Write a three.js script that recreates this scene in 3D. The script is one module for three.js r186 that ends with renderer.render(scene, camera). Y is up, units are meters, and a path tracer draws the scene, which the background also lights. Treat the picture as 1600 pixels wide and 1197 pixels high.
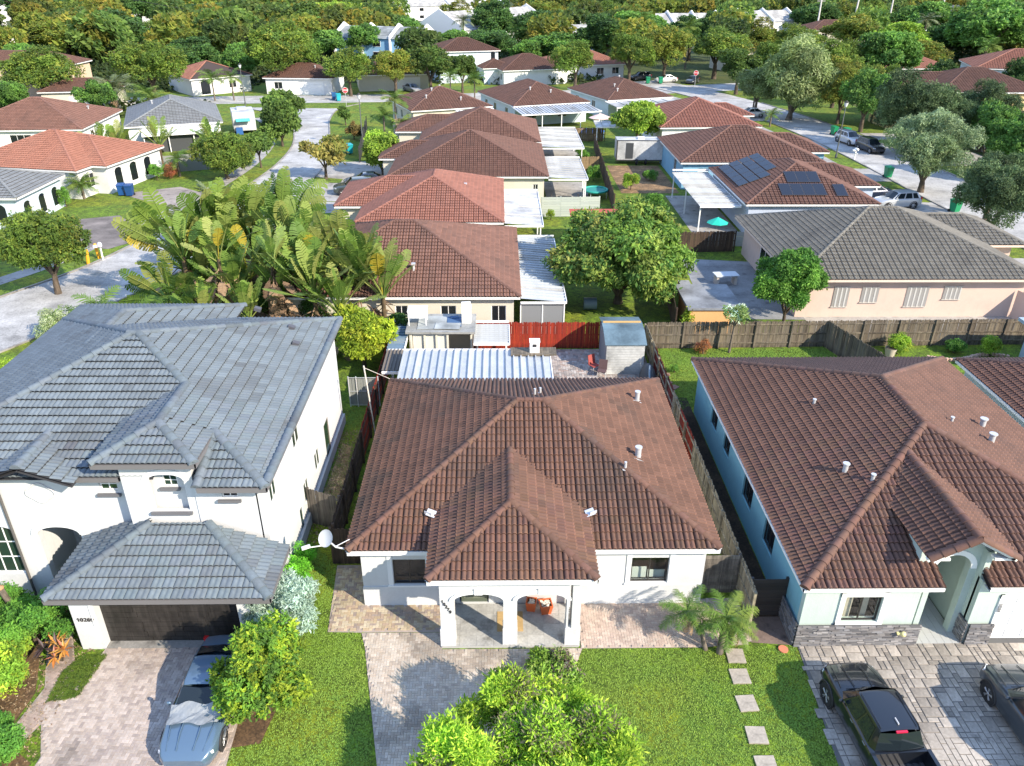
import * as THREE from 'three';
import { mergeGeometries } from 'three/addons/utils/BufferGeometryUtils.js';

// ---------------------------------------------------------------- camera, sky, sun, exposure
const scene = new THREE.Scene();
const camera = new THREE.PerspectiveCamera(52.06, 1024 / 766, 0.5, 3000);
const EYE = new THREE.Vector3(0, 21.5, 0);
camera.position.copy(EYE);
camera.rotation.order = 'YXZ';
camera.rotation.set(-0.490727, -0.01738, 0.00513);
const renderer = new THREE.WebGLRenderer({ antialias: true });
renderer.toneMapping = THREE.LinearToneMapping;
renderer.toneMappingExposure = 1.8;
renderer.shadowMap.enabled = true;
{ // clear blue afternoon sky, paler towards the horizon
  const W = 256, H = 128, d = new Float32Array(W * H * 4);
  for (let j = 0; j < H; j++) {
    const up = Math.max(0, Math.sin(((j + 0.5) / H - 0.5) * Math.PI)), t = Math.pow(1 - up, 2.6);
    for (let i = 0; i < W; i++) d.set([0.27 + 0.56 * t, 0.43 + 0.46 * t, 0.78 + 0.16 * t, 1], (j * W + i) * 4);
  }
  const sky = new THREE.DataTexture(d, W, H, THREE.RGBAFormat, THREE.FloatType);
  sky.mapping = THREE.EquirectangularReflectionMapping; sky.magFilter = THREE.LinearFilter; sky.needsUpdate = true;
  scene.background = sky; scene.environment = sky;
  scene.backgroundIntensity = 1.08; scene.environmentIntensity = 1.08;
}
const sun = new THREE.DirectionalLight(0xfff1dc, 4.9);
sun.position.set(65.4, 54, 54.9 - 50); sun.target.position.set(0, 0, -50);
sun.castShadow = true; sun.shadow.mapSize.set(4096, 4096); sun.shadow.radius = 1;
Object.assign(sun.shadow.camera, { left: -120, right: 120, top: 120, bottom: -120, near: 1, far: 400 });
scene.add(sun, sun.target);

// ---------------------------------------------------------------- helpers
let seedNow = 1;
const rnd = () => { seedNow = (seedNow + 0x6d2b79f5) | 0; let t = Math.imul(seedNow ^ (seedNow >>> 15), 1 | seedNow); t = (t + Math.imul(t ^ (t >>> 7), 61 | t)) ^ t; return ((t ^ (t >>> 14)) >>> 0) / 4294967296; };
const seed = (n) => { seedNow = n * 7919 + 13; };
const rr = (a, b) => a + (b - a) * rnd();
const pick = (a) => a[Math.floor(rnd() * a.length) % a.length];
const V = (x, y, z) => new THREE.Vector3(x, y, z);
const clamp = (x, a = 0, b = 1) => Math.min(b, Math.max(a, x));
const hash = (x, y) => { let h = Math.imul(x | 0, 374761393) + Math.imul(y | 0, 668265263); h = Math.imul(h ^ (h >>> 13), 1274126177); return ((h ^ (h >>> 16)) >>> 0) / 4294967296; };
function vnoise(x, y, per = 0) {
  const i = Math.floor(x), j = Math.floor(y), w = (k) => (per ? ((k % per) + per) % per : k), f = (t) => t * t * (3 - 2 * t);
  const a = f(x - i), b = f(y - j), h = (p, q) => hash(w(p), w(q));
  return (h(i, j) * (1 - a) + h(i + 1, j) * a) * (1 - b) + (h(i, j + 1) * (1 - a) + h(i + 1, j + 1) * a) * b;
}
const fbm = (x, y, o = 4, per = 0) => { let s = 0, a = 0.5, n = 0; for (let k = 0; k < o; k++) { s += a * vnoise(x, y, per); n += a; a *= 0.55; x *= 2; y *= 2; per *= 2; } return s / n; };
// a repeating texture: fn(u, v) gives [r, g, b] (sRGB 0..1) or one number; metres = the size of one repeat
function tex(n, metres, fn, srgb = true) {
  const d = new Uint8Array(n * n * 4);
  for (let j = 0; j < n; j++) for (let i = 0; i < n; i++) {
    const c = fn(i / n, j / n), k = (j * n + i) * 4;
    for (let q = 0; q < 3; q++) d[k + q] = clamp(Array.isArray(c) ? c[q] : c) * 255;
    d[k + 3] = 255;
  }
  const t = new THREE.DataTexture(d, n, n, THREE.RGBAFormat);
  t.wrapS = t.wrapT = THREE.RepeatWrapping; t.magFilter = THREE.LinearFilter; t.repeat.set(1 / metres, 1 / metres);
  if (srgb) t.colorSpace = THREE.SRGBColorSpace;
  t.needsUpdate = true;
  return t;
}
const lin = (r, g, b) => new THREE.Color().setRGB(r, g, b);
function M(color, rough = 0.85, more = {}) {
  const P = 'transmission' in more || 'clearcoat' in more || 'sheen' in more;
  return new (P ? THREE.MeshPhysicalMaterial : THREE.MeshStandardMaterial)({ color: Array.isArray(color) ? lin(...color) : new THREE.Color(color), roughness: rough, ...more });
}
// textures that only carry grain and stains; 1 = the material's own colour
const grainT = tex(256, 2.2, (u, v) => 0.80 + 0.20 * (0.55 * fbm(u * 6, v * 6, 5, 6) + 0.45 * fbm(u * 40, v * 40, 2, 40)) + 0.02);
const blotchT = tex(512, 9, (u, v) => { const a = fbm(u * 7, v * 7, 6, 7), b = fbm(u * 90, v * 90, 2, 90); return 0.62 + 0.34 * clamp(a * 1.5 - 0.2) + 0.1 * (b - 0.5); });
const bumpT = tex(256, 0.8, (u, v) => fbm(u * 24, v * 24, 4, 24), false);
const stuccoT = tex(512, 5, (u, v) => { const a = fbm(u * 6, v * 6, 5, 6), s = fbm(u * 40, v * 3, 4, 40), b = fbm(u * 120, v * 120, 2, 120); return 0.965 - 0.035 * clamp(s * 2.2 - 1.25) - 0.05 * clamp(a * 2 - 0.9) + 0.03 * (b - 0.5); });
const woodT = tex(512, 2, (u, v) => { const g = fbm(u * 48, v * 3, 4, 48), k = fbm(u * 8, v * 8, 4, 8); const t = 0.66 + 0.42 * (g - 0.5) + 0.32 * (k - 0.5); return [t, t * 0.985, t * 0.96]; });
const asphaltT = tex(512, 12, (u, v) => { const a = fbm(u * 8, v * 8, 6, 8), b = fbm(u * 160, v * 160, 2, 160), c = fbm(u * 22 + 3 * a, v * 22, 3, 22); return 0.82 + 0.30 * (a - 0.5) + 0.16 * (b - 0.5) - 0.22 * clamp(9 * (0.05 - Math.abs(c - 0.5))) - 0.12 * clamp(vnoise(u * 5, v * 9, 5) * 4 - 2.9); });
const slabT = tex(512, 6, (u, v) => { const a = fbm(u * 5, v * 5, 6, 5), b = fbm(u * 100, v * 100, 2, 100), c = fbm(u * 14, v * 14, 5, 14); const t = 0.76 + 0.30 * (a - 0.5) + 0.12 * (b - 0.5) - 0.22 * clamp(c * 3 - 1.75); return [t, t * 0.99, t * 0.975]; });
const grassT = tex(1024, 11, (u, v) => {
  const a = fbm(u * 5, v * 5, 5, 5), b = fbm(u * 220, v * 220, 2, 220), c = fbm(u * 40, v * 40, 4, 40), y = clamp(a * 2.4 - 0.9), t = 0.62 + 0.5 * (b - 0.5) + 0.42 * (c - 0.5);
  return [(0.50 + 0.16 * y) * t * 1.15, (0.60 + 0.05 * y) * t * 1.12, 0.20 * t + 0.03 * b];
});
const wildT = tex(512, 23, (u, v) => { const a = fbm(u * 9, v * 9, 6, 9), b = fbm(u * 130, v * 130, 2, 130), t = 0.55 + 0.6 * (b - 0.5) + 0.3 * a; return [0.44 * t + 0.2 * clamp(a - 0.5), 0.50 * t, 0.22 * t]; });
const soilT = tex(256, 3, (u, v) => { const a = fbm(u * 7, v * 7, 5, 7), b = fbm(u * 60, v * 60, 2, 60), t = 0.45 + 0.4 * a + 0.4 * (b - 0.5); return [t, t * 0.84, t * 0.66]; });

// collects quads, boxes and tubes; build() gives one geometry with uv in metres
class G {
  constructor() { this.p = []; this.n = []; this.u = []; this.c = []; this.m = null; this.col = null; this.any = false; }
  at(m) { this.m = m; return this; }
  tint(c) { this.col = c; if (c) this.any = true; return this; }
  put(a, n, u) {
    if (this.m) { a = a.clone().applyMatrix4(this.m); n = n.clone().transformDirection(this.m); }
    this.p.push(a.x, a.y, a.z); this.n.push(n.x, n.y, n.z); this.u.push(u[0], u[1]); const c = this.col || [1, 1, 1]; this.c.push(c[0], c[1], c[2]);
  }
  uvOf(a, n) { const x = Math.abs(n.x), y = Math.abs(n.y), z = Math.abs(n.z); return y >= x && y >= z ? [a.x, -a.z] : x >= z ? [a.z, a.y] : [a.x, a.y]; }
  tri(a, b, c, na, nb, nc) { const n = b.clone().sub(a).cross(c.clone().sub(a)).normalize(); this.put(a, na || n, this.uvOf(a, n)); this.put(b, nb || n, this.uvOf(b, n)); this.put(c, nc || n, this.uvOf(c, n)); return this; }
  quad(a, b, c, d) { return this.tri(a, b, c).tri(a, c, d); }
  poly(pts) { for (let i = 1; i < pts.length - 1; i++) this.tri(pts[0], pts[i], pts[i + 1]); return this; }
  box(x0, y0, z0, x1, y1, z1) {
    const a = V(x0, y0, z1), b = V(x1, y0, z1), c = V(x1, y1, z1), d = V(x0, y1, z1), e = V(x0, y0, z0), f = V(x1, y0, z0), g = V(x1, y1, z0), h = V(x0, y1, z0);
    return this.quad(a, b, c, d).quad(f, e, h, g).quad(b, f, g, c).quad(e, a, d, h).quad(d, c, g, h).quad(e, f, b, a);
  }
  cbox(x, y, z, w, h, d, ry = 0, rx = 0, rz = 0) { // box by centre, turned
    const old = this.m, m = new THREE.Matrix4().makeRotationFromEuler(new THREE.Euler(rx, ry, rz, 'YXZ')).setPosition(x, y, z);
    this.m = old ? old.clone().multiply(m) : m; this.box(-w / 2, -h / 2, -d / 2, w / 2, h / 2, d / 2); this.m = old; return this;
  }
  slab(pts, y0, y1) { // upright prism over a ground outline [[x, z] ...] given anticlockwise seen from above
    const sh = THREE.ShapeUtils.triangulateShape(pts.map((q) => new THREE.Vector2(q[0], q[1])), []);
    for (const t of sh) { const [a, b, c] = t.map((k) => V(pts[k][0], y1, pts[k][1])); const up = b.clone().sub(a).cross(c.clone().sub(a)).y > 0; up ? this.tri(a, b, c) : this.tri(a, c, b); }
    if (y1 - y0 > 1e-4) pts.forEach((p, i) => { const q = pts[(i + 1) % pts.length]; this.quad(V(p[0], y0, p[1]), V(q[0], y0, q[1]), V(q[0], y1, q[1]), V(p[0], y1, p[1])); });
    return this;
  }
  tube(pts, rad, k = 7, cap = true) { // round limb through points
    const R = typeof rad === 'function' ? rad : () => rad, N = pts.length, rings = [];
    let ref = V(0.3, 0.1, 0.95).normalize();
    for (let i = 0; i < N; i++) {
      const t = pts[Math.min(N - 1, i + 1)].clone().sub(pts[Math.max(0, i - 1)]).normalize();
      const x = ref.clone().sub(t.clone().multiplyScalar(ref.dot(t)));
      if (x.lengthSq() < 1e-4) x.set(1, 0, 0).sub(t.clone().multiplyScalar(t.x));
      x.normalize(); ref = x.clone(); const y = t.clone().cross(x), r = R(i / (N - 1));
      rings.push(Array.from({ length: k + 1 }, (_, q) => { const a = (q / k) * Math.PI * 2, n = x.clone().multiplyScalar(Math.cos(a)).add(y.clone().multiplyScalar(Math.sin(a))); return { p: pts[i].clone().addScaledVector(n, r), n }; }));
    }
    let len = 0;
    for (let i = 0; i < N - 1; i++) {
      const l2 = len + pts[i].distanceTo(pts[i + 1]);
      for (let q = 0; q < k; q++) {
        const a = rings[i][q], b = rings[i][q + 1], c = rings[i + 1][q + 1], d = rings[i + 1][q], w = 0.15;
        for (const [e, uu, vv] of [[a, q, len], [b, q + 1, len], [c, q + 1, l2], [a, q, len], [c, q + 1, l2], [d, q, l2]]) this.put(e.p, e.n, [uu * w, vv]);
      }
      len = l2;
    }
    if (cap) for (const [i, s] of [[0, -1], [N - 1, 1]]) for (let q = 1; q < k - 1; q++) { const r = rings[i]; s > 0 ? this.tri(r[0].p, r[q].p, r[q + 1].p) : this.tri(r[0].p, r[q + 1].p, r[q].p); }
    return this;
  }
  rod(a, b, r, k = 6) { return this.tube([a, b], r, k); }
  ball(c, r, sy = 1, k = 8) { // lathe ball
    const P = (i, j) => { const t = (i / k) * Math.PI, f = (j / k) * Math.PI * 2; return V(Math.sin(t) * Math.cos(f), Math.cos(t), Math.sin(t) * Math.sin(f)); };
    for (let i = 0; i < k; i++) for (let j = 0; j < k; j++) { const q = [P(i, j), P(i, j + 1), P(i + 1, j + 1), P(i + 1, j)], w = q.map((n) => V(c.x + n.x * r, c.y + n.y * r * sy, c.z + n.z * r)); if (i) this.tri(w[0], w[1], w[2], q[0], q[1], q[2]); if (i < k - 1) this.tri(w[0], w[2], w[3], q[0], q[2], q[3]); }
    return this;
  }
  build() {
    const g = new THREE.BufferGeometry();
    g.setAttribute('position', new THREE.Float32BufferAttribute(this.p, 3)); g.setAttribute('normal', new THREE.Float32BufferAttribute(this.n, 3)); g.setAttribute('uv', new THREE.Float32BufferAttribute(this.u, 2));
    if (this.any) g.setAttribute('color', new THREE.Float32BufferAttribute(this.c, 3));
    return g;
  }
}
const used = new Map();
function numbered(n) { const k = used.get(n) || 0; used.set(n, k + 1); return k ? n + '_' + String(k).padStart(3, '0') : n; }
function tag(o, label, category, group) { o.userData = { label, category }; if (group) o.userData.group = group; return o; }
function thing(name, label, category, x = 0, y = 0, z = 0, turn = 0, group) {
  const o = new THREE.Group(); o.name = numbered(name); o.position.set(x, y, z); o.rotation.y = turn; scene.add(o);
  return tag(o, label, category, group);
}
function part(name, geo, mat, parent = scene, kind) {
  const m = new THREE.Mesh(geo instanceof G ? geo.build() : geo, mat); m.name = parent === scene ? numbered(name) : name; m.castShadow = m.receiveShadow = true;
  if (kind) m.userData.kind = kind; parent.add(m); return m;
}
const structure = (name, geo, mat) => part(name, geo, mat, scene, 'structure');
function copies(name, geo, mat, list, parent, kind = 'stuff') { // list of { m: Matrix4, c: Color } as one instanced part
  const im = new THREE.InstancedMesh(geo instanceof G ? geo.build() : geo, mat, Math.max(1, list.length)); im.name = parent === scene ? numbered(name) : name;
  list.forEach((e, i) => { im.setMatrixAt(i, e.m); if (e.c) im.setColorAt(i, e.c); });
  im.count = list.length; im.castShadow = im.receiveShadow = true; if (kind) im.userData.kind = kind; parent.add(im); return im;
}
function copy(o, label, x, y, z, turn, scale) {
  const c = o.clone(); c.name = numbered(o.name.replace(/_\d+$/, '')); scene.add(c); c.userData = { ...o.userData, label: label || o.userData.label };
  c.position.set(x, y, z); c.rotation.y = turn; if (scale) Array.isArray(scale) ? c.scale.set(...scale) : c.scale.setScalar(scale);
  return c;
}
const mat4 = (x, y, z, ry = 0, s = 1) => new THREE.Matrix4().compose(V(x, y, z), new THREE.Quaternion().setFromAxisAngle(V(0, 1, 0), ry), V(s, s, s));
// wall from A to B (outside on the right hand of A -> B seen from above), with openings cut out
const rectHole = (x, y, w, h) => { const p = new THREE.Path(); p.moveTo(x, y); p.lineTo(x + w, y); p.lineTo(x + w, y + h); p.lineTo(x, y + h); p.closePath(); return p; };
const archHole = (x, y, w, h, rise) => { // flat arch on straight jambs
  const p = new THREE.Path(); p.moveTo(x, y); p.lineTo(x + w, y); p.lineTo(x + w, y + h - rise);
  for (let i = 1; i <= 16; i++) { const t = (i / 16) * Math.PI; p.lineTo(x + w / 2 + (w / 2) * Math.cos(t), y + h - rise + rise * Math.sin(t)); }
  p.closePath(); return p;
};
function frameOf(A, B) { const X = V(B[0] - A[0], 0, B[1] - A[1]), L = X.length(); X.normalize(); const Z = X.clone().cross(V(0, 1, 0)); return { L, m: new THREE.Matrix4().makeBasis(X, V(0, 1, 0), Z).setPosition(A[0], 0, A[1]) }; }
function wall(A, B, y0, y1, th, holes, mat, parent, name = 'wall', top) {
  const { L: full, m } = frameOf(A, B), L = top ? full : full - th, s = new THREE.Shape(); // the next wall covers the corner
  if (top) { s.moveTo(0, y0); s.lineTo(L, y0); for (const [x, y] of top) s.lineTo(x, y); s.closePath(); } else { s.moveTo(0, y0); s.lineTo(L, y0); s.lineTo(L, y1); s.lineTo(0, y1); s.closePath(); }
  s.holes.push(...holes);
  const g = new THREE.ExtrudeGeometry(s, { depth: th, bevelEnabled: false, curveSegments: 12 }); g.translate(0, 0, -th); g.applyMatrix4(m);
  return part(name, g, mat, parent);
}

// ---------------------------------------------------------------- roofs of single tiles
// one tile: origin at the middle of its lower edge, x across, y up off the roof, -z up the slope
function tileShape({ w = 0.38, exp = 0.345, amp = 0.045, humps = 2, th = 0.035, seg = 5, lip = 0.024, worn = 1.3, gap = 0.94 }) {
  const g = new G().tint([1, 1, 1]), n = humps * seg, len = exp + 0.004, H = (t) => amp * Math.pow(Math.abs(Math.sin(t * humps * Math.PI)), 0.62), X = (t) => (t - 0.5) * w * gap;
  const N = (t) => { const e = 0.01; return V(-(H(Math.min(1, t + e)) - H(Math.max(0, t - e))) / (2 * e * w), 1, 0.08).normalize(); };
  for (let i = 0; i < n; i++) {
    const a = i / n, b = (i + 1) / n, fa = V(X(a), th + H(a), 0), fb = V(X(b), th + H(b), 0), ba = V(X(a), H(a) - 0.004, -len), bb = V(X(b), H(b) - 0.004, -len), na = N(a), nb = N(b);
    const ma = fa.clone().lerp(ba, 0.13), mb = fb.clone().lerp(bb, 0.13);
    g.tint([worn, worn * 0.97, worn * 0.94]).tri(fa, fb, mb, na, nb, nb).tri(fa, mb, ma, na, nb, na).tint([1, 1, 1]).tri(ma, mb, bb, na, nb, nb).tri(ma, bb, ba, na, nb, na); // worn lower edge
    g.tint([1.45, 1.38, 1.32]).quad(V(fa.x, fa.y - lip, -0.004), V(fb.x, fb.y - lip, -0.004), fb, fa).tint([1, 1, 1]); // bare clay along the worn lip
  }
  return { w, exp, geo: g.build() };
}
const BARREL = tileShape({ amp: 0.09, th: 0.05, seg: 5, lip: 0.03, worn: 1.45 }), FLATTER = tileShape({ w: 0.38, exp: 0.40, amp: 0.045, humps: 2, th: 0.082, lip: 0.024, worn: 1.04, gap: 0.985 }), FAR_TILE = tileShape({ w: 0.40, exp: 0.36, amp: 0.085, humps: 2, th: 0.055, seg: 3, gap: 0.97 }), FAR_FLAT = tileShape({ w: 0.4, exp: 0.4, amp: 0.012, humps: 1, th: 0.06, seg: 2 });
const tileM = M([1, 1, 1], 0.88, { map: grainT, vertexColors: true });
const edgeM = M([1, 1, 1], 0.82, { map: grainT, vertexColors: true });
const shadeCache = new Map();
function shadeOf(c) { // a material per rounded tint, shared by the single tiles
  const q = [c.r, c.g, c.b].map((v) => Math.round(v * 130) / 130 || 0.01), k = q.join();
  if (!shadeCache.has(k)) { const m = tileM.clone(); m.color.setRGB(...q); shadeCache.set(k, m); }
  return shadeCache.get(k);
}
const tintOf = (base, wear, spread = 0.16, scale = 0.55) => (x, y, z, i, j) => { // clay colour with lichen-dark patches and odd tiles
  const p = fbm(x * scale + 40, z * scale + y * scale + 90, 5), odd = hash(Math.round(x * 53), Math.round(z * 47) + Math.round(y * 31)), k = 1 + spread * (odd - 0.5) * 2 + 0.25 * (p - 0.5), t = clamp((p - 0.52) * 3.2) * wear[3];
  return lin(clamp((base[0] * (1 - t) + wear[0] * t) * k), clamp((base[1] * (1 - t) + wear[1] * t) * k), clamp((base[2] * (1 - t) + wear[2] * t) * k));
};
function clipped(tile, M4, polyUV, out, c) { // cut one tile by the roof plane's outline
  const P = tile.geo.attributes.position, N = tile.geo.attributes.normal, n = P.count;
  for (let i = 0; i < n; i += 3) {
    let q = [0, 1, 2].map((k) => ({ p: V(P.getX(i + k), P.getY(i + k), P.getZ(i + k)), n: V(N.getX(i + k), N.getY(i + k), N.getZ(i + k)) }));
    for (const [nx, nv, d] of polyUV(M4)) {
      const r = [];
      for (let k = 0; k < q.length; k++) {
        const a = q[k], b = q[(k + 1) % q.length], da = nx * a.p.x + nv * -a.p.z - d, db = nx * b.p.x + nv * -b.p.z - d;
        if (da <= 0) r.push(a);
        if (da * db < 0) { const t = da / (da - db); r.push({ p: a.p.clone().lerp(b.p, t), n: a.n.clone().lerp(b.n, t).normalize() }); }
      }
      q = r; if (q.length < 3) break;
    }
    if (q.length >= 3) { out.at(M4.m).tint(c); for (let k = 1; k < q.length - 1; k++) out.tri(q[0].p, q[k].p, q[k + 1].p, q[0].n, q[k].n, q[k + 1].n); }
  }
}
// planes: outlines [eave start, eave end, ...] anticlockwise seen from outside, in the house's own axes
function tileRoof(house, planes, o) {
  const tile = o.tile || FAR_TILE, deck = new G(), list = [], edge = new G(), tint = o.tint;
  edge.any = true;
  for (const pts of planes) {
    const U = pts[1].clone().sub(pts[0]).normalize(), N = U.clone().cross(pts[2].clone().sub(pts[0])).normalize(), W = N.clone().cross(U);
    deck.poly(pts.map((p) => p.clone().addScaledVector(N, -0.012)));
    deck.poly(pts.map((p) => p.clone().addScaledVector(N, -0.14)).reverse());
    const uv = pts.map((p) => { const d = p.clone().sub(pts[0]); return [d.dot(U), d.dot(W)]; });
    const lines = uv.map((a, i) => { const b = uv[(i + 1) % uv.length], dx = b[0] - a[0], dy = b[1] - a[1], L = Math.hypot(dx, dy); return [dy / L, -dx / L, (dy * a[0] - dx * a[1]) / L]; }).slice(1);
    const vmax = Math.max(...uv.map((p) => p[1])), umin = Math.min(...uv.map((p) => p[0])), umax = Math.max(...uv.map((p) => p[0]));
    for (let j = 0; j * tile.exp < vmax; j++) for (let i = Math.floor(umin / tile.w); i <= Math.ceil(umax / tile.w); i++) {
      const u = (i + 0.5) * tile.w, v = j * tile.exp - 0.03, w = tile.w / 2, h = tile.exp;
      const cs = [[u - w, v], [u + w, v], [u - w, v + h], [u + w, v + h]].map(([a, b]) => Math.max(...lines.map((l) => l[0] * a + l[1] * b - l[2])));
      const inside = Math.max(...cs) <= 0.02;
      if (!inside && lines.some((l) => Math.min(l[0] * (u - w), l[0] * (u + w)) + Math.min(l[1] * v, l[1] * (v + h)) - l[2] > 0)) continue;
      const at = pts[0].clone().addScaledVector(U, u).addScaledVector(W, v);
      if (o.skip && o.skip(at)) continue;
      const m = new THREE.Matrix4().makeBasis(U, N, W.clone().negate()).setPosition(at.x, at.y, at.z), c = tint(at.x + (o.seed || 0), at.y, at.z, i, j);
      if (inside) list.push({ m, c, at }); else clipped(tile, { m }, () => lines.map((l) => [l[0], l[1], l[2] - l[0] * u - l[1] * v]), edge, [c.r, c.g, c.b]);
    }
  }
  const roof = part('roof', deck, o.deck || M([0.05, 0.035, 0.03], 0.9), house);
  house.updateMatrixWorld(true);
  if (o.near) {
    for (const e of list) { const w = e.at.clone().applyMatrix4(house.matrixWorld), s = w.clone().project(camera); e.d = Math.abs(s.x) < 1 && Math.abs(s.y) < 1 ? w.distanceTo(EYE) : 1e4; }
    list.sort((a, b) => a.d - b.d);
    for (const e of list.splice(0, o.near)) { const t = part('roof_tile', tile.geo, shadeOf(e.c), roof); e.m.decompose(t.position, t.quaternion, t.scale); }
  }
  if (list.length) copies('tile_field', tile.geo, tileM, list, roof);
  if (edge.p.length) part('cut_tile', edge, edgeM, roof, 'stuff');
  // caps along hips and ridges: half round pieces, each lapping the one below
  const R = o.capR || 0.15, capG = new G().tint([1, 1, 1]), L = o.capL || 0.38, many = [];
  for (let q = 0; q < 8; q++) {
    const a = Math.PI * (q / 8), b = Math.PI * ((q + 1) / 8), r0 = R * 1.08, r1 = R * 0.9, f = (t, r, z) => V(Math.cos(t) * r, Math.sin(t) * r * 0.85 - 0.04, z), n = (t) => V(Math.cos(t), Math.sin(t), 0.1).normalize();
    capG.tri(f(a, r0, L), f(a, r1, -0.05), f(b, r1, -0.05), n(a), n(a), n(b)).tri(f(a, r0, L), f(b, r1, -0.05), f(b, r0, L), n(a), n(b), n(b)).tri(V(0, -0.06, L), f(a, r0, L), f(b, r0, L));
  }
  const capGeo = capG.build();
  for (const [a, b] of o.caps || []) {
    const lo = a.y <= b.y ? a : b, hi = lo === a ? b : a, d = hi.clone().sub(lo), n = Math.max(1, Math.round(d.length() / L)), z = d.clone().normalize().negate(), x = V(0, 1, 0).cross(z).normalize(), y = z.clone().cross(x);
    for (let k = 0; k < n; k++) {
      const at = lo.clone().addScaledVector(d, (k + 1) / n).addScaledVector(y, 0.05), c = tint(at.x + (o.seed || 0), at.y, at.z).multiplyScalar(o.capTone || 1.12);
      many.push({ m: new THREE.Matrix4().makeBasis(x, y, z).setPosition(at.x, at.y, at.z), c, at });
    }
  }
  if (o.near) {
    for (const e of many) e.d = e.at.clone().applyMatrix4(house.matrixWorld).distanceTo(EYE);
    many.sort((a, b) => a.d - b.d);
    for (const e of many.splice(0, 300)) { const t = part('ridge_cap', capGeo, shadeOf(e.c), roof); e.m.decompose(t.position, t.quaternion, t.scale); }
  }
  if (many.length) copies('ridge_caps', capGeo, tileM, many, roof);
  return roof;
}
// white gutter and boxed soffit under the eaves: eaves = [[a, b] ...] outside on the right hand
function gutters(house, eaves, mat, h = 0.17, inset = 0.6) {
  const g = new G();
  for (const [a, b] of eaves) {
    const U = b.clone().sub(a).normalize(), O = U.clone().cross(V(0, 1, 0)), p = (q, o, y) => q.clone().addScaledVector(O, o).add(V(0, y, 0));
    g.quad(p(a, 0.03, -h), p(b, 0.03, -h), p(b, 0.05, -0.015), p(a, 0.05, -0.015));
    g.quad(p(a, 0.05, -0.015), p(b, 0.05, -0.015), p(b, -0.06, -0.015), p(a, -0.06, -0.015));
    g.quad(p(a, -inset, -h), p(b, -inset, -h), p(b, 0.03, -h), p(a, 0.03, -h));
  }
  return part('gutter', g, mat, house);
}
// four planes, hips and eaves of a hipped roof over an eaves rectangle; s = rise per metre
function hip(x0, x1, z0, z1, e, s) { // z0 = front (larger z), z1 = back
  const w = x1 - x0, d = z0 - z1, r = Math.min(w, d) / 2, y = e + s * r, FL = V(x0, e, z0), FR = V(x1, e, z0), BR = V(x1, e, z1), BL = V(x0, e, z1);
  const eaves = [[FL, FR], [FR, BR], [BR, BL], [BL, FL]];
  if (w >= d) { const A = V(x0 + r, y, (z0 + z1) / 2), B = V(x1 - r, y, (z0 + z1) / 2); return { planes: [[FL, FR, B, A], [FR, BR, B], [BR, BL, A, B], [BL, FL, A]], caps: [[FL, A], [BL, A], [FR, B], [BR, B], [A, B]], eaves, y }; }
  const A = V((x0 + x1) / 2, y, z0 - r), B = V((x0 + x1) / 2, y, z1 + r);
  return { planes: [[FL, FR, A], [FR, BR, B, A], [BR, BL, B], [BL, FL, A, B]], caps: [[FL, A], [FR, A], [BL, B], [BR, B], [A, B]], eaves, y };
}
// a hipped wing that runs out of the main roof towards +z, -z, +x or -x; back = how far its ridge runs in
function hipWing(x0, x1, z0, z1, e, s, dir) {
  let P;
  const w = dir === 'f' || dir === 'b' ? x1 - x0 : z0 - z1, r = w / 2, y = e + s * r;
  if (dir === 'f') P = { a: V(x0, e, z0), b: V(x1, e, z0), t: V((x0 + x1) / 2, y, z0 - r), k: V((x0 + x1) / 2, y, z1), c: V(x1, e, z1), d: V(x0, e, z1) };
  if (dir === 'b') P = { a: V(x1, e, z1), b: V(x0, e, z1), t: V((x0 + x1) / 2, y, z1 + r), k: V((x0 + x1) / 2, y, z0), c: V(x0, e, z0), d: V(x1, e, z0) };
  if (dir === 'r') P = { a: V(x1, e, z0), b: V(x1, e, z1), t: V(x1 - r, y, (z0 + z1) / 2), k: V(x0, y, (z0 + z1) / 2), c: V(x0, e, z1), d: V(x0, e, z0) };
  if (dir === 'l') P = { a: V(x0, e, z1), b: V(x0, e, z0), t: V(x0 + r, y, (z0 + z1) / 2), k: V(x1, y, (z0 + z1) / 2), c: V(x1, e, z0), d: V(x1, e, z1) };
  return { planes: [[P.a, P.b, P.t], [P.b, P.c, P.k, P.t], [P.d, P.a, P.t, P.k]], caps: [[P.a, P.t], [P.b, P.t], [P.t, P.k]], eaves: [[P.a, P.b], [P.b, P.c], [P.d, P.a]], y };
}
const join = (...r) => ({ planes: r.flatMap((q) => q.planes), caps: r.flatMap((q) => q.caps), eaves: r.flatMap((q) => q.eaves) });

// ---------------------------------------------------------------- wall pieces
const glassM = M([0.012, 0.016, 0.02], 0.06, { metalness: 0 }), glassGreenM = M([0.02, 0.045, 0.03], 0.08), clearM = M([0.95, 0.97, 0.96], 0.02, { transmission: 1, thickness: 0 });
const whiteM = M([0.80, 0.80, 0.79], 0.6), darkMetalM = M([0.03, 0.028, 0.028], 0.5), alumM = M([0.55, 0.56, 0.57], 0.45, { metalness: 0.3 });
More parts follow.
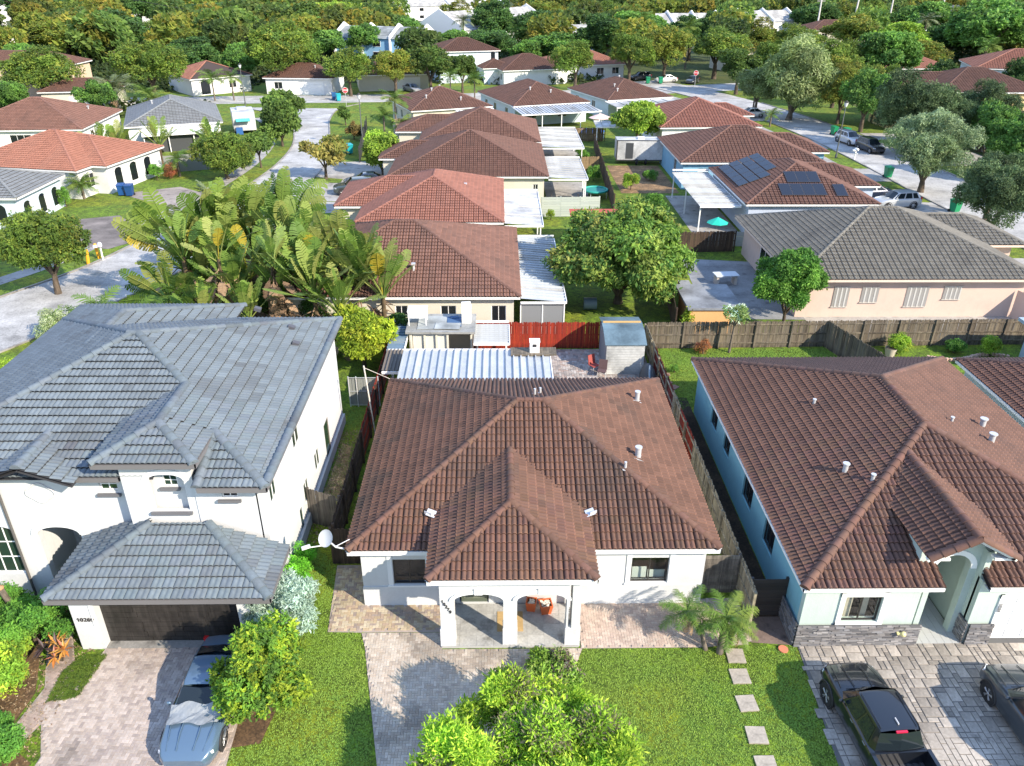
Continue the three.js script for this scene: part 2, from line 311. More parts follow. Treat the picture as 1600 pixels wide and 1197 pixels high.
// window in a wall A -> B: s along the wall, y of the sill; cols x rows of panes, each pane a sub-part
function windowAt(house, A, B, s, y, w, h, o = {}) {
  const { m } = frameOf(A, B), f = new G().at(m), fr = o.frame || 0.05, d = o.depth ?? 0.06, cols = o.cols || 2, rows = o.rows || 1, z1 = -d + 0.03, z0 = -d - 0.03;
  f.box(s, y, z0, s + w, y + fr, z1).box(s, y + h - fr, z0, s + w, y + h, z1).box(s, y + fr, z0, s + fr, y + h - fr, z1).box(s + w - fr, y + fr, z0, s + w, y + h - fr, z1);
  const iw = w - 2 * fr, ih = h - 2 * fr;
  for (let i = 1; i < cols; i++) f.box(s + fr + (iw * i) / cols - fr / 2.6, y + fr, z0 + 0.004, s + fr + (iw * i) / cols + fr / 2.6, y + h - fr, z1 - 0.004);
  for (let i = 1; i < rows; i++) f.box(s + fr, y + fr + (ih * i) / rows - fr / 2.6, z0 + 0.008, s + w - fr, y + fr + (ih * i) / rows + fr / 2.6, z1 - 0.008);
  const win = part('window', f, o.mat || whiteM, house);
  for (let i = 0; i < cols; i++) for (let j = 0; j < rows; j++) { const x = s + fr + (iw * i) / cols, yy = y + fr + (ih * j) / rows; part('pane', new G().at(m).box(x, yy, -d - 0.008, x + iw / cols, yy + ih / rows, -d + 0.004), o.glass || glassM, win); }
  return win;
}
// a plain house of the estate: hipped roof, wings, four walls with windows that are holes with panes
function estateHouse(name, label, o) {
  const t = thing(name, label, 'house', o.x || 0, 0, o.z || 0, o.turn || 0, o.group);
  const { x0, x1, z0, z1 } = o, ov = o.ov ?? 0.4, e = o.e || 2.95, s = o.s || 0.38, wm = o.wall, by = e - 0.1;
  const roofs = [o.flat ? null : hip(x0, x1, z0, z1, e, s), ...(o.wings || []).map((w) => hipWing(...w.slice(0, 4), w[4] ?? e, w[5] ?? s, w[6]))].filter(Boolean), J = join(...roofs);
  const boxes = [[x0 + ov, x1 - ov, z0 - ov, z1 + ov, e], ...(o.wings || []).map((w) => { const d = w[6]; return [w[0] + (d === 'r' ? 0 : ov), w[1] - (d === 'l' ? 0 : ov), w[2] - (d === 'b' ? 0 : ov), w[3] + (d === 'f' ? 0 : ov), w[4] ?? e]; })];
  boxes.forEach(([a, b, c, d, ey], bi) => {
    const sides = { f: [[a, c], [b, c]], r: [[b, c], [b, d]], b: [[b, d], [a, d]], l: [[a, d], [a, c]] };
    for (const k of 'frbl') {
      const [A, B] = sides[k], wins = (o.windows || []).filter((w) => w[0] === k && (w[6] || 0) === bi);
      wall(A, B, 0, ey - 0.1, 0.2, wins.map((w) => (w[5] === 'arch' ? archHole(w[1], w[2], w[3], w[4], w[3] * 0.35) : rectHole(w[1], w[2], w[3], w[4]))), wm, t);
      for (const w of wins) {
        if (w[5] === 'garage') { const { m } = frameOf(A, B), g = new G().at(m); for (let r = 0; r < 4; r++) g.box(w[1], w[2] + (w[4] * r) / 4 + 0.01, -0.16, w[1] + w[3], w[2] + (w[4] * (r + 1)) / 4, -0.1); part('garage_door', g, o.door || whiteM, t); }
        else windowAt(t, A, B, w[1], w[2], w[3], w[4], { cols: w[5] === 'arch' ? 1 : w[3] > 2.2 ? 3 : 2, rows: w[5] === 'arch' ? 1 : 1, depth: 0.08, glass: o.glass, mat: o.frame });
      }
    }
  });
  tileRoof(t, J.planes, { caps: J.caps, tile: o.tile, tint: o.tint, seed: (o.x0 || 0) * 3, capR: 0.14, capL: 0.42, capTone: o.capTone });
  gutters(t, J.eaves, o.trim || whiteM);
  for (const [px, py] of o.vents || []) { // vent pipes and turbine caps on the roof, by x and z
    let y = e; for (const pl of J.planes) { const n = pl[1].clone().sub(pl[0]).cross(pl[2].clone().sub(pl[0])), yy = pl[0].y - (n.x * (px - pl[0].x) + n.z * (py - pl[0].z)) / n.y; y = y === e ? yy : Math.min(y, yy); }
    part('roof_vent', new G().rod(V(px, y, py), V(px, y + 0.45, py), 0.09, 8).cbox(px, y + 0.47, py, 0.26, 0.1, 0.26), alumM, t);
  }
  return t;
}

// ---------------------------------------------------------------- the white house in the middle
const whiteWallM = M([0.61, 0.63, 0.64], 0.9, { map: stuccoT, bumpMap: bumpT, bumpScale: 0.004 }), trimM = M([0.68, 0.70, 0.71], 0.7);
const frameDarkM = M([0.035, 0.032, 0.03], 0.4);
import { FontLoader } from 'three/addons/loaders/FontLoader.js';
import { TextGeometry } from 'three/addons/geometries/TextGeometry.js';
const font = await new FontLoader().loadAsync('fonts/droid/droid_sans_bold.typeface.json');
function letters(text, size, x, y, z, parent, mat = frameDarkM, name = 'house_number', m) {
  const g = new TextGeometry(text, { font, size, depth: 0.02, curveSegments: 4 }); if (m) g.applyMatrix4(m); g.translate(x, y, z); return part(name, g, mat, parent);
}
function archTrim(g, cx, spring, w, rise, z, band = 0.16, proud = 0.05) { // moulded band over a flat arch
  const n = 14, P = (t, k) => V(cx + (w / 2 + k) * Math.cos(t), spring + (rise + k) * Math.sin(t), z);
  for (let i = 0; i < n; i++) {
    const a = Math.PI * (i / n), b = Math.PI * ((i + 1) / n), q = [P(a, 0), P(a, band), P(b, band), P(b, 0)], f = q.map((v) => v.clone().setZ(z + proud));
    g.quad(f[0], f[1], f[2], f[3]).quad(q[1], q[2], f[2], f[1]).quad(q[3], q[0], f[0], f[3]); if (!i) g.quad(q[0], q[1], f[1], f[0]); if (i === n - 1) g.quad(q[2], q[3], f[3], f[2]);
  }
}
const mainTint = tintOf([0.140, 0.072, 0.049], [0.062, 0.043, 0.034, 1.0], 0.17);
{
  const t = thing('white_house', 'white single-storey house with brown barrel tile roof and two-arched porch, in the middle', 'house');
  const s = 0.384, e = 2.95, FL = V(-5.5, e, -21.99), FR = V(7.93, e, -21.99), BR = V(7.98, e, -35.0), BL = V(-5.5, e, -35.0), A = V(0.71, 5.45, -28.5), B = V(1.78, 5.45, -28.5);
  const porch = hipWing(-2.46, 3.22, -19.85, -26.9, 3.48, s, 'f'); porch.caps[2][1].z = -26.1;
  tileRoof(t, [[FL, FR, B, A], [FR, BR, B], [BR, BL, A, B], [BL, FL, A], ...porch.planes], { near: 300, tile: BARREL, tint: mainTint, caps: [[FL, A], [FR, B], [BL, A], [BR, B], [A, B], ...porch.caps], skip: (p) => p.x > -2.2 && p.x < 3 && p.z > -22.3 && p.z < -21.9 && p.y < 3.1 });
  gutters(t, [[FL, V(-2.5, e, -21.99)], [V(3.26, e, -21.99), FR], [FR, BR], [BL, FL], ...porch.eaves.slice(0, 1), [porch.eaves[1][0], V(3.22, 3.48, -23.3)], [V(-2.46, 3.48, -23.3), porch.eaves[2][1]]], trimM, 0.2);
  const F0 = [-5.12, -22.36], F1 = [7.57, -22.36], fx = 5.12;
  wall(F0, F1, 0, 2.9, 0.2, [rectHole(fx - 3.97, 1.03, 1.2, 1.2), rectHole(fx + 4.85, 1.06, 1.38, 1.18), rectHole(fx - 1.55, 0.1, 1.1, 2.15)], whiteWallM, t);
  wall(F1, [7.57, -34.6], 0, 2.9, 0.2, [], whiteWallM, t); wall([7.57, -34.6], [-5.12, -34.6], 0, 2.9, 0.2, [], whiteWallM, t); wall([-5.12, -34.6], F0, 0, 2.9, 0.2, [rectHole(4, 1, 1.4, 1.1)], whiteWallM, t);
  windowAt(t, [-5.12, -34.6], F0, 4, 1, 1.4, 1.1, { mat: frameDarkM });
  windowAt(t, F0, F1, fx - 3.97, 1.03, 1.2, 1.2, { mat: frameDarkM, depth: 0.1, glass: glassM });
  windowAt(t, F0, F1, fx + 4.85, 1.06, 1.38, 1.18, { mat: frameDarkM, depth: 0.1, glass: clearM });
  const room = M([0.10, 0.095, 0.09], 0.9); // the room behind the right window, with a pale curtain low down
  part('room', new G().box(4.5, 0.4, -24.6, 6.6, 2.6, -24.5).box(4.5, 0.3, -24.6, 6.6, 0.4, -22.56).box(4.4, 0.3, -24.6, 4.5, 2.6, -22.56).box(6.6, 0.3, -24.6, 6.7, 2.6, -22.56).box(4.4, 2.6, -24.6, 6.7, 2.7, -22.56), room, t);
  part('curtain', new G().box(4.9, 1.0, -22.74, 5.5, 1.5, -22.7).box(5.56, 1.0, -22.76, 6.2, 1.34, -22.72), M([0.55, 0.6, 0.56], 0.9), t);
  // plinth band, pilasters and window surrounds that stand a little proud of the wall
  part('wall_base', new G().box(-5.14, 0, -22.36, -2.1, 0.95, -22.32), whiteWallM, t); part('wall_base', new G().box(2.78, 0, -22.36, 7.59, 0.95, -22.32), whiteWallM, t);
  const tr = new G().box(4.66, 0.98, -22.36, 4.84, 2.9, -22.325).box(6.25, 0.98, -22.36, 6.43, 2.9, -22.325).box(-4.17, 0.98, -22.36, -3.99, 2.9, -22.325).box(-2.75, 0.98, -22.36, -2.6, 2.9, -22.325).box(4.62, 0.96, -22.36, 6.47, 1.04, -22.3).box(-4.2, 0.95, -22.36, -2.6, 1.02, -22.3);
  part('window_surround', tr, trimM, t);
  // porch: arched face, piers, side walls, ceiling, paved floor
  const P0 = [-2.1, -20.27], P1 = [2.78, -20.27];
  wall(P0, P1, 0, 3.3, 0.42, [archHole(0.49, 0.06, 1.7, 2.46, 0.32), archHole(2.67, 0.06, 1.72, 2.46, 0.32)], whiteWallM, t);
  wall(P1, [2.78, -22.36], 0, 3.3, 0.3, [archHole(0.6, 0.1, 1.2, 2.42, 0.3)], whiteWallM, t); wall([-2.1, -22.36], P0, 0, 3.3, 0.3, [archHole(0.3, 0.1, 1.2, 2.42, 0.3)], whiteWallM, t);
  part('porch_ceiling', new G().box(-2.0, 3.18, -22.3, 2.7, 3.26, -20.4), whiteWallM, t);
  const at = new G(); archTrim(at, -0.76, 2.2, 1.7, 0.32, -20.27); archTrim(at, 1.43, 2.2, 1.72, 0.32, -20.27);
  at.box(-0.9, 2.5, -20.23, -0.62, 2.74, -20.19).box(1.29, 2.5, -20.23, 1.57, 2.74, -20.19); // keystones
  part('arch_trim', at, trimM, t);
  part('pier_base', new G().box(-2.13, 0.02, -20.7, -1.59, 0.86, -20.24).box(0.07, 0.12, -20.7, 0.59, 0.86, -20.24).box(2.27, 0.02, -20.7, 2.81, 0.86, -20.24), whiteWallM, t);
  const stone = [0.74, 0.75, 0.73];
  part('porch_slab', new G().box(-2.1, -0.1, -22.3, 2.78, 0.085, -20.2), M([0.4, 0.4, 0.39], 0.8), t);
  const tilesM = [0.92, 1, 1.06].map((k) => M(stone.map((v) => v * k), 0.55, { map: slabT }));
  for (let i = 0; i < 8; i++) for (let j = 0; j < 4; j++) { const x = -2.08 + i * 0.607, z = -22.28 + j * 0.52; part('floor_tile', new G().box(x, 0.08, z, x + 0.6, 0.1, z + 0.513), tilesM[Math.floor(hash(i, j) * 3)], t); }
  const d = part('front_door', new G().box(-1.5, 0.1, -22.46, -0.5, 2.2, -22.41), M([0.10, 0.12, 0.09], 0.35), t);
  part('door_panel', new G().box(-1.4, 1.2, -22.41, -0.6, 2.05, -22.395).box(-1.4, 0.3, -22.41, -0.6, 1.05, -22.395), M([0.16, 0.18, 0.14], 0.3), d); part('handle', new G().box(-0.62, 1.0, -22.4, -0.56, 1.15, -22.34), alumM, d);
  '10279'.split('').forEach((c, i) => letters(c, 0.13, -2.06 + i * 0.066, 2.1 - i * 0.12, -20.265, t));
  // pipes and vents on the roof, tin diverters beside the porch roof
  const roofY = (x, z) => Math.min(e + s * (-21.99 - z), e + (x + 5.5) * 0.402, e + (7.95 - x) * 0.406, e + s * (z + 35.0));
  for (const [x, z, h, r] of [[6.35, -31.6, 0.5, 0.11], [5.55, -26.4, 0.5, 0.12]]) { const y = roofY(x, z); part('roof_vent', new G().rod(V(x, y, z), V(x, y + h, z), r, 10).cbox(x, y + 0.06, z, 0.42, 0.03, 0.42, 0, 0, -0.38).rod(V(x, y + h, z), V(x, y + h + 0.06, z), r * 1.25, 10), alumM, t); }
  for (const [x, z] of [[4.85, -25.2], [1.5, -29.6], [1.75, -29.9]]) { const y = roofY(x, z); part('vent_pipe', new G().rod(V(x, y, z), V(x, y + 0.38, z), 0.055, 8).cbox(x, y + 0.05, z, 0.25, 0.02, 0.25, 0, 0, -0.3), alumM, t); }
  for (const k of [-1, 1]) { const x = 0.38 + k * 3.05, y = 3.58; part('flashing', new G().cbox(x - k * 0.12, y + 0.07, -23.25, 0.34, 0.02, 0.3, 0.3 * k, 0.3, 0.3 * k).cbox(x, y + 0.1, -23.2, 0.3, 0.12, 0.02, 0.5 * k), alumM, t); }
}
tag(part('doormat', new G().box(-0.13, 0.101, -21.87, 0.82, 0.118, -20.88), M([0.55, 0.38, 0.17], 0.95, { map: grainT })), 'tan doormat lying on the porch floor behind the middle pier', 'doormat');
[[1.15, -22.0, 'left'], [1.68, -21.88, 'right']].forEach(([x, z, k], i) => {
  const t = thing('planter', `orange terracotta planter on the porch, ${i ? 'the larger one on the right' : 'the smaller one on the left'}`, 'planter', x, 0.1, z, 0.15 * (i ? 1 : -1)), a = i ? 0.24 : 0.2, b = a * 0.72, h = 0.42, G1 = new G();
  const q = (r, y) => [V(-r, y, r), V(r, y, r), V(r, y, -r), V(-r, y, -r)], lo = q(b, 0), hi = q(a, h), inn = q(a - 0.04, h), dn = q(a - 0.05, h - 0.09);
  for (let k2 = 0; k2 < 4; k2++) { const n = (k2 + 1) % 4; G1.quad(lo[k2], lo[n], hi[n], hi[k2]).quad(hi[k2], hi[n], inn[n], inn[k2]).quad(inn[k2], inn[n], dn[n], dn[k2]); }
  part('pot', G1, M([0.55, 0.12, 0.035], 0.5), t);
  const peb = new G(); seed(40 + i); for (let n = 0; n < 26; n++) peb.cbox(rr(-a + 0.08, a - 0.08), h - 0.07 + rr(0, 0.03), rr(-a + 0.08, a - 0.08), 0.07, 0.05, 0.06, rr(0, 3), rr(-0.3, 0.3), rr(-0.3, 0.3));
  part('pebbles', peb, M([0.62, 0.58, 0.52], 0.8), t, 'stuff'); part('soil', new G().box(-a + 0.06, h - 0.12, -a + 0.06, a - 0.06, h - 0.08, a - 0.06), M([0.1, 0.07, 0.05], 1), t);
});
{ // dish on the left front corner of the roof
  const t = thing('satellite_dish', 'grey satellite dish on a bent arm at the front left corner of the brown roof', 'satellite dish', -5.55, 2.95, -22.1);
  const g = new THREE.SphereGeometry(0.72, 20, 8, 0, Math.PI * 2, 0, 0.55); g.translate(0, -0.72, 0); g.scale(0.78, 0.6, 0.92); g.applyQuaternion(new THREE.Quaternion().setFromUnitVectors(V(0, -1, 0), V(-0.45, 0.42, 0.78).normalize())); g.translate(-0.62, 0.55, 0.05);
  part('reflector', g, M([0.50, 0.52, 0.53], 0.45, { side: THREE.DoubleSide }), t);
  part('mast', new G().tube([V(0.15, -0.05, 0), V(-0.35, 0.1, 0), V(-0.5, 0.3, 0.02), V(-0.58, 0.5, 0.05)], 0.035, 6).rod(V(0.1, 0.2, -0.3), V(-0.36, 0.12, 0), 0.018), alumM, t);
  part('feed_arm', new G().rod(V(-0.52, 0.3, 0.1), V(-1.25, 0.42, 0.42), 0.022).cbox(-1.28, 0.46, 0.44, 0.3, 0.1, 0.1, 0.5), M([0.6, 0.6, 0.6], 0.5), t);
}

// ---------------------------------------------------------------- the grey-roofed house on the left, two storeys
const greyTint = tintOf([0.150, 0.185, 0.212], [0.085, 0.095, 0.105, 0.8], 0.13, 0.8), greyCap = (c) => c;
{
  const t = thing('two_storey_house', 'white two-storey house with grey tile roof and a projecting garage, left of the middle house', 'house');
  const s = 0.345, e = 5.8, P = (x, y, z) => V(x, y, z);
  const A1 = P(-14.75, e + s * 6.8, -29.4), A0 = P(-15.0, e + s * 6.8, -29.4), FLc = P(-21.6, e, -22.55), BRc = P(-7.95, e, -36.2), BLc = P(-21.6, e, -36.2), FRc = P(-7.95, e, -22.6), A2 = P(-12.05, e + s * 4.1, -26.7), A3 = P(-12.05, e + s * 4.1, -23.9);
  const RW = P(-7.95, e, -21.9), verge = P(-10.3, e, -21.9), vTop = P(-10.3, e + s * 2.35, -24.25), towerE = e + s * 2.35, TFL = P(-13.8, towerE, -22.15), TFR = P(-10.3, towerE, -22.15), TA = A3;
  const planes = [
    [BRc, BLc, A0, A1], [BLc, FLc, A0], [FLc, P(-12.05, e, -22.55), A2, A1, A0], // back, left, front
    [P(-7.95, e, -26.7), BRc, A1, A2], [P(-7.95, e, -24.25), P(-7.95, e, -26.7), A2, P(-12.05, A2.y, -24.25)], [RW, P(-7.95, e, -24.25), vTop], [TFR, vTop, P(-12.05, A2.y, -24.25), TA], // right
    [verge, RW, vTop], [TFL, TFR, TA], [P(-13.8, towerE, -26.6), TFL, TA, P(-12.05, A2.y, -27.2)],
  ];
  // the wing behind on the left, and the small gable over the entrance
  const W = { a: P(-13.2, e, -30), b: P(-13.2, e, -38.0), k: P(-17.4, e + s * 4.2, -33.8), k2: P(-17.4, e + s * 4.2, -30), c: P(-21.6, e, -38), d: P(-21.6, e, -30) };
  planes.push([W.a, W.b, W.k, W.k2], [W.b, W.c, W.k], [W.c, W.d, W.k2, W.k]);
  const gy = 5.75, gr = gy + 0.38 * 1.75, GA = P(-16.35, gr, -22.2), GB = P(-16.35, gr, -24.6);
  planes.push([P(-14.6, gy, -22.2), P(-14.6, gy, -23.6), GB, GA], [P(-18.1, gy, -23.6), P(-18.1, gy, -22.2), GA, GB]);
  const garage = { e: 3.0, x0: -15.05, x1: -7.62, z: -19.58 }, gs = 0.38, zb = -22.25, gtop = garage.e + gs * (garage.z - zb), r = garage.z - zb;
  const g0 = P(garage.x0, 3, garage.z), g1 = P(garage.x1, 3, garage.z), h0 = P(garage.x0 + r, gtop, zb), h1 = P(garage.x1 - r, gtop, zb);
  planes.push([g0, g1, h1, h0], [g1, P(garage.x1, 3, zb), h1], [P(garage.x0, 3, zb - 0.6), g0, h0, P(garage.x0 + r, gtop, zb - 0.6)]);
  tileRoof(t, planes, { near: 300, tile: FLATTER, tint: greyTint, capR: 0.17, capL: 0.42, capTone: 0.98, deck: M([0.035, 0.038, 0.045], 0.9), caps: [[BRc, A1], [A1, A2], [A2, A3], [A0, FLc], [A0, BLc], [A0, A1], [TFL, TA], [TFR, TA], [RW, vTop], [W.b, W.k], [W.k, W.k2], [GA, GB], [g0, h0], [g1, h1], [P(-10.3, e + s * 2.35, -24.25), verge], [P(-8.0, e + .02, -36.15), P(-8, e + 0.04, -22.1)]] });
  const greyTrim = M([0.16, 0.155, 0.16], 0.7), soff = M([0.62, 0.63, 0.63], 0.8);
  gutters(t, [[RW, BRc], [verge, RW], [TFL, TFR], [P(-14.7, e, -22.55), P(-13.2, e, -22.55)], [g0, g1], [g1, P(garage.x1, 3, zb)], [P(garage.x0, 3, zb - 0.6), g0], [TFR, P(-10.3, towerE, -24)], [P(-13.8, towerE, -24), TFL]], greyTrim, 0.2, 0.45);
  part('soffit', new G().box(-8.3, e - 0.22, -36, -7.97, e - 0.19, -22.2).box(-8.35, e - 0.2, -36.1, -8.25, e + 0.1, -22.5), soff, t);
  // right side, back and left walls
  const R0 = [-8.3, -22.46], R1 = [-8.3, -35.85], wz = (z) => -22.46 - z;
  const rw = [[0.66, 4.15, 0.8, 1.15], [4.2, 4.15, 1.0, 1.1], [6.95, 1.2, 0.9, 0.95], [4.75, 1.1, 0.8, 1.0], [3.75, 0.35, 0.5, 1.2], [9.2, 0.2, 0.95, 2.1]].map((q) => (q[0] = Math.abs(q[0]), q));
  wall(R0, R1, 0, e - 0.1, 0.25, rw.map((q) => rectHole(...q)), whiteWallM, t);
  rw.forEach((q, i) => windowAt(t, R0, R1, ...q, { cols: i === 4 ? 1 : i === 5 ? 1 : 2, depth: 0.035, glass: glassGreenM, mat: i === 5 ? M([0.2, 0.17, 0.14], 0.6) : whiteM }));
  part('wall_base', new G().box(-8.3, 0, -35.85, -8.18, 0.55, -24), M([0.5, 0.51, 0.5], 0.9, { map: stuccoT }), t);
  wall(R1, [-21.2, -35.85], 0, e - 0.1, 0.25, [], whiteWallM, t); wall([-21.2, -35.85], [-21.2, -23], 0, e - 0.1, 0.25, [], whiteWallM, t);
  // front: window bay, entrance under the gable, face with a small window, tower, right face
  const E0 = [-21.2, -23], E1 = [-12.75, -23];
  wall(E0, E1, 0, 5.7, 0.3, [archHole(21.2 - 16.95, 0, 1.55, 3.35, 0.35), archHole(21.2 - 19.2, 1.1, 1.42, 2.25, 0.3), rectHole(21.2 - 14.2, 4.92, 0.62, 0.5)], whiteWallM, t, 'wall');
  wall([-18, -22.985], [-14.65, -22.985], 5.4, 6.3, 0.3, [], whiteWallM, t, 'gable_wall', [[3.35, 5.7], [1.66, 6.32], [0, 5.7]]);
  windowAt(t, E0, E1, 21.2 - 14.2, 4.92, 0.62, 0.5, { cols: 2, rows: 2, frame: 0.04, depth: 0.1, glass: glassGreenM });
  windowAt(t, E0, E1, 21.2 - 19.2, 1.1, 1.42, 2.2, { cols: 3, rows: 3, frame: 0.05, depth: 0.14, glass: glassGreenM });
  part('drain_pipe', new G().rod(V(-17.78, 0, -22.93), V(-17.78, 5.6, -22.93), 0.05, 8), M([0.1, 0.095, 0.09], 0.6), t);
  const med = new G(); // quatrefoil moulding on the gable
  for (let i = 0; i < 40; i++) { const f = (a) => { const r = 0.42 * (1 + 0.1 * Math.cos(4 * a)) ; return V(-16.35 + r * 1.1 * Math.cos(a), 4.85 + r * 0.9 * Math.sin(a), -22.97); }, a = (i / 40) * Math.PI * 2; med.rod(f(a), f(a + 0.17), 0.028, 5); }
  part('moulding', med, M([0.66, 0.64, 0.62], 0.8), t);
  const ent = new G(); archTrim(ent, -16.175, 3.0, 1.55, 0.35, -23, 0.22, 0.06); part('arch_trim', ent, trimM, t);
  part('entrance_niche', new G().box(-17.6, 0, -25.4, -14.4, 3.6, -25.3).box(-17.3, 0, -25.3, -17.2, 3.6, -23.3).box(-15.2, 0, -25.3, -15.1, 3.6, -23.3).box(-17.6, 3.5, -25.3, -14.4, 3.6, -23.3), whiteWallM, t);
  part('front_door', new G().box(-16.9, 0.1, -25.28, -15.9, 2.3, -25.22), M([0.06, 0.05, 0.04], 0.5), t);
  const T0 = [-13.1, -22.5], T1 = [-10.65, -22.5];
  wall(T0, T1, 0, towerE - 0.1, 0.12, [archHole(0.92, 4.42, 1.22, 1.55, 0.25)], whiteWallM, t, 'tower_wall');
  wall([-13.1, -23.4], T0, 0, towerE - 0.1, 0.12, [], whiteWallM, t, 'tower_wall'); wall(T1, [-10.65, -23.4], 0, towerE - 0.1, 0.12, [], whiteWallM, t, 'tower_wall');
  wall([-12.4, -22.82], [-10.8, -22.82], 4.2, 6.2, 0.1, [rectHole(0.58, 5.25, 0.5, 0.46)], whiteWallM, t, 'niche_wall');
  windowAt(t, [-12.4, -22.82], [-10.8, -22.82], 0.58, 5.25, 0.5, 0.46, { cols: 2, rows: 2, frame: 0.035, depth: 0.05, glass: glassGreenM });
  const tt = new G(); archTrim(tt, -11.57, 5.72, 1.22, 0.25, -22.5, 0.2, 0.04); part('arch_trim', tt, trimM, t);
  const sill = M([0.13, 0.13, 0.14], 0.7);
  for (const [x, y, w, z] of [[-12.3, 4.3, 1.44, -22.46], [-11.95, 5.12, 0.7, -22.78], [-14.3, 4.74, 0.82, -22.96], [-9.85, 4.86, 0.8, -22.4]]) part('window_sill', new G().box(x, y, z, x + w, y + 0.1, z + 0.1), sill, t);
  wall([-10.65, -22.46], [-8.3, -22.46], 0, 5.7, 0.2, [rectHole(0.93, 5.0, 0.55, 0.5)], whiteWallM, t);
  windowAt(t, [-10.65, -22.46], [-8.3, -22.46], 0.93, 5.0, 0.55, 0.5, { cols: 2, rows: 2, frame: 0.04, depth: 0.08 });
  // garage
  const Q0 = [-14.8, -20.3], Q1 = [-8.3, -20.3];
  wall(Q0, Q1, 0, 2.9, 0.35, [rectHole(0.82, 0, 4.9, 2.1)], whiteWallM, t); wall(Q1, [-8.3, -22.6], 0, 2.9, 0.2, [], whiteWallM, t); wall([-14.8, -23], Q0, 0, 2.9, 0.2, [], whiteWallM, t);
  part('pier_panel', new G().box(-14.72, 1.05, -20.3, -14.1, 1.08, -20.26).box(-14.12, 1.05, -20.3, -14.09, 2.8, -20.26), trimM, t);
  const door = part('garage_door', new G().box(-13.98, 0, -20.7, -9.08, 2.12, -20.66), M([0.035, 0.033, 0.032], 0.5), t), pm = M([0.06, 0.056, 0.054], 0.5, { map: woodT });
  seed(12); for (let j = 0; j < 9; j++) { let x = -13.96; while (x < -9.1) { const w = Math.min(rr(0.8, 1.7), -9.1 - x); if (w > 0.1) part('panel', new G().box(x, 0.02 + j * 0.233, -20.66, x + w - 0.02, 0.02 + j * 0.233 + 0.222, -20.64 + rr(0, 0.008)), pm, door); x += w; } }
  letters('10269', 0.16, -14.68, 1.34, -20.295, t);
  const roofY = (x) => e + s * (-7.95 - x);
  for (const [x, z] of [[-9.7, -33.6], [-9.2, -32.2], [-11.4, -34.4]]) part('roof_vent', new G().cbox(x, roofY(x) + 0.12, z, 0.3, 0.16, 0.26, 0, 0, -0.33), M([0.08, 0.08, 0.09], 0.6), t);
  for (const [y, z] of [[1.35, -23.2], [0.9, -23.5]]) part('meter_box', new G().box(-8.3, y, z - 0.15, -8.12, y + 0.45, z + 0.15), M([0.5, 0.5, 0.5], 0.6), t);
}

// ---------------------------------------------------------------- the mint house on the right
const mintTint = tintOf([0.134, 0.070, 0.050], [0.080, 0.046, 0.037, 0.6], 0.12), mintM = M([0.50, 0.60, 0.545], 0.9, { map: stuccoT, bumpMap: bumpT, bumpScale: 0.004 }), mintShadedM = M([0.20, 0.44, 0.52], 0.9, { map: stuccoT });  // second mint stucco: the left wall's bluish shade is put into its colour
const ledgeTints = [[0.26, 0.26, 0.27], [0.17, 0.17, 0.18], [0.33, 0.32, 0.32], [0.22, 0.21, 0.21]];
function ledgeStone(parent, A, B, y1, sd) { // split stone strips on a wall
  const { L, m } = frameOf(A, B), list = [], g = new G().box(-0.5, 0, 0, 0.5, 1, 1).build(); seed(sd);
  for (let y = 0; y < y1 - 0.02; y += 0.055) for (let x = -rr(0, 0.2); x < L;) { const w = rr(0.15, 0.42), a = Math.max(0, x), b = Math.min(L, x + w - 0.006); if (b - a > 0.02) { const k = new THREE.Matrix4().compose(V((a + b) / 2, y, 0), new THREE.Quaternion(), V(b - a, 0.05, rr(0.03, 0.075))); list.push({ m: m.clone().multiply(k), c: lin(...pick(ledgeTints)).multiplyScalar(rr(0.6, 1.25)) }); } x += w; }
  part('stone_back', new G().at(m).box(0, 0, 0, L, y1, 0.03), M([0.08, 0.08, 0.08], 0.9), parent);
  copies('ledge_stone', g, M([1, 1, 1], 0.85, { map: grainT }), list, parent);
}
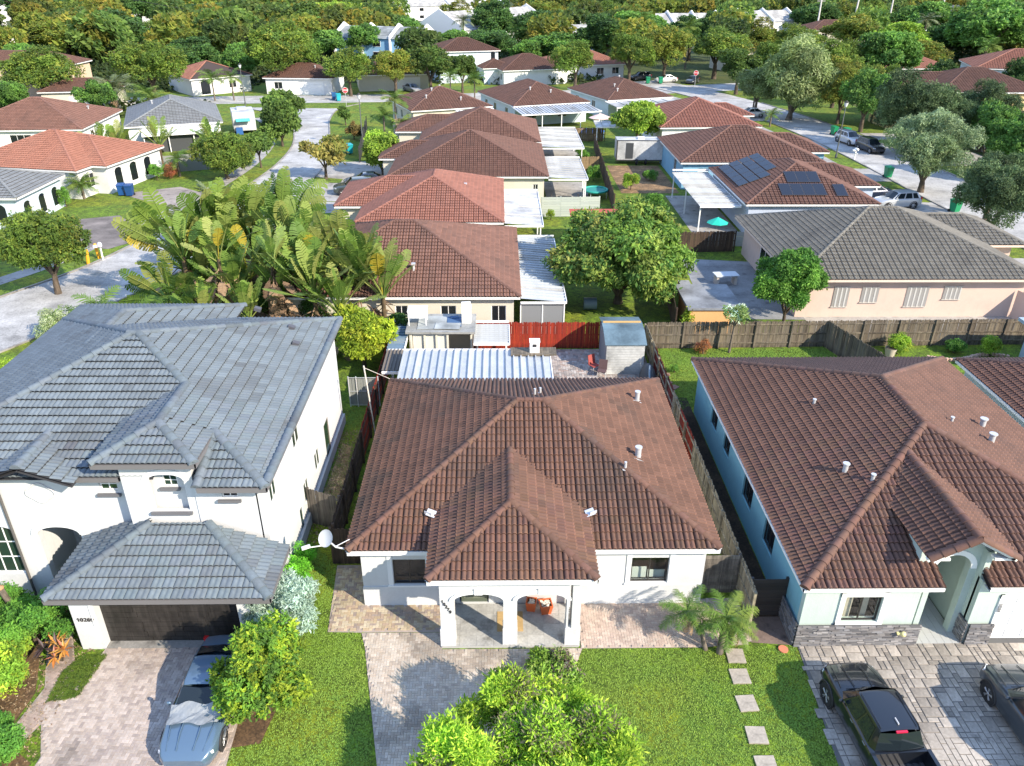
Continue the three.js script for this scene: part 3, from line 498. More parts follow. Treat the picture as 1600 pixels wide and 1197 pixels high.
{
  const t = thing('mint_house', 'mint green single-storey house with brown tile roof and gabled arched entry, on the right', 'house');
  const s = 0.36, e = 3.0, x0 = 10.22, x1 = 23.6, z0 = -19.86, z1 = -37.2, H = hip(x0, x1, z0, z1, e, s), P = V;
  const planes = [[P(x0, e, z0), P(15.0, e, z0), P(15.0, e + s * 3.2, z0 - 3.2), P(15.0, e + s * 4.78, z0 - 4.78)], [P(15.0, e + s * 1.6, z0 - 1.6), P(16.55, e + s * 1.6, z0 - 1.6), P(16.9, e + s * 6.69, z0 - 6.69), P(15.0, e + s * 4.78, z0 - 4.78)], [P(16.55, e, z0), P(x1, e, z0), P(16.9, e + s * 6.69, z0 - 6.69), P(16.55, e + s * 6.4, z0 - 6.4)], ...H.planes.slice(1)];
  const gy = 4.1, GA = P(15.75, 4.93, -20.02), GB = P(15.75, 4.93, -25.3), l0 = P(14.25, gy, -20.02), r0 = P(17.25, gy, -20.02);
  planes.push([P(14.25, gy, -23.3), l0, GA, GB], [r0, P(17.25, gy, -23.3), GB, GA]);
  const caps = [...H.caps, [GA, GB], [l0, GA], [r0, GA]];
  tileRoof(t, planes, { near: 300, tile: BARREL, tint: mintTint, seed: 77, caps, capR: 0.17, capL: 0.42, capTone: 1.25 });
  gutters(t, [[P(x0, e, z0), P(15.0, e, z0)], [P(16.55, e, z0), P(x1, e, z0)], [P(x1, e, z0), P(x1, e, z1)], [P(x0, e, z1), P(x0, e, z0)]], M([0.8, 0.82, 0.81], 0.6), 0.16, 0.35);
  const F0 = [10.54, -20.27], F1 = [14.8, -20.27], L0 = [10.54, -36.8], fz = (z) => z + 36.8;
  wall(F0, F1, 0, 2.9, 0.25, [rectHole(1.42, 1.08, 1.3, 1.18)], mintM, t);
  windowAt(t, F0, F1, 1.42, 1.08, 1.3, 1.18, { depth: 0.1, mat: frameDarkM, glass: clearM });
  part('room', new G().box(11.5, 0.5, -22, 13.8, 2.8, -21.9).box(11.5, 0.5, -21.9, 11.6, 2.8, -20.5).box(13.7, 0.5, -21.9, 13.8, 2.8, -20.5).box(11.5, 0.4, -22, 13.8, 0.5, -20.5).box(11.5, 2.8, -22, 13.8, 2.9, -20.5), M([0.1, 0.09, 0.08], 0.9), t);
  part('curtain', new G().box(12.0, 0.9, -20.66, 12.42, 2.3, -20.6).box(12.75, 0.9, -20.68, 13.0, 2.3, -20.62), M([0.5, 0.45, 0.36], 0.9), t);
  part('window_surround', new G().box(11.78, 1.0, -20.27, 11.95, 2.44, -20.22).box(13.27, 1.0, -20.27, 13.44, 2.44, -20.22).box(11.78, 2.27, -20.27, 13.44, 2.44, -20.215).box(11.78, 1.0, -20.27, 13.44, 1.08, -20.19), M([0.8, 0.83, 0.81], 0.7), t);
  const lw = [[fz(-33.6), 1.3, 1.1, 1.2], [fz(-31.2), 1.3, 1.0, 1.2], [fz(-27.8), 1.1, 1.3, 1.5], [fz(-24.8), 1.1, 1.2, 1.4]];
  wall(L0, F0, 0, 2.9, 0.25, lw.map((q) => rectHole(...q)), mintShadedM, t); lw.forEach((q) => windowAt(t, L0, F0, ...q, { depth: 0.1, mat: frameDarkM }));
  wall([23.2, -20.27], [23.2, -36.8], 0, 2.9, 0.25, [], mintM, t); wall([23.2, -36.8], L0, 0, 2.9, 0.25, [], mintM, t);
  // arched entry with its deep side walls, garage wall with a white panelled door
  wall(F1, [14.8, -23.4], 0, 2.9, 0.2, [], mintM, t); wall([16.55, -23.4], [16.55, -20.27], 0, 4.0, 0.2, [], mintM, t); wall([14.8, -23.4], [16.55, -23.4], 0, 4.2, 0.2, [], mintM, t);
  wall([14.45, -20.75], [17.05, -20.75], 0, 4.9, 0.3, [archHole(0.59, 0.01, 1.25, 3.7, 0.6)], mintM, t, 'entry_wall', [[2.6, 4.12], [1.3, 4.82], [0, 4.12]]); part('cheek_wall', new G().box(14.46, 3.0, -22.8, 14.62, 4.05, -21.06), mintM, t); part('cheek_wall', new G().box(16.9, 3.0, -22.8, 17.04, 4.05, -21.06), mintM, t);
  const at = new G(); archTrim(at, 15.665, 3.1, 1.25, 0.6, -20.75, 0.2, 0.06); at.box(14.3, 4.0, -20.3, 15.0, 4.1, -20.05).box(16.5, 4.0, -20.3, 17.2, 4.1, -20.05);
  for (const k of [-1, 1]) at.cbox(15.75 + k * 0.76, 4.44, -20.1, 1.74, 0.16, 0.1, 0, 0, -k * 0.5);
  part('gable_trim', at, M([0.82, 0.85, 0.83], 0.7), t);
  part('round_vent', new THREE.TorusGeometry(0.24, 0.06, 8, 24).translate(15.75, 4.34, -20.7), M([0.8, 0.83, 0.8], 0.6), t);
  const D0 = [16.55, -20.27], D1 = [23.2, -20.27];
  wall(D0, D1, 0, 2.9, 0.3, [rectHole(0.95, 0, 4.9, 2.15)], mintM, t);
  part('door_surround', new G().box(17.36, 0, -20.27, 17.5, 2.3, -20.22).box(17.36, 2.15, -20.27, 22.6, 2.3, -20.215), M([0.8, 0.82, 0.8], 0.7), t);
  const gd = part('garage_door', new G().box(17.5, 0.02, -20.5, 22.4, 2.15, -20.46), M([0.82, 0.82, 0.8], 0.5), t);
  for (let j = 0; j < 4; j++) for (let i = 0; i < 8; i++) part('panel', new G().box(17.56 + i * 0.605, 0.1 + j * 0.53, -20.46, 18.04 + i * 0.605, 0.5 + j * 0.53, -20.44), M([0.8, 0.8, 0.78], 0.5), gd);
  letters('10289', 0.11, 0, 0, 0, t, M([0.25, 0.25, 0.25], 0.6), 'house_number', new THREE.Matrix4().makeRotationZ(-Math.PI / 2).setPosition(17.39, 1.95, -20.21));
  ledgeStone(t, [10.46, -20.19], [14.86, -20.19], 1.0, 5); ledgeStone(t, [10.46, -22], [10.46, -20.2], 1.0, 6); ledgeStone(t, [16.6, -20.19], [17.45, -20.19], 1.0, 7); ledgeStone(t, [16.53, -20.74], [16.53, -20.2], 1.0, 8);
  part('wall_light', new G().ball(V(14.2, 0.7, -20.02), 0.1).box(14.0, 0.66, -20.12, 14.14, 0.72, -20.02), M([0.72, 0.66, 0.3], 0.5), t);
  const step = part('entry_floor', new G().box(14.86, 0, -23.3, 16.5, 0.04, -20.2).box(17.5, 0, -20.5, 22.4, 0.03, -20.2), M([0.1, 0.1, 0.1], 0.9), t);
  for (let i = 0; i < 6; i++) for (let j = 0; j < 12; j++) part('floor_tile', new G().box(14.88 + i * 0.27, 0.04, -23.28 + j * 0.257, 15.14 + i * 0.27, 0.06, -23.03 + j * 0.257), M([0.42, 0.43, 0.42], 0.7), step);
  const roofY = (x, z) => Math.min(e + s * (x - x0), e + s * (x1 - x), e + s * (z0 - z));
  for (const [u, z, h, r] of [[13.35, -25.0, 0.42, 0.1], [14.0, -24.1, 0.3, 0.07], [13.9, -30.0, 0.25, 0.06], [20.6, -28.4, 0.42, 0.12], [20.1, -26.9, 0.42, 0.12], [18.75, -27.7, 0.25, 0.06]]) { const y = roofY(u, z); part('roof_vent', new G().rod(V(u, y, z), V(u, y + h, z), r, 9).rod(V(u, y + h, z), V(u, y + h + 0.05, z), r * 1.4, 9), pick([alumM, alumM]), t); }
}
{ // bar stool in the entry
  const t = thing('bar_stool', 'dark bar stool with a low back standing in the shade of the arched entry', 'stool', 15.3, 0.06, -21.6, 0.5);
  part('seat', new G().cbox(0, 0.72, 0, 0.42, 0.05, 0.4), darkMetalM, t); part('backrest', new G().cbox(0, 0.98, -0.19, 0.42, 0.2, 0.03), M([0.2, 0.05, 0.03], 0.6), t);
  for (const [x, z] of [[-1, -1], [1, -1], [1, 1], [-1, 1]]) part('leg', new G().rod(V(x * 0.18, 0.72, z * 0.17), V(x * 0.24, 0, z * 0.23), 0.02).rod(V(x * 0.2, 0.72, -0.18), V(x * 0.2, 1.05, -0.2), 0.014), darkMetalM, t);
}

// ---------------------------------------------------------------- ground, streets, drives, lawns
const lawnM = M([0.80, 0.98, 0.45], 1, { map: grassT, bumpMap: grassT, bumpScale: 0.03 }), roughM = M([0.5, 0.6, 0.36], 1, { map: wildT }), roadM = M([0.60, 0.595, 0.58], 0.92, { map: asphaltT }), walkM = M([0.60, 0.59, 0.57], 0.9, { map: slabT }), kerbM = M([0.50, 0.49, 0.47], 0.9, { map: slabT }), soilM = M([0.30, 0.26, 0.21], 1, { map: soilT });
structure('ground', new G().slab([[-700, 60], [700, 60], [700, -1500], [-700, -1500]], 0, 0), roughM);
structure('lawn', new G().slab([[-60, 8], [60, 8], [62, -170], [-75, -170]], 0.004, 0.004), lawnM);
function ribbon(pts, w0, w1, y, g = new G()) { // strip along a line, from offset w0 to w1 on its right hand, flat at height y
  const off = (i, w) => { const a = pts[Math.max(0, i - 1)], b = pts[Math.min(pts.length - 1, i + 1)], dx = b[0] - a[0], dz = b[1] - a[1], L = Math.hypot(dx, dz); return V(pts[i][0] - (dz / L) * w, y, pts[i][1] + (dx / L) * w); };
  for (let i = 0; i < pts.length - 1; i++) g.quad(off(i, w1), off(i + 1, w1), off(i + 1, w0), off(i, w0));
  return g;
}
function smooth(pts, n = 6) { const c = new THREE.CatmullRomCurve3(pts.map((p) => V(p[0], 0, p[1]))); return c.getPoints((pts.length - 1) * n).map((p) => [p.x, p.z]); }
function kerb(pts, w = 0.16, h = 0.11) { const g = new G(); ribbon(pts, -w / 2, w / 2, h, g); for (const s of [-1, 1]) { const off = (i, y) => { const a = pts[Math.max(0, i - 1)], b = pts[Math.min(pts.length - 1, i + 1)], dx = b[0] - a[0], dz = b[1] - a[1], L = Math.hypot(dx, dz); return V(pts[i][0] - (dz / L) * s * w / 2, y, pts[i][1] + (dx / L) * s * w / 2); }; for (let i = 0; i < pts.length - 1; i++) g.quad(off(i, 0), off(i + 1, 0), off(i + 1, h), off(i, h)); } return g; }
// left street: bends past the houses and meets a cross street
const leftKerb = smooth([[-48, -36], [-40, -46.5], [-36, -54], [-33.1, -60], [-31.4, -66.4], [-28.6, -77], [-27.3, -88], [-26.9, -98], [-27.8, -109], [-31, -121.5], [-36, -132], [-44, -139]]);
const rightKerb = smooth([[-40, -32], [-32.5, -42], [-28.5, -50], [-25.5, -58], [-23.5, -66], [-21.5, -76], [-20.6, -86], [-20.9, -97], [-22.3, -106], [-24.6, -118], [-26.4, -128], [-26.6, -138], [-24, -143]]);
{
  const g = new G(), n = leftKerb.length;
  for (let i = 0; i < n - 1; i++) { const q = (a, k) => V(a[k][0], 0.012, a[k][1]); g.quad(q(rightKerb, i), q(rightKerb, i + 1), q(leftKerb, i + 1), q(leftKerb, i)); }
  structure('street', g, roadM);
  structure('street', ribbon(smooth([[-120, -133], [-80, -142], [-44, -147], [-26, -148.5], [0, -152], [40, -163], [80, -178]]), -5, 4, 0.016), roadM);
  structure('kerb', kerb(leftKerb.filter((p) => p[1] < -68.5 || p[1] > -66)), kerbM); structure('kerb', kerb(rightKerb.filter((p) => p[1] < -96 || p[1] > -80)), kerbM);
  structure('sidewalk', ribbon(leftKerb.slice(6, 60), -4.0, -2.4, 0.02), walkM);
}
structure('driveway', new G().slab([[-39.9, -82.6], [-34.6, -85.6], [-28.2, -80.5], [-29.4, -75.6], [-33.5, -78]], 0.024, 0.024), M([0.52, 0.46, 0.42], 0.9, { map: slabT }));
structure('driveway', new G().slab([[-42.6, -72.2], [-36.5, -74.6], [-30.9, -68], [-33.2, -64.5], [-38.5, -66]], 0.026, 0.026), M([0.27, 0.235, 0.215], 0.95, { map: blotchT }));
structure('driveway', new G().slab([[-21.2, -97.6], [-21.2, -80], [-14.5, -79.5], [-11.5, -83], [-11.5, -97], [-15, -98.2]], 0.028, 0.028), walkM);
structure('driveway', new G().slab([[-27, -80.2], [-14, -79.2], [-13.5, -76], [-22, -74.5]], 0.030, 0.030), walkM);
structure('driveway', new G().slab([[-21.2, -71], [-21, -66], [-13, -66], [-13, -73]], 0.03, 0.03), M([0.5, 0.42, 0.38], 0.9, { map: slabT }));
structure('lawn_strip', new G().slab([[-20.8, -87.6], [-17.6, -87.2], [-17.6, -89], [-20.9, -90]], 0.05, 0.05), lawnM);
// right street
const rk = smooth([[47.5, -30], [46.2, -50], [45.2, -66], [44.6, -82], [44.4, -98], [43.6, -112], [41.8, -126], [38.5, -142], [33, -158], [26, -172]]);
structure('street', ribbon(rk, 0, 8.4, 0.012), roadM); structure('kerb', kerb(rk), kerbM); structure('kerb', kerb(smooth([[56, -30], [54.6, -50], [53.7, -66], [53, -82], [52.8, -99], [51.8, -115], [49.9, -129], [46.4, -145]])), kerbM);
structure('sidewalk', ribbon(rk, -4.3, -2.8, 0.02), walkM);
[[37.6, -72.5, 45, -79.4], [36.5, -88.2, 44.6, -94.5], [37.5, -55, 45.6, -62], [31.5, -106, 43.8, -111.5], [30, -127, 42, -133]].forEach(([x0, z0, x1, z1]) => structure('driveway', new G().slab([[x0, z0], [x1, z0], [x1, z1], [x0, z1]], 0.028, 0.028), walkM));
[[52.9, -96, 62, -104], [52.4, -112, 63, -117], [53.5, -75, 62, -82]].forEach(([x0, z0, x1, z1]) => structure('driveway', new G().slab([[x0, z0], [x1, z0], [x1, z1], [x0, z1]], 0.028, 0.028), walkM));

// brick pavers, each a block with its own joint
const paverG = (() => { const g = new G(), a = 0.0975, b = 0.0475, c = 0.006, y = 0.05; const t = [V(-a + c, y, b - c), V(a - c, y, b - c), V(a - c, y, -b + c), V(-a + c, y, -b + c)], m = [V(-a, y - c, b), V(a, y - c, b), V(a, y - c, -b), V(-a, y - c, -b)]; g.quad(...t); for (let i = 0; i < 4; i++) { const j = (i + 1) % 4; g.quad(m[i], m[j], t[j], t[i]); g.quad(m[i].clone().setY(0.02), m[j].clone().setY(0.02), m[j], m[i]); } return g.build(); })();
const inPoly = (x, z, P) => { let r = false; for (let i = 0, j = P.length - 1; i < P.length; j = i++) if ((P[i][1] > z) !== (P[j][1] > z) && x < ((P[j][0] - P[i][0]) * (z - P[i][1])) / (P[j][1] - P[i][1]) + P[i][0]) r = !r; return r; };
function pavers(name, outline, tints, stain, sd, angle = 0, u = 0.1) {
  seed(sd);
  const base = structure(name, new G().slab(outline, 0.022, 0.022), M([0.43, 0.36, 0.31], 1, { map: grainT })), list = [], xs = outline.map((p) => p[0]), zs = outline.map((p) => p[1]), x0 = Math.min(...xs), z0 = Math.min(...zs), x1 = Math.max(...xs), z1 = Math.max(...zs), k = u / 0.1;
  const R = Math.ceil(Math.hypot(x1 - x0, z1 - z0) / u) + 4, ca = Math.cos(angle), sa = Math.sin(angle), cx = (x0 + x1) / 2, cz = (z0 + z1) / 2;
  const add = (px, pz, turn) => { const x = cx + ca * px - sa * pz, z = cz + sa * px + ca * pz; if (x < x0 || x > x1 || z < z0 || z > z1 || !inPoly(x, z, outline) || [[-u, 0], [u, 0], [0, -u], [0, u]].some(([a, b]) => !inPoly(x + a * (turn ? 0.45 : 0.9), z + b * (turn ? 0.9 : 0.45), outline))) return; const c = pick(tints), s = stain(x, z), v = rr(0.88, 1.12) * s * 1.3; list.push({ m: mat4(x, rr(-0.004, 0.004), z, -angle + (turn ? Math.PI / 2 : 0), 1).scale(V(k, 1, k)), c: lin(c[0] * v, c[1] * v, c[2] * v) }); };
  for (let i = -R; i < R; i++) for (let j = -R; j < R; j++) { const ox = (i + 2 * j) * u, oz = (i - 2 * j) * u; if (Math.abs(ox) > R * u || Math.abs(oz) > R * u) continue; add(ox + u, oz + u / 2, false); add(ox + u / 2, oz + 2 * u, true); }
  copies('paver', paverG, M([1, 1, 1], 0.9, { map: grainT }), list, base);
  return base;
}
const blot = (f, a, b) => (x, z) => { const n = fbm(x * f + 11, z * f + 5, 5); return 1 - a * clamp((n - b) * 5); };
const buff = [[0.49, 0.42, 0.34], [0.45, 0.375, 0.30], [0.52, 0.455, 0.38], [0.42, 0.355, 0.29], [0.47, 0.415, 0.35]], gold = [[0.45, 0.37, 0.25], [0.40, 0.31, 0.20], [0.36, 0.27, 0.20], [0.47, 0.40, 0.29], [0.31, 0.25, 0.21]];
pavers('driveway', [[-3.3, -13.5], [-4.84, -20.27], [-5.06, -20.94], [-2.1, -20.94], [-2.1, -20.14], [2.91, -20.14], [1.9, -17.6], [1.6, -13.5]], buff, blot(0.7, 0.4, 0.5), 21, 0);
pavers('path', [[-5.06, -20.96], [-6.3, -21.0], [-6.6, -24.6], [-5.16, -24.6], [-5.16, -22.4], [-2.12, -22.4], [-2.12, -20.96]], gold, blot(0.8, 0.25, 0.55), 22, 0, 0.115);
pavers('path', [[2.85, -20.13], [2.85, -22.4], [9.1, -22.6], [9.05, -20.4], [7.3, -20.13]], [[0.48, 0.38, 0.31], [0.44, 0.34, 0.28], [0.51, 0.42, 0.345]], blot(0.8, 0.2, 0.55), 23, 0);
pavers('driveway', [[-14.3, -13.2], [-14.1, -16.0], [-15.0, -17.8], [-14.2, -19.2], [-14.0, -20.35], [-8.6, -20.35], [-8.2, -13.2]], [[0.44, 0.37, 0.32], [0.40, 0.33, 0.28], [0.47, 0.40, 0.35], [0.36, 0.30, 0.265]], (x, z) => { const n = fbm(x * 0.9 + 31, z * 0.5 + 15, 5), band = clamp(1 - Math.abs(x + 12.7 + 0.35 * (z + 18)) / 1.1) * clamp((z + 21) * 0.6); return 1 - 0.5 * clamp((n - 0.4) * 3.5) * (0.35 + 0.65 * band); }, 24, 0.06, 0.115);
pavers('path', [[-15.6, -16.4], [-15.3, -18.6], [-16.2, -20.6], [-16.9, -22.4], [-16.2, -22.6], [-15.4, -20.8], [-14.6, -19.3], [-14.3, -18.2], [-14.9, -16.6]], [[0.36, 0.28, 0.24], [0.30, 0.24, 0.2]], blot(1, 0.4, 0.45), 25, 0.3, 0.115);
structure('garage_apron', new G().slab([[-14.1, -20.28], [-14.1, -20.75], [-8.9, -20.75], [-8.9, -20.28]], 0.05, 0.05), M([0.45, 0.45, 0.44], 0.9, { map: slabT }));
pavers('patio', [[-5.9, -44.7], [6.4, -44.7], [9.0, -44], [9.0, -35], [-5.9, -35]], [[0.36, 0.31, 0.27], [0.25, 0.22, 0.20], [0.44, 0.40, 0.36], [0.33, 0.25, 0.21]], blot(1.1, 0.35, 0.5), 26, 0, 0.15);
{ // printed slabs of the right drive, an ashlar of grey stones
  const outline = [[10.62, -20.2], [10.27, -15.4], [10.1, -12.5], [24.2, -12.5], [24.2, -20.3]], base = structure('driveway', new G().slab(outline, 0.022, 0.022), M([0.13, 0.125, 0.12], 1)), u = 0.195, nx = 73, nz = 41, full = Array.from({ length: nx }, () => new Uint8Array(nz)), stones = [];
  seed(31);
  for (let j = 0; j < nz; j++) for (let i = 0; i < nx; i++) {
    if (full[i][j]) continue;
    const [w, h] = pick([[1, 1], [2, 1], [1, 2], [2, 2], [2, 1], [3, 2], [2, 3], [1, 2]]); let a = 0, b = h; while (a < w && i + a < nx && !full[i + a][j]) a++;
    b = Math.min(h, nz - j); for (let p = 0; p < a; p++) for (let q = 0; q < b; q++) full[i + p][j + q] = 1;
    stones.push([10.05 + i * u, -20.22 + j * u, a * u, b * u]);
  }
  const tones = [0.72, 0.86, 0.96, 1.06, 1.18].map((k) => M([0.78 * k, 0.715 * k, 0.635 * k], 0.85, { map: slabT, bumpMap: bumpT, bumpScale: 0.006 })), shapes = new Map();
  const geoOf = (w, d) => { const k = w.toFixed(2) + d.toFixed(2); if (!shapes.has(k)) { const g = new G(), e = 0.012, y = 0.05; const t = [V(e * 2, y, d - e * 2), V(w - e * 2, y, d - e * 2), V(w - e * 2, y, e * 2), V(e * 2, y, e * 2)], m = [V(e, 0.036, d - e), V(w - e, 0.036, d - e), V(w - e, 0.036, e), V(e, 0.036, e)]; g.quad(...t); for (let i = 0; i < 4; i++) { const n = (i + 1) % 4; g.quad(m[i], m[n], t[n], t[i]); g.quad(m[i].clone().setY(0.02), m[n].clone().setY(0.02), m[n], m[i]); } shapes.set(k, g.build()); } return shapes.get(k); };
  const okay = stones.filter(([x, z, w, d]) => inPoly(x + w / 2, z + d / 2, outline)), shown = okay.filter(([x, z]) => x < 18.6 && z < -14.6), hid = okay.filter((s) => !shown.includes(s)), extra = new G();
  shown.slice(0, 300).forEach(([x, z, w, d]) => { const p = part('paving_stone', geoOf(w, d), pick(tones), base); p.position.set(x, rr(-0.003, 0.003), z); });
  for (const [x, z, w, d] of [...shown.slice(300), ...hid]) extra.box(x + 0.012, 0.02, z + 0.012, x + w - 0.012, 0.045, z + d - 0.012);
  part('paving_stone_rest', extra, tones[2], base, 'stuff');
}
// stepping stones across the grass
[[8.27, -19.72], [8.18, -18.82], [8.11, -17.71], [8.08, -16.5], [8.07, -15.45], [8.55, -20.55]].forEach(([x, z], i) => {
  const o = part('stepping_stone', new G().at(mat4(0, 0, 0, 0.05 * (i % 3) - 0.04)).box(-0.31, 0, -0.31, 0.31, 0.06, 0.31), M([0.88, 0.80, 0.68], 0.9, { map: slabT })); o.position.set(x, 0.0, z);
  tag(o, ['square stepping stone second from the paved strip, beside the palm trunks', 'square stepping stone third from the paved strip, in the front lawn', 'square stepping stone fourth from the paved strip, in the front lawn', 'square stepping stone fifth from the paved strip, next to the last', 'square stepping stone at the near end of the row in the lawn', 'square stepping stone touching the paved strip beside the palms'][i], 'stepping stone', 'stepping stones across the front lawn');
});
structure('flower_bed', new G().slab([[-22, -13], [-14.4, -13], [-14.3, -15.8], [-15.6, -16.6], [-15.5, -18.4], [-16.4, -20.6], [-17, -22.6], [-22, -22.8]], 0.018, 0.018), soilM);
structure('flower_bed', new G().slab([[-8.6, -16.2], [-7.5, -16.4], [-7.2, -18.6], [-7.4, -20.2], [-8.2, -21.4], [-8.3, -22.4], [-8.6, -20.4]], 0.016, 0.016), soilM);
structure('side_yard', new G().slab([[-8.0, -33.8], [-8.15, -27.3], [-7.0, -27.2], [-7.0, -29.6], [-7.35, -31.6], [-7.5, -33.5]], 0.014, 0.014), M([0.95, 0.92, 0.86], 1, { map: soilT }));
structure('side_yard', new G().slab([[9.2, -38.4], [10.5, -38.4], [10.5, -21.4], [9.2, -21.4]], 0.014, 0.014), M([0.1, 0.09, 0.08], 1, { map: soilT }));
structure('path', new G().slab([[9.0, -20.35], [10.5, -20.2], [10.5, -21.6], [9.1, -21.6]], 0.018, 0.018), M([0.33, 0.24, 0.2], 0.9, { map: slabT }));
structure('patio', new G().slab([[14.4, -49.5], [21.0, -49.3], [21.9, -61], [15.0, -62]], 0.02, 0.02), M([0.40, 0.42, 0.44], 0.9, { map: slabT }));
structure('path', new G().slab([[21, -45.2], [42, -45.4], [42, -49.8], [21, -49.8]], 0.02, 0.02), walkM);
structure('patio', new G().slab([[4.9, -78.2], [9.4, -78.2], [9.4, -88], [4.9, -88]], 0.02, 0.02), walkM); structure('patio', new G().slab([[4.9, -93.4], [10.2, -93.4], [10.2, -106], [4.9, -106]], 0.02, 0.02), walkM); structure('patio', new G().slab([[17.5, -68.6], [21.8, -68.6], [21.8, -82], [17.5, -82]], 0.02, 0.02), walkM); structure('side_yard', new G().slab([[13, -83], [19.2, -83], [19.2, -96], [13, -96]], 0.016, 0.016), M([0.55, 0.5, 0.42], 1, { map: soilT }));
{ // short blades over the near lawns
  const blade = new G(); seed(50); for (let i = 0; i < 7; i++) { const a = rr(0, 6.28), h = rr(0.02, 0.048), x = rr(-0.07, 0.07), z = rr(-0.07, 0.07), dx = Math.cos(a) * 0.02, dz = Math.sin(a) * 0.02; blade.tri(V(x - dx, 0, z - dz), V(x + dx, 0, z + dz), V(x + dz * 2, h, z - dx * 2)); }
  const areas = [[[2.95, -20.1], [7.2, -20.1], [10.5, -20.1], [10.2, -13.2], [1.7, -13.2], [2.0, -17.6]], [[-8.3, -13.2], [-3.5, -13.2], [-4.9, -20.3], [-5.1, -21], [-6.35, -21.05], [-6.6, -24.6], [-8.2, -26.3], [-8.2, -23], [-7.2, -20], [-7.4, -16.4], [-8.4, -16.2]], [[-8.2, -37.4], [-8.2, -27.4], [-6.8, -27.2], [-6.7, -37.4]], [[9.3, -44.6], [21, -44.8], [21, -37.4], [10.3, -37.4], [9.3, -36]]], list = [], nope = [[8.27, -19.72], [8.18, -18.82], [8.11, -17.71], [8.08, -16.5], [8.07, -15.45]];
  areas.forEach((P) => { const xs = P.map((p) => p[0]), zs = P.map((p) => p[1]), x0 = Math.min(...xs), x1 = Math.max(...xs), z0 = Math.min(...zs), z1 = Math.max(...zs), n = (x1 - x0) * (z1 - z0) * 190; for (let i = 0; i < n; i++) { const x = rr(x0, x1), z = rr(z0, z1); if (!inPoly(x, z, P) || nope.some(([a, b]) => Math.abs(a - x) < 0.33 && Math.abs(b - z) < 0.33)) continue; const y = clamp(fbm(x * 0.5, z * 0.5, 4) * 2.2 - 0.7), k = rr(0.93, 1.07); list.push({ m: mat4(x, 0.0, z, rr(0, 6.28), rr(0.7, 1.2)), c: lin((0.145 + 0.045 * y) * k, (0.262 + 0.015 * y) * k, 0.034 * k) }); } });
  const o = copies('grass', blade, M([1, 1, 1], 0.9), list, scene); tag(o, 'short green grass of the lawns round the white house', 'grass');
}

// ---------------------------------------------------------------- fences and yard things
const oldWood = [[0.30, 0.25, 0.19], [0.36, 0.31, 0.24], [0.24, 0.20, 0.155], [0.40, 0.34, 0.25], [0.33, 0.29, 0.235]].map((c) => M(c, 0.9, { map: woodT })), redWood = [[0.62, 0.055, 0.016], [0.56, 0.046, 0.014], [0.66, 0.07, 0.02], [0.48, 0.038, 0.014]].map((c) => M(c, 0.8, { map: woodT })), brownWood = [[0.16, 0.105, 0.07], [0.20, 0.135, 0.09], [0.13, 0.085, 0.06]].map((c) => M(c, 0.9, { map: woodT })), greyWood = [[0.33, 0.30, 0.26], [0.38, 0.35, 0.30], [0.28, 0.25, 0.22]].map((c) => M(c, 0.9, { map: woodT })), darkRed = [[0.34, 0.032, 0.018], [0.40, 0.04, 0.02], [0.28, 0.03, 0.018]].map((c) => M(c, 0.85, { map: woodT }));
const paleWood = [[0.80, 0.72, 0.53], [0.86, 0.78, 0.58], [0.70, 0.62, 0.45]].map((c) => M(c, 0.9, { map: woodT }));
const boardG = [0, 1, 2].map((k) => { const g = new G(), w = 0.068, d = 0.011, h = 1; const t = [V(-w, 0, d), V(w, 0, d), V(w, 0.972 - 0.004 * k, d), V(w * 0.55, h, d), V(-w * 0.55, h, d), V(-w, 0.972 + 0.004 * k, d)], b = t.map((v) => v.clone().setZ(-d)); g.poly(t).poly(b.slice().reverse()); for (let i = 0; i < 6; i++) { const j = (i + 1) % 6; g.quad(b[i], b[j], t[j], t[i]); } for (let i = 0; i < g.u.length; i += 2) g.u[i] += k * 0.37; return g.build(); });
// a close-boarded fence from A to B; boards single, posts and rails on the side given
function fence(name, label, A, B, o = {}) {
  const { L } = frameOf(A, B), t = thing(name, label, 'fence', A[0], 0, A[1], -Math.atan2(B[1] - A[1], B[0] - A[0]), o.group), h = o.h || 1.8, pitch = o.pitch || 0.145, n = Math.floor(L / pitch), cap = o.cap ?? 300, side = o.side ?? 1, rest = [];
  seed(o.seed || Math.round(L * 31));
  for (let i = 0; i < n; i++) {
    const x = (i + 0.5) * pitch, mats = typeof o.mats === 'function' ? o.mats(x, L) : o.mats || oldWood, hh = h + rr(-0.03, 0.03) + (o.sag ? o.sag(x / L) : 0);
    const q = new THREE.Quaternion().setFromEuler(new THREE.Euler(rr(-0.012, 0.012), 0, rr(-0.012, 0.012)));
    if (i < cap) { const b = part('board', pick(boardG), pick(mats), t); b.position.set(x, 0.02, 0); b.quaternion.copy(q); b.scale.set(pitch / 0.142, hh, 1); }
    else rest.push({ m: new THREE.Matrix4().compose(V(x, 0.02, 0), q, V(pitch / 0.142, hh, 1)), c: pick(mats).color });
  }
  if (rest.length) copies('board_rest', boardG[0], M([1, 1, 1], 0.9, { map: woodT }), rest, t);
  const rm = o.railMats || (typeof o.mats === 'function' ? oldWood : o.mats || oldWood), step = o.step || 2.4, m = Math.max(1, Math.round(L / step));
  for (let i = 0; i <= m; i++) part('post', new G().box(-0.05, 0, -0.05, 0.05, h + 0.02, 0.05), pick(rm), t).position.set((i * L) / m, 0, side * 0.063);
  for (let i = 0; i < m; i++) for (const y of o.rails || [0.35, 0.95, 1.6]) part('rail', new G().box((i * L) / m + 0.05, y - 0.045, side * 0.012, ((i + 1) * L) / m - 0.05, y + 0.045, side * 0.05), pick(rm), t);
  return t;
}
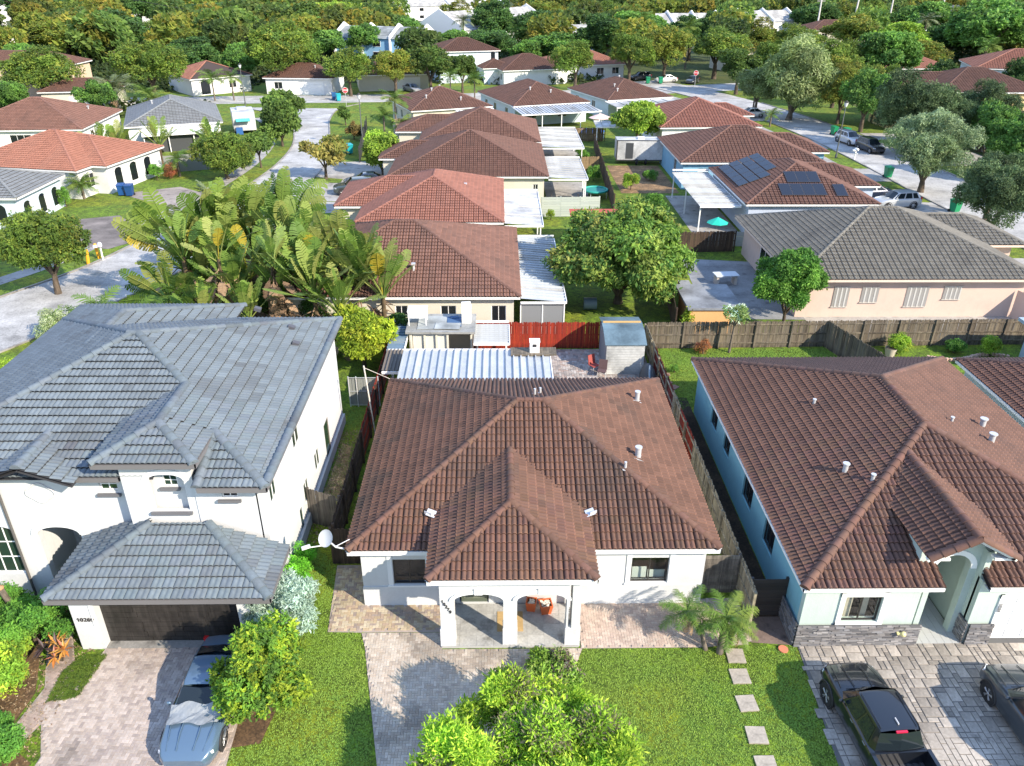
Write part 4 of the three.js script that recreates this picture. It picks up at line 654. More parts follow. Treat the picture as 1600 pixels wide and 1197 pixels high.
fence('wood_fence', 'long weathered board fence from the metal shed to the far right, behind the back lawns', [9.25, -44.8], [34.5, -45.3], { side: 1, seed: 1 });
fence('wood_fence', 'short weathered fence running towards the camera between the two back lawns on the right', [20.7, -45.0], [22.6, -38.2], { side: -1, seed: 2 });
fence('red_fence', 'bright red board fence across the back of the paved yard, beside the grey shed', [-1.6, -44.85], [6.3, -44.85], { side: -1, mats: redWood, seed: 3 });
fence('side_fence', 'side fence between the brown-roofed house and the mint house, part red and part bare wood', [9.12, -44.6], [9.15, -21.0], { side: 1, seed: 4, mats: (x) => (x < 3.2 ? paleWood : x < 8.6 ? darkRed : x < 10.4 ? paleWood : x < 13.4 ? redWood : paleWood), railMats: paleWood });
fence('side_fence', 'side fence left of the brown roof, red towards the back and brown wood in front', [-6.75, -25.0], [-6.6, -46], { side: 1, seed: 5, mats: (x) => (x < 7.2 ? brownWood : redWood), railMats: brownWood });
fence('front_fence', 'low brown fence joining the left front corner of the white house to the side fence', [-6.75, -24.7], [-5.2, -24.7], { side: -1, seed: 6, mats: brownWood });
fence('gate_fence', 'grey-brown board gate between the two-storey house and the side fence', [-8.25, -27.4], [-6.8, -26.8], { side: -1, seed: 7, mats: greyWood });
fence('wood_fence', 'dark old fence beside the pink house patio, under the big tree', [11.5, -47.2], [13.2, -62.5], { side: 1, seed: 8, mats: brownWood });
fence('wood_fence', 'brown board fence behind the pink house patio', [13.4, -63.4], [19.9, -63.8], { side: -1, seed: 9, mats: brownWood });
fence('wood_fence', 'plank fence with a dark gap beside the blue-walled house yard, receding past the pool', [11.2, -76], [12.5, -106], { side: 1, seed: 10, mats: brownWood, pitch: 0.3, cap: 100 });
fence('wood_fence', 'grey picket fence behind the white flowering bush near the street', [-15.8, -96.8], [-9.6, -98.2], { side: -1, seed: 11, mats: greyWood, pitch: 0.24 });
fence('wood_fence', 'brown gate fence at the right end of the pink house wall', [35.9, -50.0], [38.6, -46.6], { side: -1, seed: 12, mats: [M([0.30, 0.17, 0.12], 0.9, { map: woodT }), M([0.34, 0.20, 0.14], 0.9, { map: woodT })] });
fence('wood_fence', 'tan board fence between the white patio roofs and the plank fence', [9.6, -92.5], [11.6, -92.7], { side: -1, seed: 13, mats: [M([0.5, 0.36, 0.2], 0.9, { map: woodT })], pitch: 0.25 });
fence('wood_fence', 'tan board fence beside the blue-covered pool', [9.8, -110.5], [14.5, -110.9], { side: 1, seed: 14, mats: [M([0.46, 0.34, 0.2], 0.9, { map: woodT })], pitch: 0.3 });
function slats(name, label, A, B, h, rows, mats, o = {}) { // boards laid level between posts
  const { L } = frameOf(A, B), t = thing(name, label, o.cat || 'fence', A[0], 0, A[1], -Math.atan2(B[1] - A[1], B[0] - A[0])), n = Math.max(1, Math.round(L / (o.step || 2)));
  for (let i = 0; i <= n; i++) part('post', new G().box(-0.05, 0, -0.05, 0.05, h + 0.05, 0.05), o.post || pick(mats), t).position.set((i * L) / n, 0, -0.05);
  for (let i = 0; i < n; i++) for (let j = 0; j < rows; j++) part(o.piece || 'board', new G().box((i * L) / n + 0.01, 0.03 + (j * h) / rows, 0, ((i + 1) * L) / n - 0.01, 0.03 + ((j + 1) * h) / rows - 0.015, 0.022), pick(mats), t);
  return t;
}
slats('side_gate', 'pale weathered gate of level boards right of the white house', [7.62, -22.9], [9.05, -22.9], 1.85, 10, greyWood);
slats('side_gate', 'black gate of level boards between the side fence and the mint house', [9.2, -21.7], [10.5, -21.7], 1.75, 10, [M([0.025, 0.02, 0.018], 0.7), M([0.035, 0.028, 0.025], 0.7)], { post: darkMetalM });
slats('panel_fence', 'pale green panel fence behind the red-roofed house yard', [4.0, -74.2], [9.6, -74.4], 1.9, 8, [M([0.42, 0.46, 0.41], 0.8), M([0.38, 0.42, 0.38], 0.8)]);
slats('panel_fence', 'plain grey fence in front of the grey-roofed bungalow, beside the lawn', [-38.5, -92.0], [-30.2, -95.5], 1.9, 1, [M([0.20, 0.215, 0.20], 0.8)]);
slats('privacy_fence', 'black screen fence along the sloping lawn beside the street lamp', [-17.0, -97.5], [-19.3, -119], 1.9, 1, [M([0.03, 0.03, 0.032], 0.8)], { step: 4 });
{ // sheet metal gate in a pale frame
  const t = thing('metal_gate', 'grey corrugated metal gate in a pale pipe frame behind the two-storey house', 'gate', -8.2, 0, -37.6), w = 1.6;
  for (let i = 0; i < 10; i++) part('sheet_rib', new G().box(0.03 + i * 0.155, 0.12, -0.02 + (i % 2) * 0.02, 0.03 + (i + 1) * 0.155 - 0.006, 1.75, (i % 2) * 0.02), M([0.22, 0.235, 0.22], 0.6), t);
  for (const y of [0.1, 0.95, 1.78]) part('rail', new G().rod(V(0, y, 0.05), V(w, y, 0.05), 0.025, 8), M([0.3, 0.32, 0.32], 0.6), t);
  for (const x of [0.0, 0.42, w]) part('post', new G().rod(V(x, 0, 0.05), V(x, 1.85, 0.05), 0.035, 8), alumM, t);
}
const zinc = M([0.52, 0.55, 0.57], 0.5, { metalness: 0.1, map: grainT }), zincDark = M([0.22, 0.28, 0.34], 0.5, { metalness: 0.2 }), whitePan = M([0.56, 0.57, 0.56], 0.6, { map: blotchT });
// ribbed sheet roof on posts: ribs run along z (or x), each pan a part
function patioCover(name, label, x0, x1, z0, z1, yLo, yHi, o = {}) {
  const t = thing(name, label, o.cat || 'patio cover', (x0 + x1) / 2, 0, (z0 + z1) / 2), w = x1 - x0, d = z0 - z1, along = o.along || 'z', N = Math.round((along === 'z' ? w : d) / (o.pan || 0.43)), mats = o.mats || [zinc];
  seed(N * 7);
  for (let i = 0; i < N; i++) {
    const g = new G(), th = 0.1, r = 0.055;
    if (along === 'z') { const a = -w / 2 + (w * i) / N, b = a + w / N - 0.006, yl = yLo, yh = yHi; for (const [p, q, up] of [[a + r, b, 0], [a, a + r, th]]) g.quad(V(p, yl + up, d / 2), V(q, yl + up, d / 2), V(q, yh + up, -d / 2), V(p, yh + up, -d / 2)); g.quad(V(a + r, yl, d / 2), V(a + r, yl + th, d / 2), V(a + r, yh + th, -d / 2), V(a + r, yh, -d / 2)).quad(V(a, yl + th, d / 2), V(a, yl, d / 2), V(a, yh, -d / 2), V(a, yh + th, -d / 2)).quad(V(a, yl - 0.03, d / 2), V(b, yl - 0.03, d / 2), V(b, yl, d / 2), V(a, yl, d / 2)); }
    else { const a = -d / 2 + (d * i) / N, b = a + d / N - 0.006; const yl = o.slopeX ? yHi : yLo, yr = yLo; for (const [p, q, up] of [[a + r, b, 0], [a, a + r, th]]) g.quad(V(-w / 2, yl + up, q), V(w / 2, yr + up, q), V(w / 2, yr + up, p), V(-w / 2, yl + up, p)); g.quad(V(-w / 2, yl, a + r), V(w / 2, yr, a + r), V(w / 2, yr + th, a + r), V(-w / 2, yl + th, a + r)); }
    part('roof_pan', g, pick(mats), t);
  }
  part('fascia', new G().box(-w / 2, yHi - 0.06, -d / 2 - 0.03, w / 2, yHi + 0.08, -d / 2), o.trim || whiteM, t); part('fascia', new G().box(w / 2 + 0.003, yLo - 0.1, -d / 2, w / 2 + 0.05, yLo + 0.08, d / 2), o.trim || whiteM, t);
  part('fascia', new G().box(-w / 2, yLo - 0.12, d / 2 + 0.003, w / 2, yLo + 0.04, d / 2 + 0.04), o.trim || whiteM, t);
  for (const x of o.posts || [-w / 2 + 0.1, 0, w / 2 - 0.1]) for (const z of o.postZ || [-d / 2 + 0.1]) part('post', new G().box(x - 0.05, 0, z - 0.05, x + 0.05, yLo - 0.02, z + 0.05), whiteM, t);
  return t;
}
patioCover('patio_cover', 'white ribbed metal patio roof behind the brown-roofed white house', -5.3, 2.72, -35.1, -39.2, 2.55, 2.62, { pan: 0.4, mats: [zinc, M([0.57, 0.60, 0.61], 0.5, { metalness: 0.1, map: grainT }), M([0.47, 0.505, 0.53], 0.5, { metalness: 0.1, map: grainT })], posts: [-3.9, -1, 2, 3.9] });
tag(part('awning_sheet', new G().box(2.8, 1.9, -36.4, 8.1, 1.94, -35.2).box(2.8, 1.9, -35.2, 8.1, 1.98, -35.16), M([0.36, 0.35, 0.42], 0.6, { map: blotchT })), 'lilac-grey low awning strip behind the ridge of the brown roof', 'awning');
tag(part('plank_shelf', new G().box(0.6, 2.66, -39.3, 3.1, 2.74, -38.4).box(0.65, 2.58, -38.9, 3.0, 2.66, -38.85), oldWood[1]), 'old timber board lying on the end of the ribbed patio roof', 'board');
{ const t = thing('air_conditioner', 'small white air conditioner box standing on the old timber board', 'air conditioner', 1.9, 2.74, -38.8); part('casing', new G().box(-0.26, 0, -0.22, 0.26, 0.62, 0.22), whiteM, t); part('lid', new G().box(-0.29, 0.62, -0.25, 0.29, 0.67, 0.25), whiteM, t); part('vent_grille', new G().box(-0.12, 0.36, 0.22, 0.1, 0.52, 0.235), darkMetalM, t); }
{ // sheet metal shed
  const t = thing('metal_shed', 'grey metal garden shed with a ribbed front and dark sloping roof by the red fence', 'shed', 7.35, 0, -42.85), w = 1.12, d = 1.6, h = 2.0, sid = M([0.74, 0.76, 0.74], 0.5, { metalness: 0.1, map: blotchT });
  for (let i = 0; i < 12; i++) part('siding', new G().box(-w, 0.02 + i * 0.165, d, w, 0.02 + (i + 1) * 0.165 - 0.012, d + 0.02 + (i % 2) * 0.012), sid, t);
  part('wall', new G().box(-w, 0, -d, -w + 0.03, h, d).box(w - 0.03, 0, -d, w, h, d).box(-w, 0, -d, w, h, -d + 0.03).box(-w, 0, d - 0.02, w, h, d), M([0.22, 0.24, 0.25], 0.6), t);
  for (const [z0, z1, y0, y1] of [[d + 0.12, 0.55, 2.0, 2.42], [0.55, -0.4, 2.42, 2.5], [-0.5, -d - 0.1, 2.5, 2.3]]) part('roof_sheet', new G().quad(V(-w - 0.1, y0, z0), V(w + 0.1, y0, z0), V(w + 0.1, y1, z1), V(-w - 0.1, y1, z1)).quad(V(-w - 0.1, y0 - 0.04, z0), V(w + 0.1, y0 - 0.04, z0), V(w + 0.1, y0, z0), V(-w - 0.1, y0, z0)), M([0.20, 0.30, 0.35], 0.5, { metalness: 0.15, map: blotchT }), t);
  part('ridge_board', new G().box(-w - 0.02, 2.47, -0.5, w + 0.02, 2.56, -0.36), M([0.5, 0.32, 0.12], 0.8), t);
}
{ // outdoor kitchen with flat sheet roof, junk on top
  const t = thing('outdoor_kitchen', 'cream outdoor kitchen hut with a flat sheet roof behind the ribbed patio roof', 'hut', -3.55, 0, -43.3), cream = M([0.66, 0.63, 0.52], 0.85, { map: stuccoT });
  part('wall', new G().box(-1.7, 0, -1.2, 1.9, 2.3, -1.1).box(-1.8, 0, -1.2, -1.7, 2.3, 1.1), cream, t); part('wall', new G().box(1.8, 0, -1.2, 1.9, 2.3, 0.9), cream, t);
  for (const x of [-1.75, -0.95, -0.25, 0.4]) part('post', new G().box(x, 0, 1.0, x + 0.12, 2.3, 1.12), cream, t);
  for (let i = 0; i < 3; i++) part('cupboard_door', new G().box(-1.6 + i * 0.72, 0.3, 0.96, -0.95 + i * 0.72, 2.2, 1.0), M([0.6, 0.6, 0.54], 0.7), t);
  part('roof_slab', new G().box(-2.0, 2.3, -1.5, 2.1, 2.42, 1.25), M([0.52, 0.54, 0.53], 0.8, { map: slabT }), t);
  for (const [x, z, w, d, y, r] of [[-0.5, -0.1, 1.7, 1.9, 2.45, 0.02], [0.45, 0.5, 1.5, 0.9, 2.49, -0.05]]) part('roof_sheet', new G().cbox(x, y, z, w, 0.025, d, r), M([0.54, 0.58, 0.57], 0.6, { map: blotchT }), t);
}
function crate(x, y, z, w, h, d, label, mat, turn = 0, legs = true) {
  const t = thing('equipment_box', label, 'equipment box', x, y, z, turn); part('casing', new G().box(-w / 2, legs ? 0.5 : 0, -d / 2, w / 2, h, d / 2), mat, t);
  part('lid', new G().box(-w / 2 - 0.03, h, -d / 2 - 0.03, w / 2 + 0.03, h + 0.04, d / 2 + 0.03), whiteM, t);
  if (legs) for (const a of [-1, 1]) for (const b of [-1, 1]) part('leg', new G().box(a * (w / 2 - 0.04) - 0.025, 0, b * (d / 2 - 0.04) - 0.025, a * (w / 2 - 0.04) + 0.025, 0.5, b * (d / 2 - 0.04) + 0.025), whiteM, t);
}
crate(-4.9, 2.42, -43.4, 1.1, 0.9, 0.9, 'white table-like cabinet on the left end of the hut roof', whiteM); crate(-2.0, 2.42, -43.6, 0.55, 0.95, 0.5, 'white tall box on the right end of the hut roof', whiteM, 0, false); crate(-2.05, 2.42, -44.5, 0.5, 0.8, 0.4, 'white box behind the tall box on the hut roof', whiteM, 0.1, false);
tag(part('tarpaulin', new G().cbox(-2.75, 2.46, -43.5, 0.85, 0.02, 1.5, 0.05).cbox(-2.75, 2.5, -44.1, 0.5, 0.06, 0.3, 0.2), M([0.05, 0.11, 0.22], 0.8)), 'dark blue tarpaulin on the hut roof beside the white boxes', 'tarpaulin');
patioCover('lean_to', 'pale corrugated lean-to roof sloping beside the cream hut, in front of the red fence', -1.55, 0.55, -41.7, -44.3, 1.85, 2.1, { along: 'x', pan: 0.28, cat: 'lean-to', mats: [zinc], posts: [-0.9, 0.9] });
patioCover('lean_to', 'blue-grey sheet roof left of the cream hut, against the red side fence', -6.5, -5.5, -40.6, -44.5, 1.95, 2.1, { along: 'x', pan: 0.35, cat: 'lean-to', mats: [zincDark, M([0.16, 0.24, 0.33], 0.5, { metalness: 0.2 })], posts: [-0.4, 0.4] });
patioCover('lean_to', 'old brown sheet roof at the back left corner of the ribbed patio roof', -6.4, -5.4, -37.8, -40.4, 2.0, 2.05, { along: 'z', pan: 0.2, cat: 'lean-to', mats: [M([0.16, 0.14, 0.12], 0.8)], posts: [-0.3, 0.3] });
{ const t = thing('hull', 'dark upturned boat-shaped tarp between the shed and the side fence', 'tarp', 8.55, 0, -39.9); const g = new THREE.SphereGeometry(1, 14, 8, 0, 6.283, 0, 1.57); g.scale(0.5, 1.3, 1.3); part('cover', g, M([0.05, 0.055, 0.06], 0.7), t); part('lip', new G().tube([V(0, 1.3, 0.1), V(-0.1, 1.22, 0.6), V(-0.15, 0.9, 1.1), V(-0.1, 0.4, 1.3)], 0.06, 6), M([0.2, 0.25, 0.28], 0.6), t); }
[[6.0, -40.9, 'left', [0.10, 0.06, 0.06]], [5.6, -41.6, 'right', [0.3, 0.06, 0.05]]].forEach(([x, z, k, c], i) => { const t = thing('garden_chair', i ? 'reddish garden chair folded against the red fence in the shade' : 'dark garden chair in the shade left of the metal shed', 'chair', x, 0.05, z, i * 0.9 - 0.3); part('seat', new G().cbox(0, 0.42, 0, 0.5, 0.04, 0.5), M(c, 0.7), t); part('backrest', new G().cbox(0, 0.72, -0.26, 0.5, 0.55, 0.03, 0, -0.2), M(c, 0.7), t); for (const a of [-1, 1]) for (const b of [-1, 1]) part('leg', new G().rod(V(a * 0.22, 0.42, b * 0.22), V(a * 0.25, 0, b * 0.26), 0.018), alumM, t); });
{ const t = thing('washing_pole', 'tall pale pole with a stay wire at the red side fence', 'pole', -6.35, 0, -34.2); part('shaft', new G().rod(V(0, 0, 0), V(-0.25, 4.3, 0.2), 0.035, 8), M([0.6, 0.56, 0.5], 0.7), t); part('stay', new G().rod(V(-0.25, 4.2, 0.2), V(1.0, 2.9, -0.9), 0.015, 5), M([0.6, 0.56, 0.5], 0.7), t); }
tag(part('plank', new G().cbox(-7.0, 0.12, -27.9, 0.3, 0.06, 2.0, 0.12), M([0.6, 0.58, 0.54], 0.85, { map: woodT })), 'pale plank lying in the narrow side yard by the brown fence', 'plank');
[[-7.7, -24.9], [-7.9, -25.6]].forEach(() => 0);
tag(part('terracotta_lid', new THREE.CylinderGeometry(0.17, 0.17, 0.05, 18).translate(10.05, 0.04, -20.0), M([0.6, 0.2, 0.11], 0.7)), 'round orange-red cover lying in the grass at the corner of the mint house', 'cover');
[[9.9, -41.2, 0.2], [9.75, -40.2, 0.26], [10.05, -39.6, 0.24]].forEach(([x, z, r], i) => tag(part('paving_slab', new G().cbox(x, 0.03, z, r * 2, 0.05, r * 1.6, 0.4 * i), M([0.6, 0.38, 0.28], 0.9, { map: slabT })), ['small reddish slab in the back lawn nearest the board fence', 'reddish slab in the middle of three in the back lawn by the side fence', 'reddish slab nearest the mint roof of three in the back lawn'][i], 'slab'));

// ---------------------------------------------------------------- vehicles
const tyreM = M([0.02, 0.02, 0.02], 0.9), rimM = M([0.42, 0.43, 0.44], 0.35, { metalness: 0.7 }), carGlassM = M([0.012, 0.018, 0.022], 0.04), lampM = M([0.65, 0.68, 0.7], 0.15), redLampM = M([0.4, 0.01, 0.015], 0.25), plasticM = M([0.02, 0.02, 0.022], 0.6);
const paint = (c) => M(c, 0.28, { clearcoat: 1, clearcoatRoughness: 0.04, metalness: 0.25 });
function skin(rings, closeEnds = true) { // smooth surface through rings of equal count
  const k = rings[0].length, p = [], idx = [];
  rings.forEach((r) => r.forEach((v) => p.push(v.x, v.y, v.z)));
  for (let i = 0; i < rings.length - 1; i++) for (let j = 0; j < k - 1; j++) { const a = i * k + j, b = a + 1, c = a + k + 1, d = a + k; idx.push(a, b, c, a, c, d); }
  if (closeEnds) for (const i of [0, rings.length - 1]) { const base = p.length / 3; rings[i].forEach((v) => p.push(v.x, v.y, v.z)); for (let j = 1; j < k - 1; j++) i ? idx.push(base, base + j + 1, base + j) : idx.push(base, base + j, base + j + 1); }
  const g = new THREE.BufferGeometry(); g.setAttribute('position', new THREE.Float32BufferAttribute(p, 3)); g.setIndex(idx); g.computeVertexNormals();
  const n = g.toNonIndexed(); n.setAttribute('uv', new THREE.Float32BufferAttribute(new Float32Array((n.attributes.position.count) * 2), 2)); return n;
}
const wheelParts = (() => {
  const pts = []; for (const [r, x] of [[0.2, -0.1], [0.3, -0.11], [0.335, -0.085], [0.345, -0.05], [0.345, 0.05], [0.335, 0.085], [0.3, 0.11], [0.2, 0.1]]) pts.push(new THREE.Vector2(r, x));
  const tyre = new THREE.LatheGeometry(pts, 28); tyre.rotateZ(Math.PI / 2);
  const rim = new G(), c = new THREE.CylinderGeometry(0.215, 0.215, 0.12, 24, 1, true); c.rotateZ(Math.PI / 2);
  for (let i = 0; i < 5; i++) { const a = (i / 5) * Math.PI * 2; for (const o of [-0.13, 0.13]) rim.tube([V(0.075, 0, 0), V(0.095, Math.cos(a + o * 0.4) * 0.1, Math.sin(a + o * 0.4) * 0.1), V(0.085, Math.cos(a + o) * 0.21, Math.sin(a + o) * 0.21)], 0.02, 5); }
  rim.ball(V(0.07, 0, 0), 0.055); const disc = new THREE.CircleGeometry(0.2, 20); disc.rotateY(Math.PI / 2); disc.translate(0.0, 0, 0);
  return { tyre, rim: rim.build(), barrel: c.toNonIndexed(), disc };
})();
function wheel(t, x, z, r, w = 1) {
  const g = new THREE.Group(); g.name = 'wheel'; g.position.set(x, r, z); g.scale.set((x < 0 ? -1 : 1) * w, r / 0.345, r / 0.345); t.add(g);
  part('tyre', wheelParts.tyre, tyreM, g); part('rim', wheelParts.rim, rimM, g); part('brake_disc', wheelParts.disc, darkMetalM, g);
}
// body: [z, half width, sill, shoulder height, top height at the middle]; cab: [z at belt front, z at roof front, z at roof rear, z at belt rear, roof height, roof half width, belt height, belt half width]
function vehicle(name, label, cat, o, x, z, turn, group) {
  const t = thing(name, label, cat, x, 0, z, turn, group), pm = paint(o.color);
  const ring = ([zz, w, lo, sh, top]) => { const s = [V(w * 0.93, lo, zz), V(w * 0.985, lo + 0.1, zz), V(w, lo + (sh - lo) * 0.55, zz), V(w * 0.985, sh - 0.08, zz), V(w * 0.94, sh, zz), V(w * 0.84, sh + (top - sh) * 0.62, zz), V(w * 0.45, top - 0.012, zz), V(0, top, zz)]; return [...s.slice(0, 7), s[7], ...s.slice(0, 7).reverse().map((v) => V(-v.x, v.y, v.z))]; };
  part('body', skin(o.body.map(ring)), pm, t);
  if (o.hood) { // shut line and bonnet creases
    const [hz0, hz1, hw0, hw1, hy0, hy1] = o.hood, g = new G();
    for (const k of [-1, 1]) { g.tube([V(k * hw1, hy1, hz1), V(k * (hw0 + hw1) / 2, (hy0 + hy1) / 2 + 0.035, (hz0 + hz1) / 2), V(k * hw0, hy0, hz0)], 0.012, 5); g.tube([V(k * hw1 * 0.45, hy1 + 0.03, hz1), V(k * hw0 * 0.42, (hy0 + hy1) / 2 + 0.065, (hz0 + hz1) / 2), V(k * hw0 * 0.4, hy0 + 0.03, hz0)], 0.016, 5); }
    part('hood_line', g, pm, t, 'stuff');
  }
  const [bf, rf, rb, bb, ry, rw, by, bw] = o.cab, belt = [V(bw * 0.88, by - 0.02, bf), V(bw, by, bf - 0.32), V(bw, by, bb + 0.25), V(bw * 0.9, by - 0.02, bb)], roof = [V(rw * 0.94, ry - 0.05, rf), V(rw, ry - 0.03, rf - 0.2), V(rw, ry - 0.03, rb + 0.15), V(rw * 0.95, ry - 0.06, rb)];
  // roof panel, domed
  const rows = [rf, rf - 0.12, (rf + rb) / 2, rb + 0.1, rb].map((zz, i) => { const dip = [0.05, 0.012, 0, 0.015, 0.06][i]; return [1, 0.92, 0.5, 0, -0.5, -0.92, -1].map((k) => V(k * rw, ry - dip - 0.05 * Math.pow(Math.abs(k), 3), zz)); });
  part('roof', skin(rows, false), pm, t);
  const mir = (v) => V(-v.x, v.y, v.z), mix = (a, b, k) => a.clone().lerp(b, k);
  const pane = (n, a, b, c, d, m) => part(n, new G().quad(a, b, c, d), m || carGlassM, t);
  // windscreen and rear window, bowed in two facets each side
  const bow = (lo, hi, f, n, m) => { const q = new G(), mid = (v, y) => V(0, v.y + y, v.z + f); for (const s of [-1, 1]) { const L = s > 0 ? lo : mir(lo), Hh = s > 0 ? hi : mir(hi), ml = mid(lo, 0.02), mh = mid(hi, 0.03); s > 0 ? q.quad(ml, L, Hh, mh) : q.quad(L, ml, mh, Hh); } return part(n, q, m || carGlassM, t); };
  bow(mix(belt[0], roof[0], 0.04), mix(belt[0], roof[0], 0.94), 0.1, 'windscreen', o.screen); bow(mix(belt[3], roof[3], 0.08), mix(belt[3], roof[3], 0.9), -0.08, 'rear_window');
  const pil = new G();
  for (const s of [1, -1]) {
    const f = (v) => (s > 0 ? v : mir(v)), B = belt.map(f), R = roof.map(f), Q = (a, b, c, d) => (s > 0 ? [a, b, c, d] : [b, a, d, c]);
    pil.quad(...Q(B[0], B[1], R[1], R[0])).quad(...Q(B[2], B[3], R[3], R[2])).quad(...Q(B[1], B[2], R[2], R[1]));
    const out = V(s * 0.012, 0.004, 0), cuts = o.doors || [0, 0.47, 1];
    for (let i = 0; i < cuts.length - 1; i++) { const a = mix(B[1], B[2], cuts[i] + 0.025), b = mix(B[1], B[2], cuts[i + 1] - 0.025), c = mix(R[1], R[2], cuts[i + 1] - 0.03), d = mix(R[1], R[2], cuts[i] + 0.03), q = [mix(a, d, 0.06), mix(b, c, 0.06), mix(b, c, 0.86), mix(a, d, 0.86)].map((v) => v.add(out)); pane('side_window', ...Q(...q)); }
    const tri = [mix(B[0], R[0], 0.1), mix(B[1], R[1], 0.08), mix(B[1], R[1], 0.82), mix(B[0], R[0], 0.82)].map((v) => v.add(out)); pane('quarter_window', ...Q(mix(tri[0], tri[1], 0.45), mix(tri[0], tri[1], 0.95), mix(tri[3], tri[2], 0.95), mix(tri[3], tri[2], 0.6)));
    const m = new THREE.SphereGeometry(0.1, 10, 6); m.scale(0.9, 0.75, 0.55); m.translate(s * (bw + 0.13), by + 0.07, bf - 0.42); part('mirror', m, pm, t);
    const seam = new G(); for (const c of cuts) { const zz = B[1].z + (B[2].z - B[1].z) * c; seam.box(s * (bw + 0.035) - 0.006, o.sill + 0.18, zz - 0.006, s * (bw + 0.035) + 0.006, by - 0.03, zz + 0.006); } part('door_seam', seam, plasticM, t, 'stuff');
    for (let i = 0; i < cuts.length - 1; i++) { const zz = B[1].z + (B[2].z - B[1].z) * (cuts[i + 1] - 0.08); part('door_handle', new G().cbox(s * (bw + 0.045), by - 0.1, zz, 0.03, 0.03, 0.16), o.chrome ? rimM : pm, t); }
  }
  part('pillar', pil, pm, t);
  for (const s of [-1, 1]) {
    part('headlight', new G().cbox(s * o.lamp[0], o.lamp[1], o.lamp[2], 0.26, 0.1, 0.16, s * 0.75, -0.25), lampM, t); part('tail_light', new G().cbox(s * o.tail[0], o.tail[1], o.tail[2], 0.16, o.tail[3] || 0.2, 0.12), redLampM, t);
    for (const zz of o.axles) { wheel(t, s * o.track, zz, o.wr); const arch = new THREE.TorusGeometry(o.wr + 0.055, 0.035, 6, 18, Math.PI); arch.rotateY(Math.PI / 2); arch.translate(s * (o.track + 0.09), o.wr, zz); part('wheel_arch', arch, plasticM, t); const well = new THREE.CircleGeometry(o.wr + 0.05, 20); well.rotateY((s * Math.PI) / 2); well.translate(s * (o.track + 0.088), o.wr, zz); part('wheel_well', well, plasticM, t); }
  }
  const gr = o.lamp; part('grille', new G().cbox(0, gr[1] - 0.06, gr[2] + 0.09, 0.9, 0.16, 0.05), plasticM, t);
  part('wiper', new G().rod(V(-0.5, by + 0.03, bf + 0.02), V(0.05, by + 0.05, bf + 0.06), 0.012).rod(V(0.05, by + 0.03, bf + 0.03), V(0.6, by + 0.05, bf + 0.02), 0.012), plasticM, t);
  return t;
}
const SEDAN = { color: [0.035, 0.075, 0.13], sill: 0.2, body: [[-2.35, 0.72, 0.32, 0.72, 0.86], [-2.2, 0.82, 0.25, 0.82, 0.98], [-1.6, 0.9, 0.2, 0.9, 1.03], [-0.5, 0.92, 0.2, 0.92, 1.0], [0.7, 0.92, 0.2, 0.9, 0.99], [1.3, 0.91, 0.2, 0.84, 0.93], [1.95, 0.86, 0.22, 0.74, 0.82], [2.25, 0.74, 0.26, 0.66, 0.71], [2.38, 0.6, 0.32, 0.58, 0.61]], cab: [1.05, 0.25, -0.95, -1.85, 1.46, 0.60, 0.93, 0.84], hood: [1.15, 2.15, 0.68, 0.55, 0.95, 0.74], lamp: [0.68, 0.62, 2.1], tail: [0.74, 0.82, -2.2], axles: [1.42, -1.4], track: 0.8, wr: 0.33 };
const SUV = { color: [0.022, 0.028, 0.035], sill: 0.28, body: [[-2.3, 0.78, 0.4, 0.95, 1.05], [-2.15, 0.88, 0.32, 1.0, 1.1], [-1.4, 0.94, 0.28, 1.05, 1.1], [0.6, 0.95, 0.28, 1.05, 1.09], [1.1, 0.95, 0.28, 1.0, 1.08], [1.75, 0.91, 0.3, 0.92, 1.0], [2.15, 0.82, 0.34, 0.8, 0.88], [2.3, 0.66, 0.42, 0.68, 0.73]], cab: [1.0, 0.35, -1.75, -2.15, 1.68, 0.64, 1.06, 0.86], doors: [0, 0.36, 0.72, 1], hood: [1.08, 2.05, 0.72, 0.58, 1.09, 0.9], lamp: [0.7, 0.78, 2.07], tail: [0.78, 1.0, -2.16, 0.3], axles: [1.4, -1.35], track: 0.84, wr: 0.37 };
const PICKUP = { color: [0.012, 0.014, 0.018], sill: 0.38, chrome: true, body: [[-0.98, 0.9, 0.42, 1.1, 1.16], [-0.4, 0.92, 0.4, 1.12, 1.16], [0.9, 0.92, 0.4, 1.12, 1.16], [1.35, 0.92, 0.42, 1.08, 1.17], [1.9, 0.91, 0.44, 1.04, 1.14], [2.35, 0.85, 0.46, 0.94, 1.04], [2.55, 0.72, 0.5, 0.82, 0.9]], cab: [1.25, 0.72, -0.72, -0.95, 1.78, 0.63, 1.13, 0.85], doors: [0, 0.52, 1], hood: [1.35, 2.35, 0.74, 0.62, 1.17, 1.05], lamp: [0.72, 0.84, 2.36], tail: [0.86, 1.0, -2.66, 0.35], axles: [1.72, -1.65], track: 0.83, wr: 0.4 };
